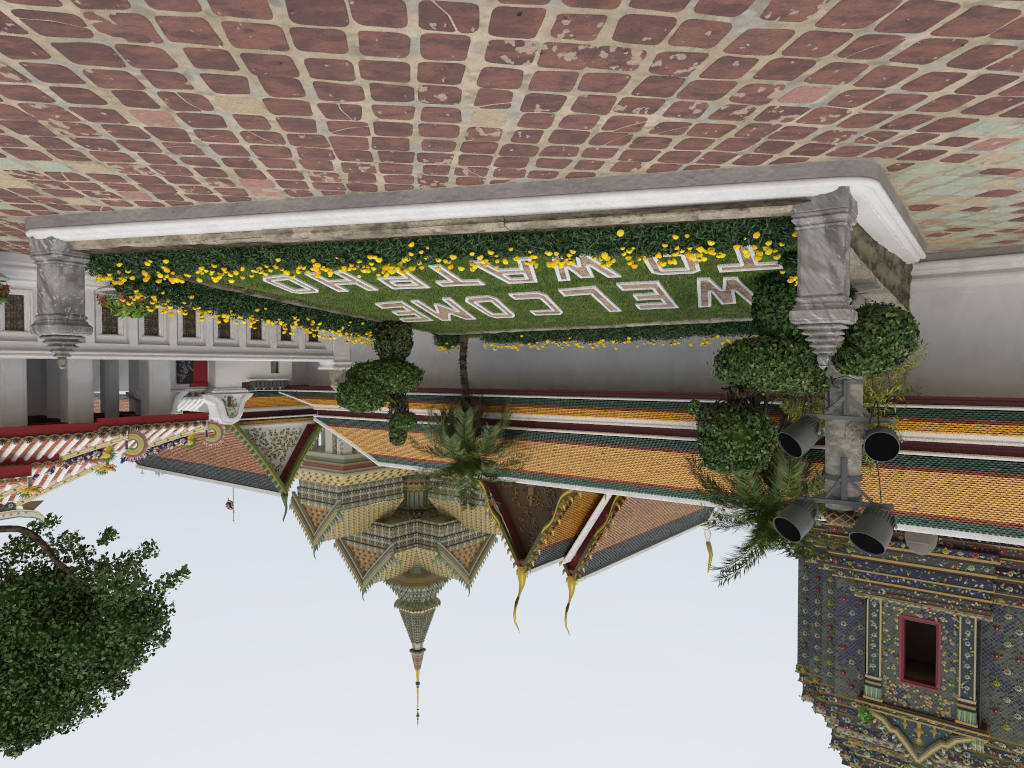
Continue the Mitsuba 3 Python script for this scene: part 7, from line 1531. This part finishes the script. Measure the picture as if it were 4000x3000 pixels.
        g = G(); bar(g, [hp(HS - .02, d + .9, za - 1.45), hp(HS - hwid * .98, d + .9, za - drop - 1.3)], E2 * .5, UP * .12, WHITE); put('flashing', g, 'mat_plaster', parent=hall)
hall_tier(-20.0, 13.25, 4.6, 6.6, -26.0, (.46, .205, .035), 0, False, 'front_roof')
hall_tier(-25.2, 15.05, 5.4, 8.2, -47.0, (.46, .26, .125), 0, True, 'main_roof')
g = G(); bar(g, [hp(HS, -47.1, 15.3), hp(HS - 5.6, -47.1, 6.9)], E2 * .2, UP * .4, WHITE); put('far_verge', g, 'mat_plaster', parent=hall)
g = G()
for k in range(12): g.box([-.22, -.1, -.2], [.22, .1, .2], (.17, .012, .016), frame(hp(HS - .3 - .42 * k, -47.5, 15.2 - .63 * k), E1))
put('far_purlins', g, 'mat_paint', parent=hall); label(f'{hall}__far_purlins', kind='stuff')
g = G(); o = hp(HS, -47.1, 15.2); g.tube([o + E2 * -1.6, o + UP * .25 - E2 * .5, o + UP * 1.1, o + UP * 1.9], [.15, .3, .3, .16], 8, WHITE); put('ridge_swell', g, 'mat_plaster', parent=hall, smooth=True)
g = G(); g.tube([o + UP * 1.8, o + UP * 2.3 - E2 * .1 + E1 * -.2, o + UP * 2.9 - E1 * .3, o + UP * 3.9 - E1 * .15, o + UP * 4.6], [.20, .22, .17, .12, .03], 8, (.40, .31, .06)); put('golden_horn', g, 'mat_gold', parent=hall, smooth=True)
g = G(); g.box([HS - 4, 21.5, 0], [HS + 4, 46, 7.0], WHITE, MW); put('wall', g, 'mat_plaster', parent=hall)

# ================================================================ tree beyond the pavilion
key = thing('broad_tree', 'broad leafy tree against the sky beyond the dragon roofs', 'tree'); rr = np.random.default_rng(77); TY = 20.0
def tq(u, v, dy=0.0): return A_([-(u - 2000) / 2660 * (TY + dy), TY + dy, 1.6 + (v - 1440) / 2660 * (TY + dy)])
g = G(); g.tube([A_([18.6, 20.6, 0]), tq(-420, 1900), tq(-330, 2300, .2), tq(-260, 2600, .4), tq(-150, 2900, .3)], [.34, .28, .23, .17, .08], 9, WHITE)
for pts, rad in (([(-380, 2120, 0), (-150, 2078, -.2), (60, 2066, -.3), (130, 2095, -.3), (215, 2205, -.3), (262, 2238, -.2), (300, 2290, -.1), (360, 2340, 0), (430, 2400, 0)], .12), ([(-340, 2300, .2), (-50, 2255, .1), (120, 2262, .1), (230, 2300, .1)], .09), ([(-330, 2330, .2), (0, 2500, .5), (250, 2560, .3), (480, 2500, .1), (600, 2420, 0)], .07), ([(-280, 2600, .4), (0, 2700, .2), (250, 2680, 0), (450, 2640, 0)], .07), ([(-250, 2650, .4), (0, 2850, .2), (130, 2800, 0)], .06), ([(215, 2205, -.3), (200, 2260, -.2), (260, 2300, 0)], .04)):
    P = [tq(*p) for p in pts]; q = np.linspace(0, len(P) - 1, len(P) * 4); P = A_([[np.interp(t, np.arange(len(P)), A_(P)[:, k]) for k in range(3)] for t in q]); P[1:-1] = (P[:-2] + P[2:] + 2 * P[1:-1]) / 4; g.tube(P, np.linspace(rad, rad * .3, len(P)), 7, WHITE)
put('limbs', g, 'mat_rock:bark', parent=key, smooth=True)
LT = [(.032, .075, .018), (.052, .11, .025), (.026, .060, .016), (.085, .15, .036), (.13, .20, .05)]
blobs = [(120, 2140, 70, 260), (60, 2150, 60, 200), (210, 2160, 55, 160), (140, 2060, 30, 60), (190, 2040, 28, 60), (260, 2110, 40, 110), (310, 2170, 46, 150), (400, 2220, 50, 170), (330, 2260, 70, 330), (500, 2200, 52, 200), (570, 2150, 36, 90), (420, 2090, 30, 80), (395, 2115, 22, 50), (460, 2290, 80, 420), (560, 2330, 70, 330), (650, 2280, 42, 120), (705, 2245, 26, 50), (200, 2300, 110, 800), (60, 2320, 110, 800), (330, 2380, 120, 1000), (480, 2420, 110, 900), (600, 2400, 60, 300), (150, 2450, 150, 1500), (0, 2480, 140, 1300), (330, 2520, 140, 1400), (480, 2530, 90, 600), (590, 2470, 60, 260), (620, 2510, 30, 70), (120, 2620, 150, 1500), (-60, 2640, 140, 1000), (290, 2640, 120, 1100), (420, 2620, 70, 420), (500, 2610, 30, 70), (440, 2690, 46, 180), (230, 2740, 100, 800), (60, 2770, 120, 1100), (350, 2770, 40, 120), (150, 2830, 70, 480), (30, 2870, 80, 560), (-60, 2850, 90, 500), (90, 2900, 40, 160), (20, 2960, 26, 40), (55, 2952, 14, 24), (240, 2830, 50, 200), (-150, 2450, 150, 700), (-200, 2750, 150, 600), (10, 2205, 50, 110)]
for u, v, r_, n in blobs:
    n = int(n * 1.7) if n >= 400 else n
    c = tq(u, v, rr.normal(0, .5)); R2 = r_ / 2660 * TY; q = rr.normal(size=(n, 3)); q /= np.linalg.norm(q, axis=1, keepdims=True); rad = rr.random((n, 1)) ** .45
    nz_ = .65 + .8 * meshkit.fbm(q * 2.6 + u, 3, 3)[:, None]; P = c + q * rad * R2 * A_([1.05, 1.2, .95]) * nz_
    vv, ff, cc = leaves(P, q * .4 + A_([0, 0, .5]), .135, .66, LT, rr, .8, .15, .3); put('leaf_cluster', G().add(vv, ff, cc), 'mat_leaf', parent=key, kind='stuff')
    if n >= 800: s = trimesh.creation.icosphere(subdivisions=2); k_ = A_(s.vertices); put('inner_foliage', G().add(c + k_ * R2 * .62 * (.7 + .6 * meshkit.fbm(k_ * 2.6 + u, 3, 3)[:, None]), s.faces, LT[0]), 'mat_matte', parent=key, smooth=True)  # added core that keeps daylight out of the denser clusters
# flag on its staff, far off
key = thing('flagstaff', 'thin distant flagstaff above the roofs between the tree and the great chedi', 'flagpole'); FY = 62.0
def fq(u, v): return A_([-(u - 2000) / 2660 * FY, FY, 1.6 + (v - 1440) / 2660 * FY])
g = G(); g.tube([fq(907, 1400), fq(907, 2036)], [.06, .04], 7, (.45, .40, .28)); put('staff', g, 'mat_satin', parent=key)
g = G(); s = trimesh.creation.icosphere(subdivisions=1, radius=.07); g.add(A_(s.vertices) + fq(907, 2037), s.faces, (.5, .4, .15)); put('knob', g, 'mat_satin', parent=key)
key = thing('flag', 'limp red, white and blue striped flag hanging from the flagstaff', 'flag')
cols = [(.42, .05, .07), (.66, .66, .68), (.05, .06, .20), (.05, .06, .20), (.66, .66, .68), (.42, .05, .07)]
def fs(i, t):
    a = A_([906, 2012 - i * 6.5]); b = A_([876 + i * .8, 1984 - i * 5.5]); m = a + (b - a) * t + A_([2.5 * math.sin(t * 7 + i * .4), -9 * math.sin(t * math.pi)]); o = fq(*m); o[1] += .25 * math.sin(t * 9 + i); return o
for i in range(6):
    g = G(); t = np.linspace(0, 1, 14); sweep(g, [A_([fs(i, q) for q in t]), A_([fs(i + 1, q) for q in t])], None, cols[i]); put('stripe', g, 'mat_satin', parent=key)
key = thing('antenna', 'tiny aerials and panels on a far rooftop behind the salmon roof', 'antenna'); FY = 55.0
g = G(); g.tube([fq(551, 1780), fq(551, 1852)], .03, 5, (.3, .3, .32)); g.tube([fq(543, 1849), fq(559, 1850)], .03, 5, (.3, .3, .32)); g.tube([fq(617, 1780), fq(617, 1862)], .05, 5, (.3, .3, .32)); g.tube([fq(656, 1800), fq(656, 1856)], .03, 5, (.3, .3, .32)); label(put('masts', g, 'mat_satin', parent=key), kind='stuff')
g = G()
for u, v in ((606, 1846), (611, 1849), (630, 1849), (635, 1847)): g.box([-.08, -.05, -.12], [.08, .05, .12], (.45, .47, .5), trs(fq(u, v)))
label(put('panels', g, 'mat_satin', parent=key), kind='stuff')
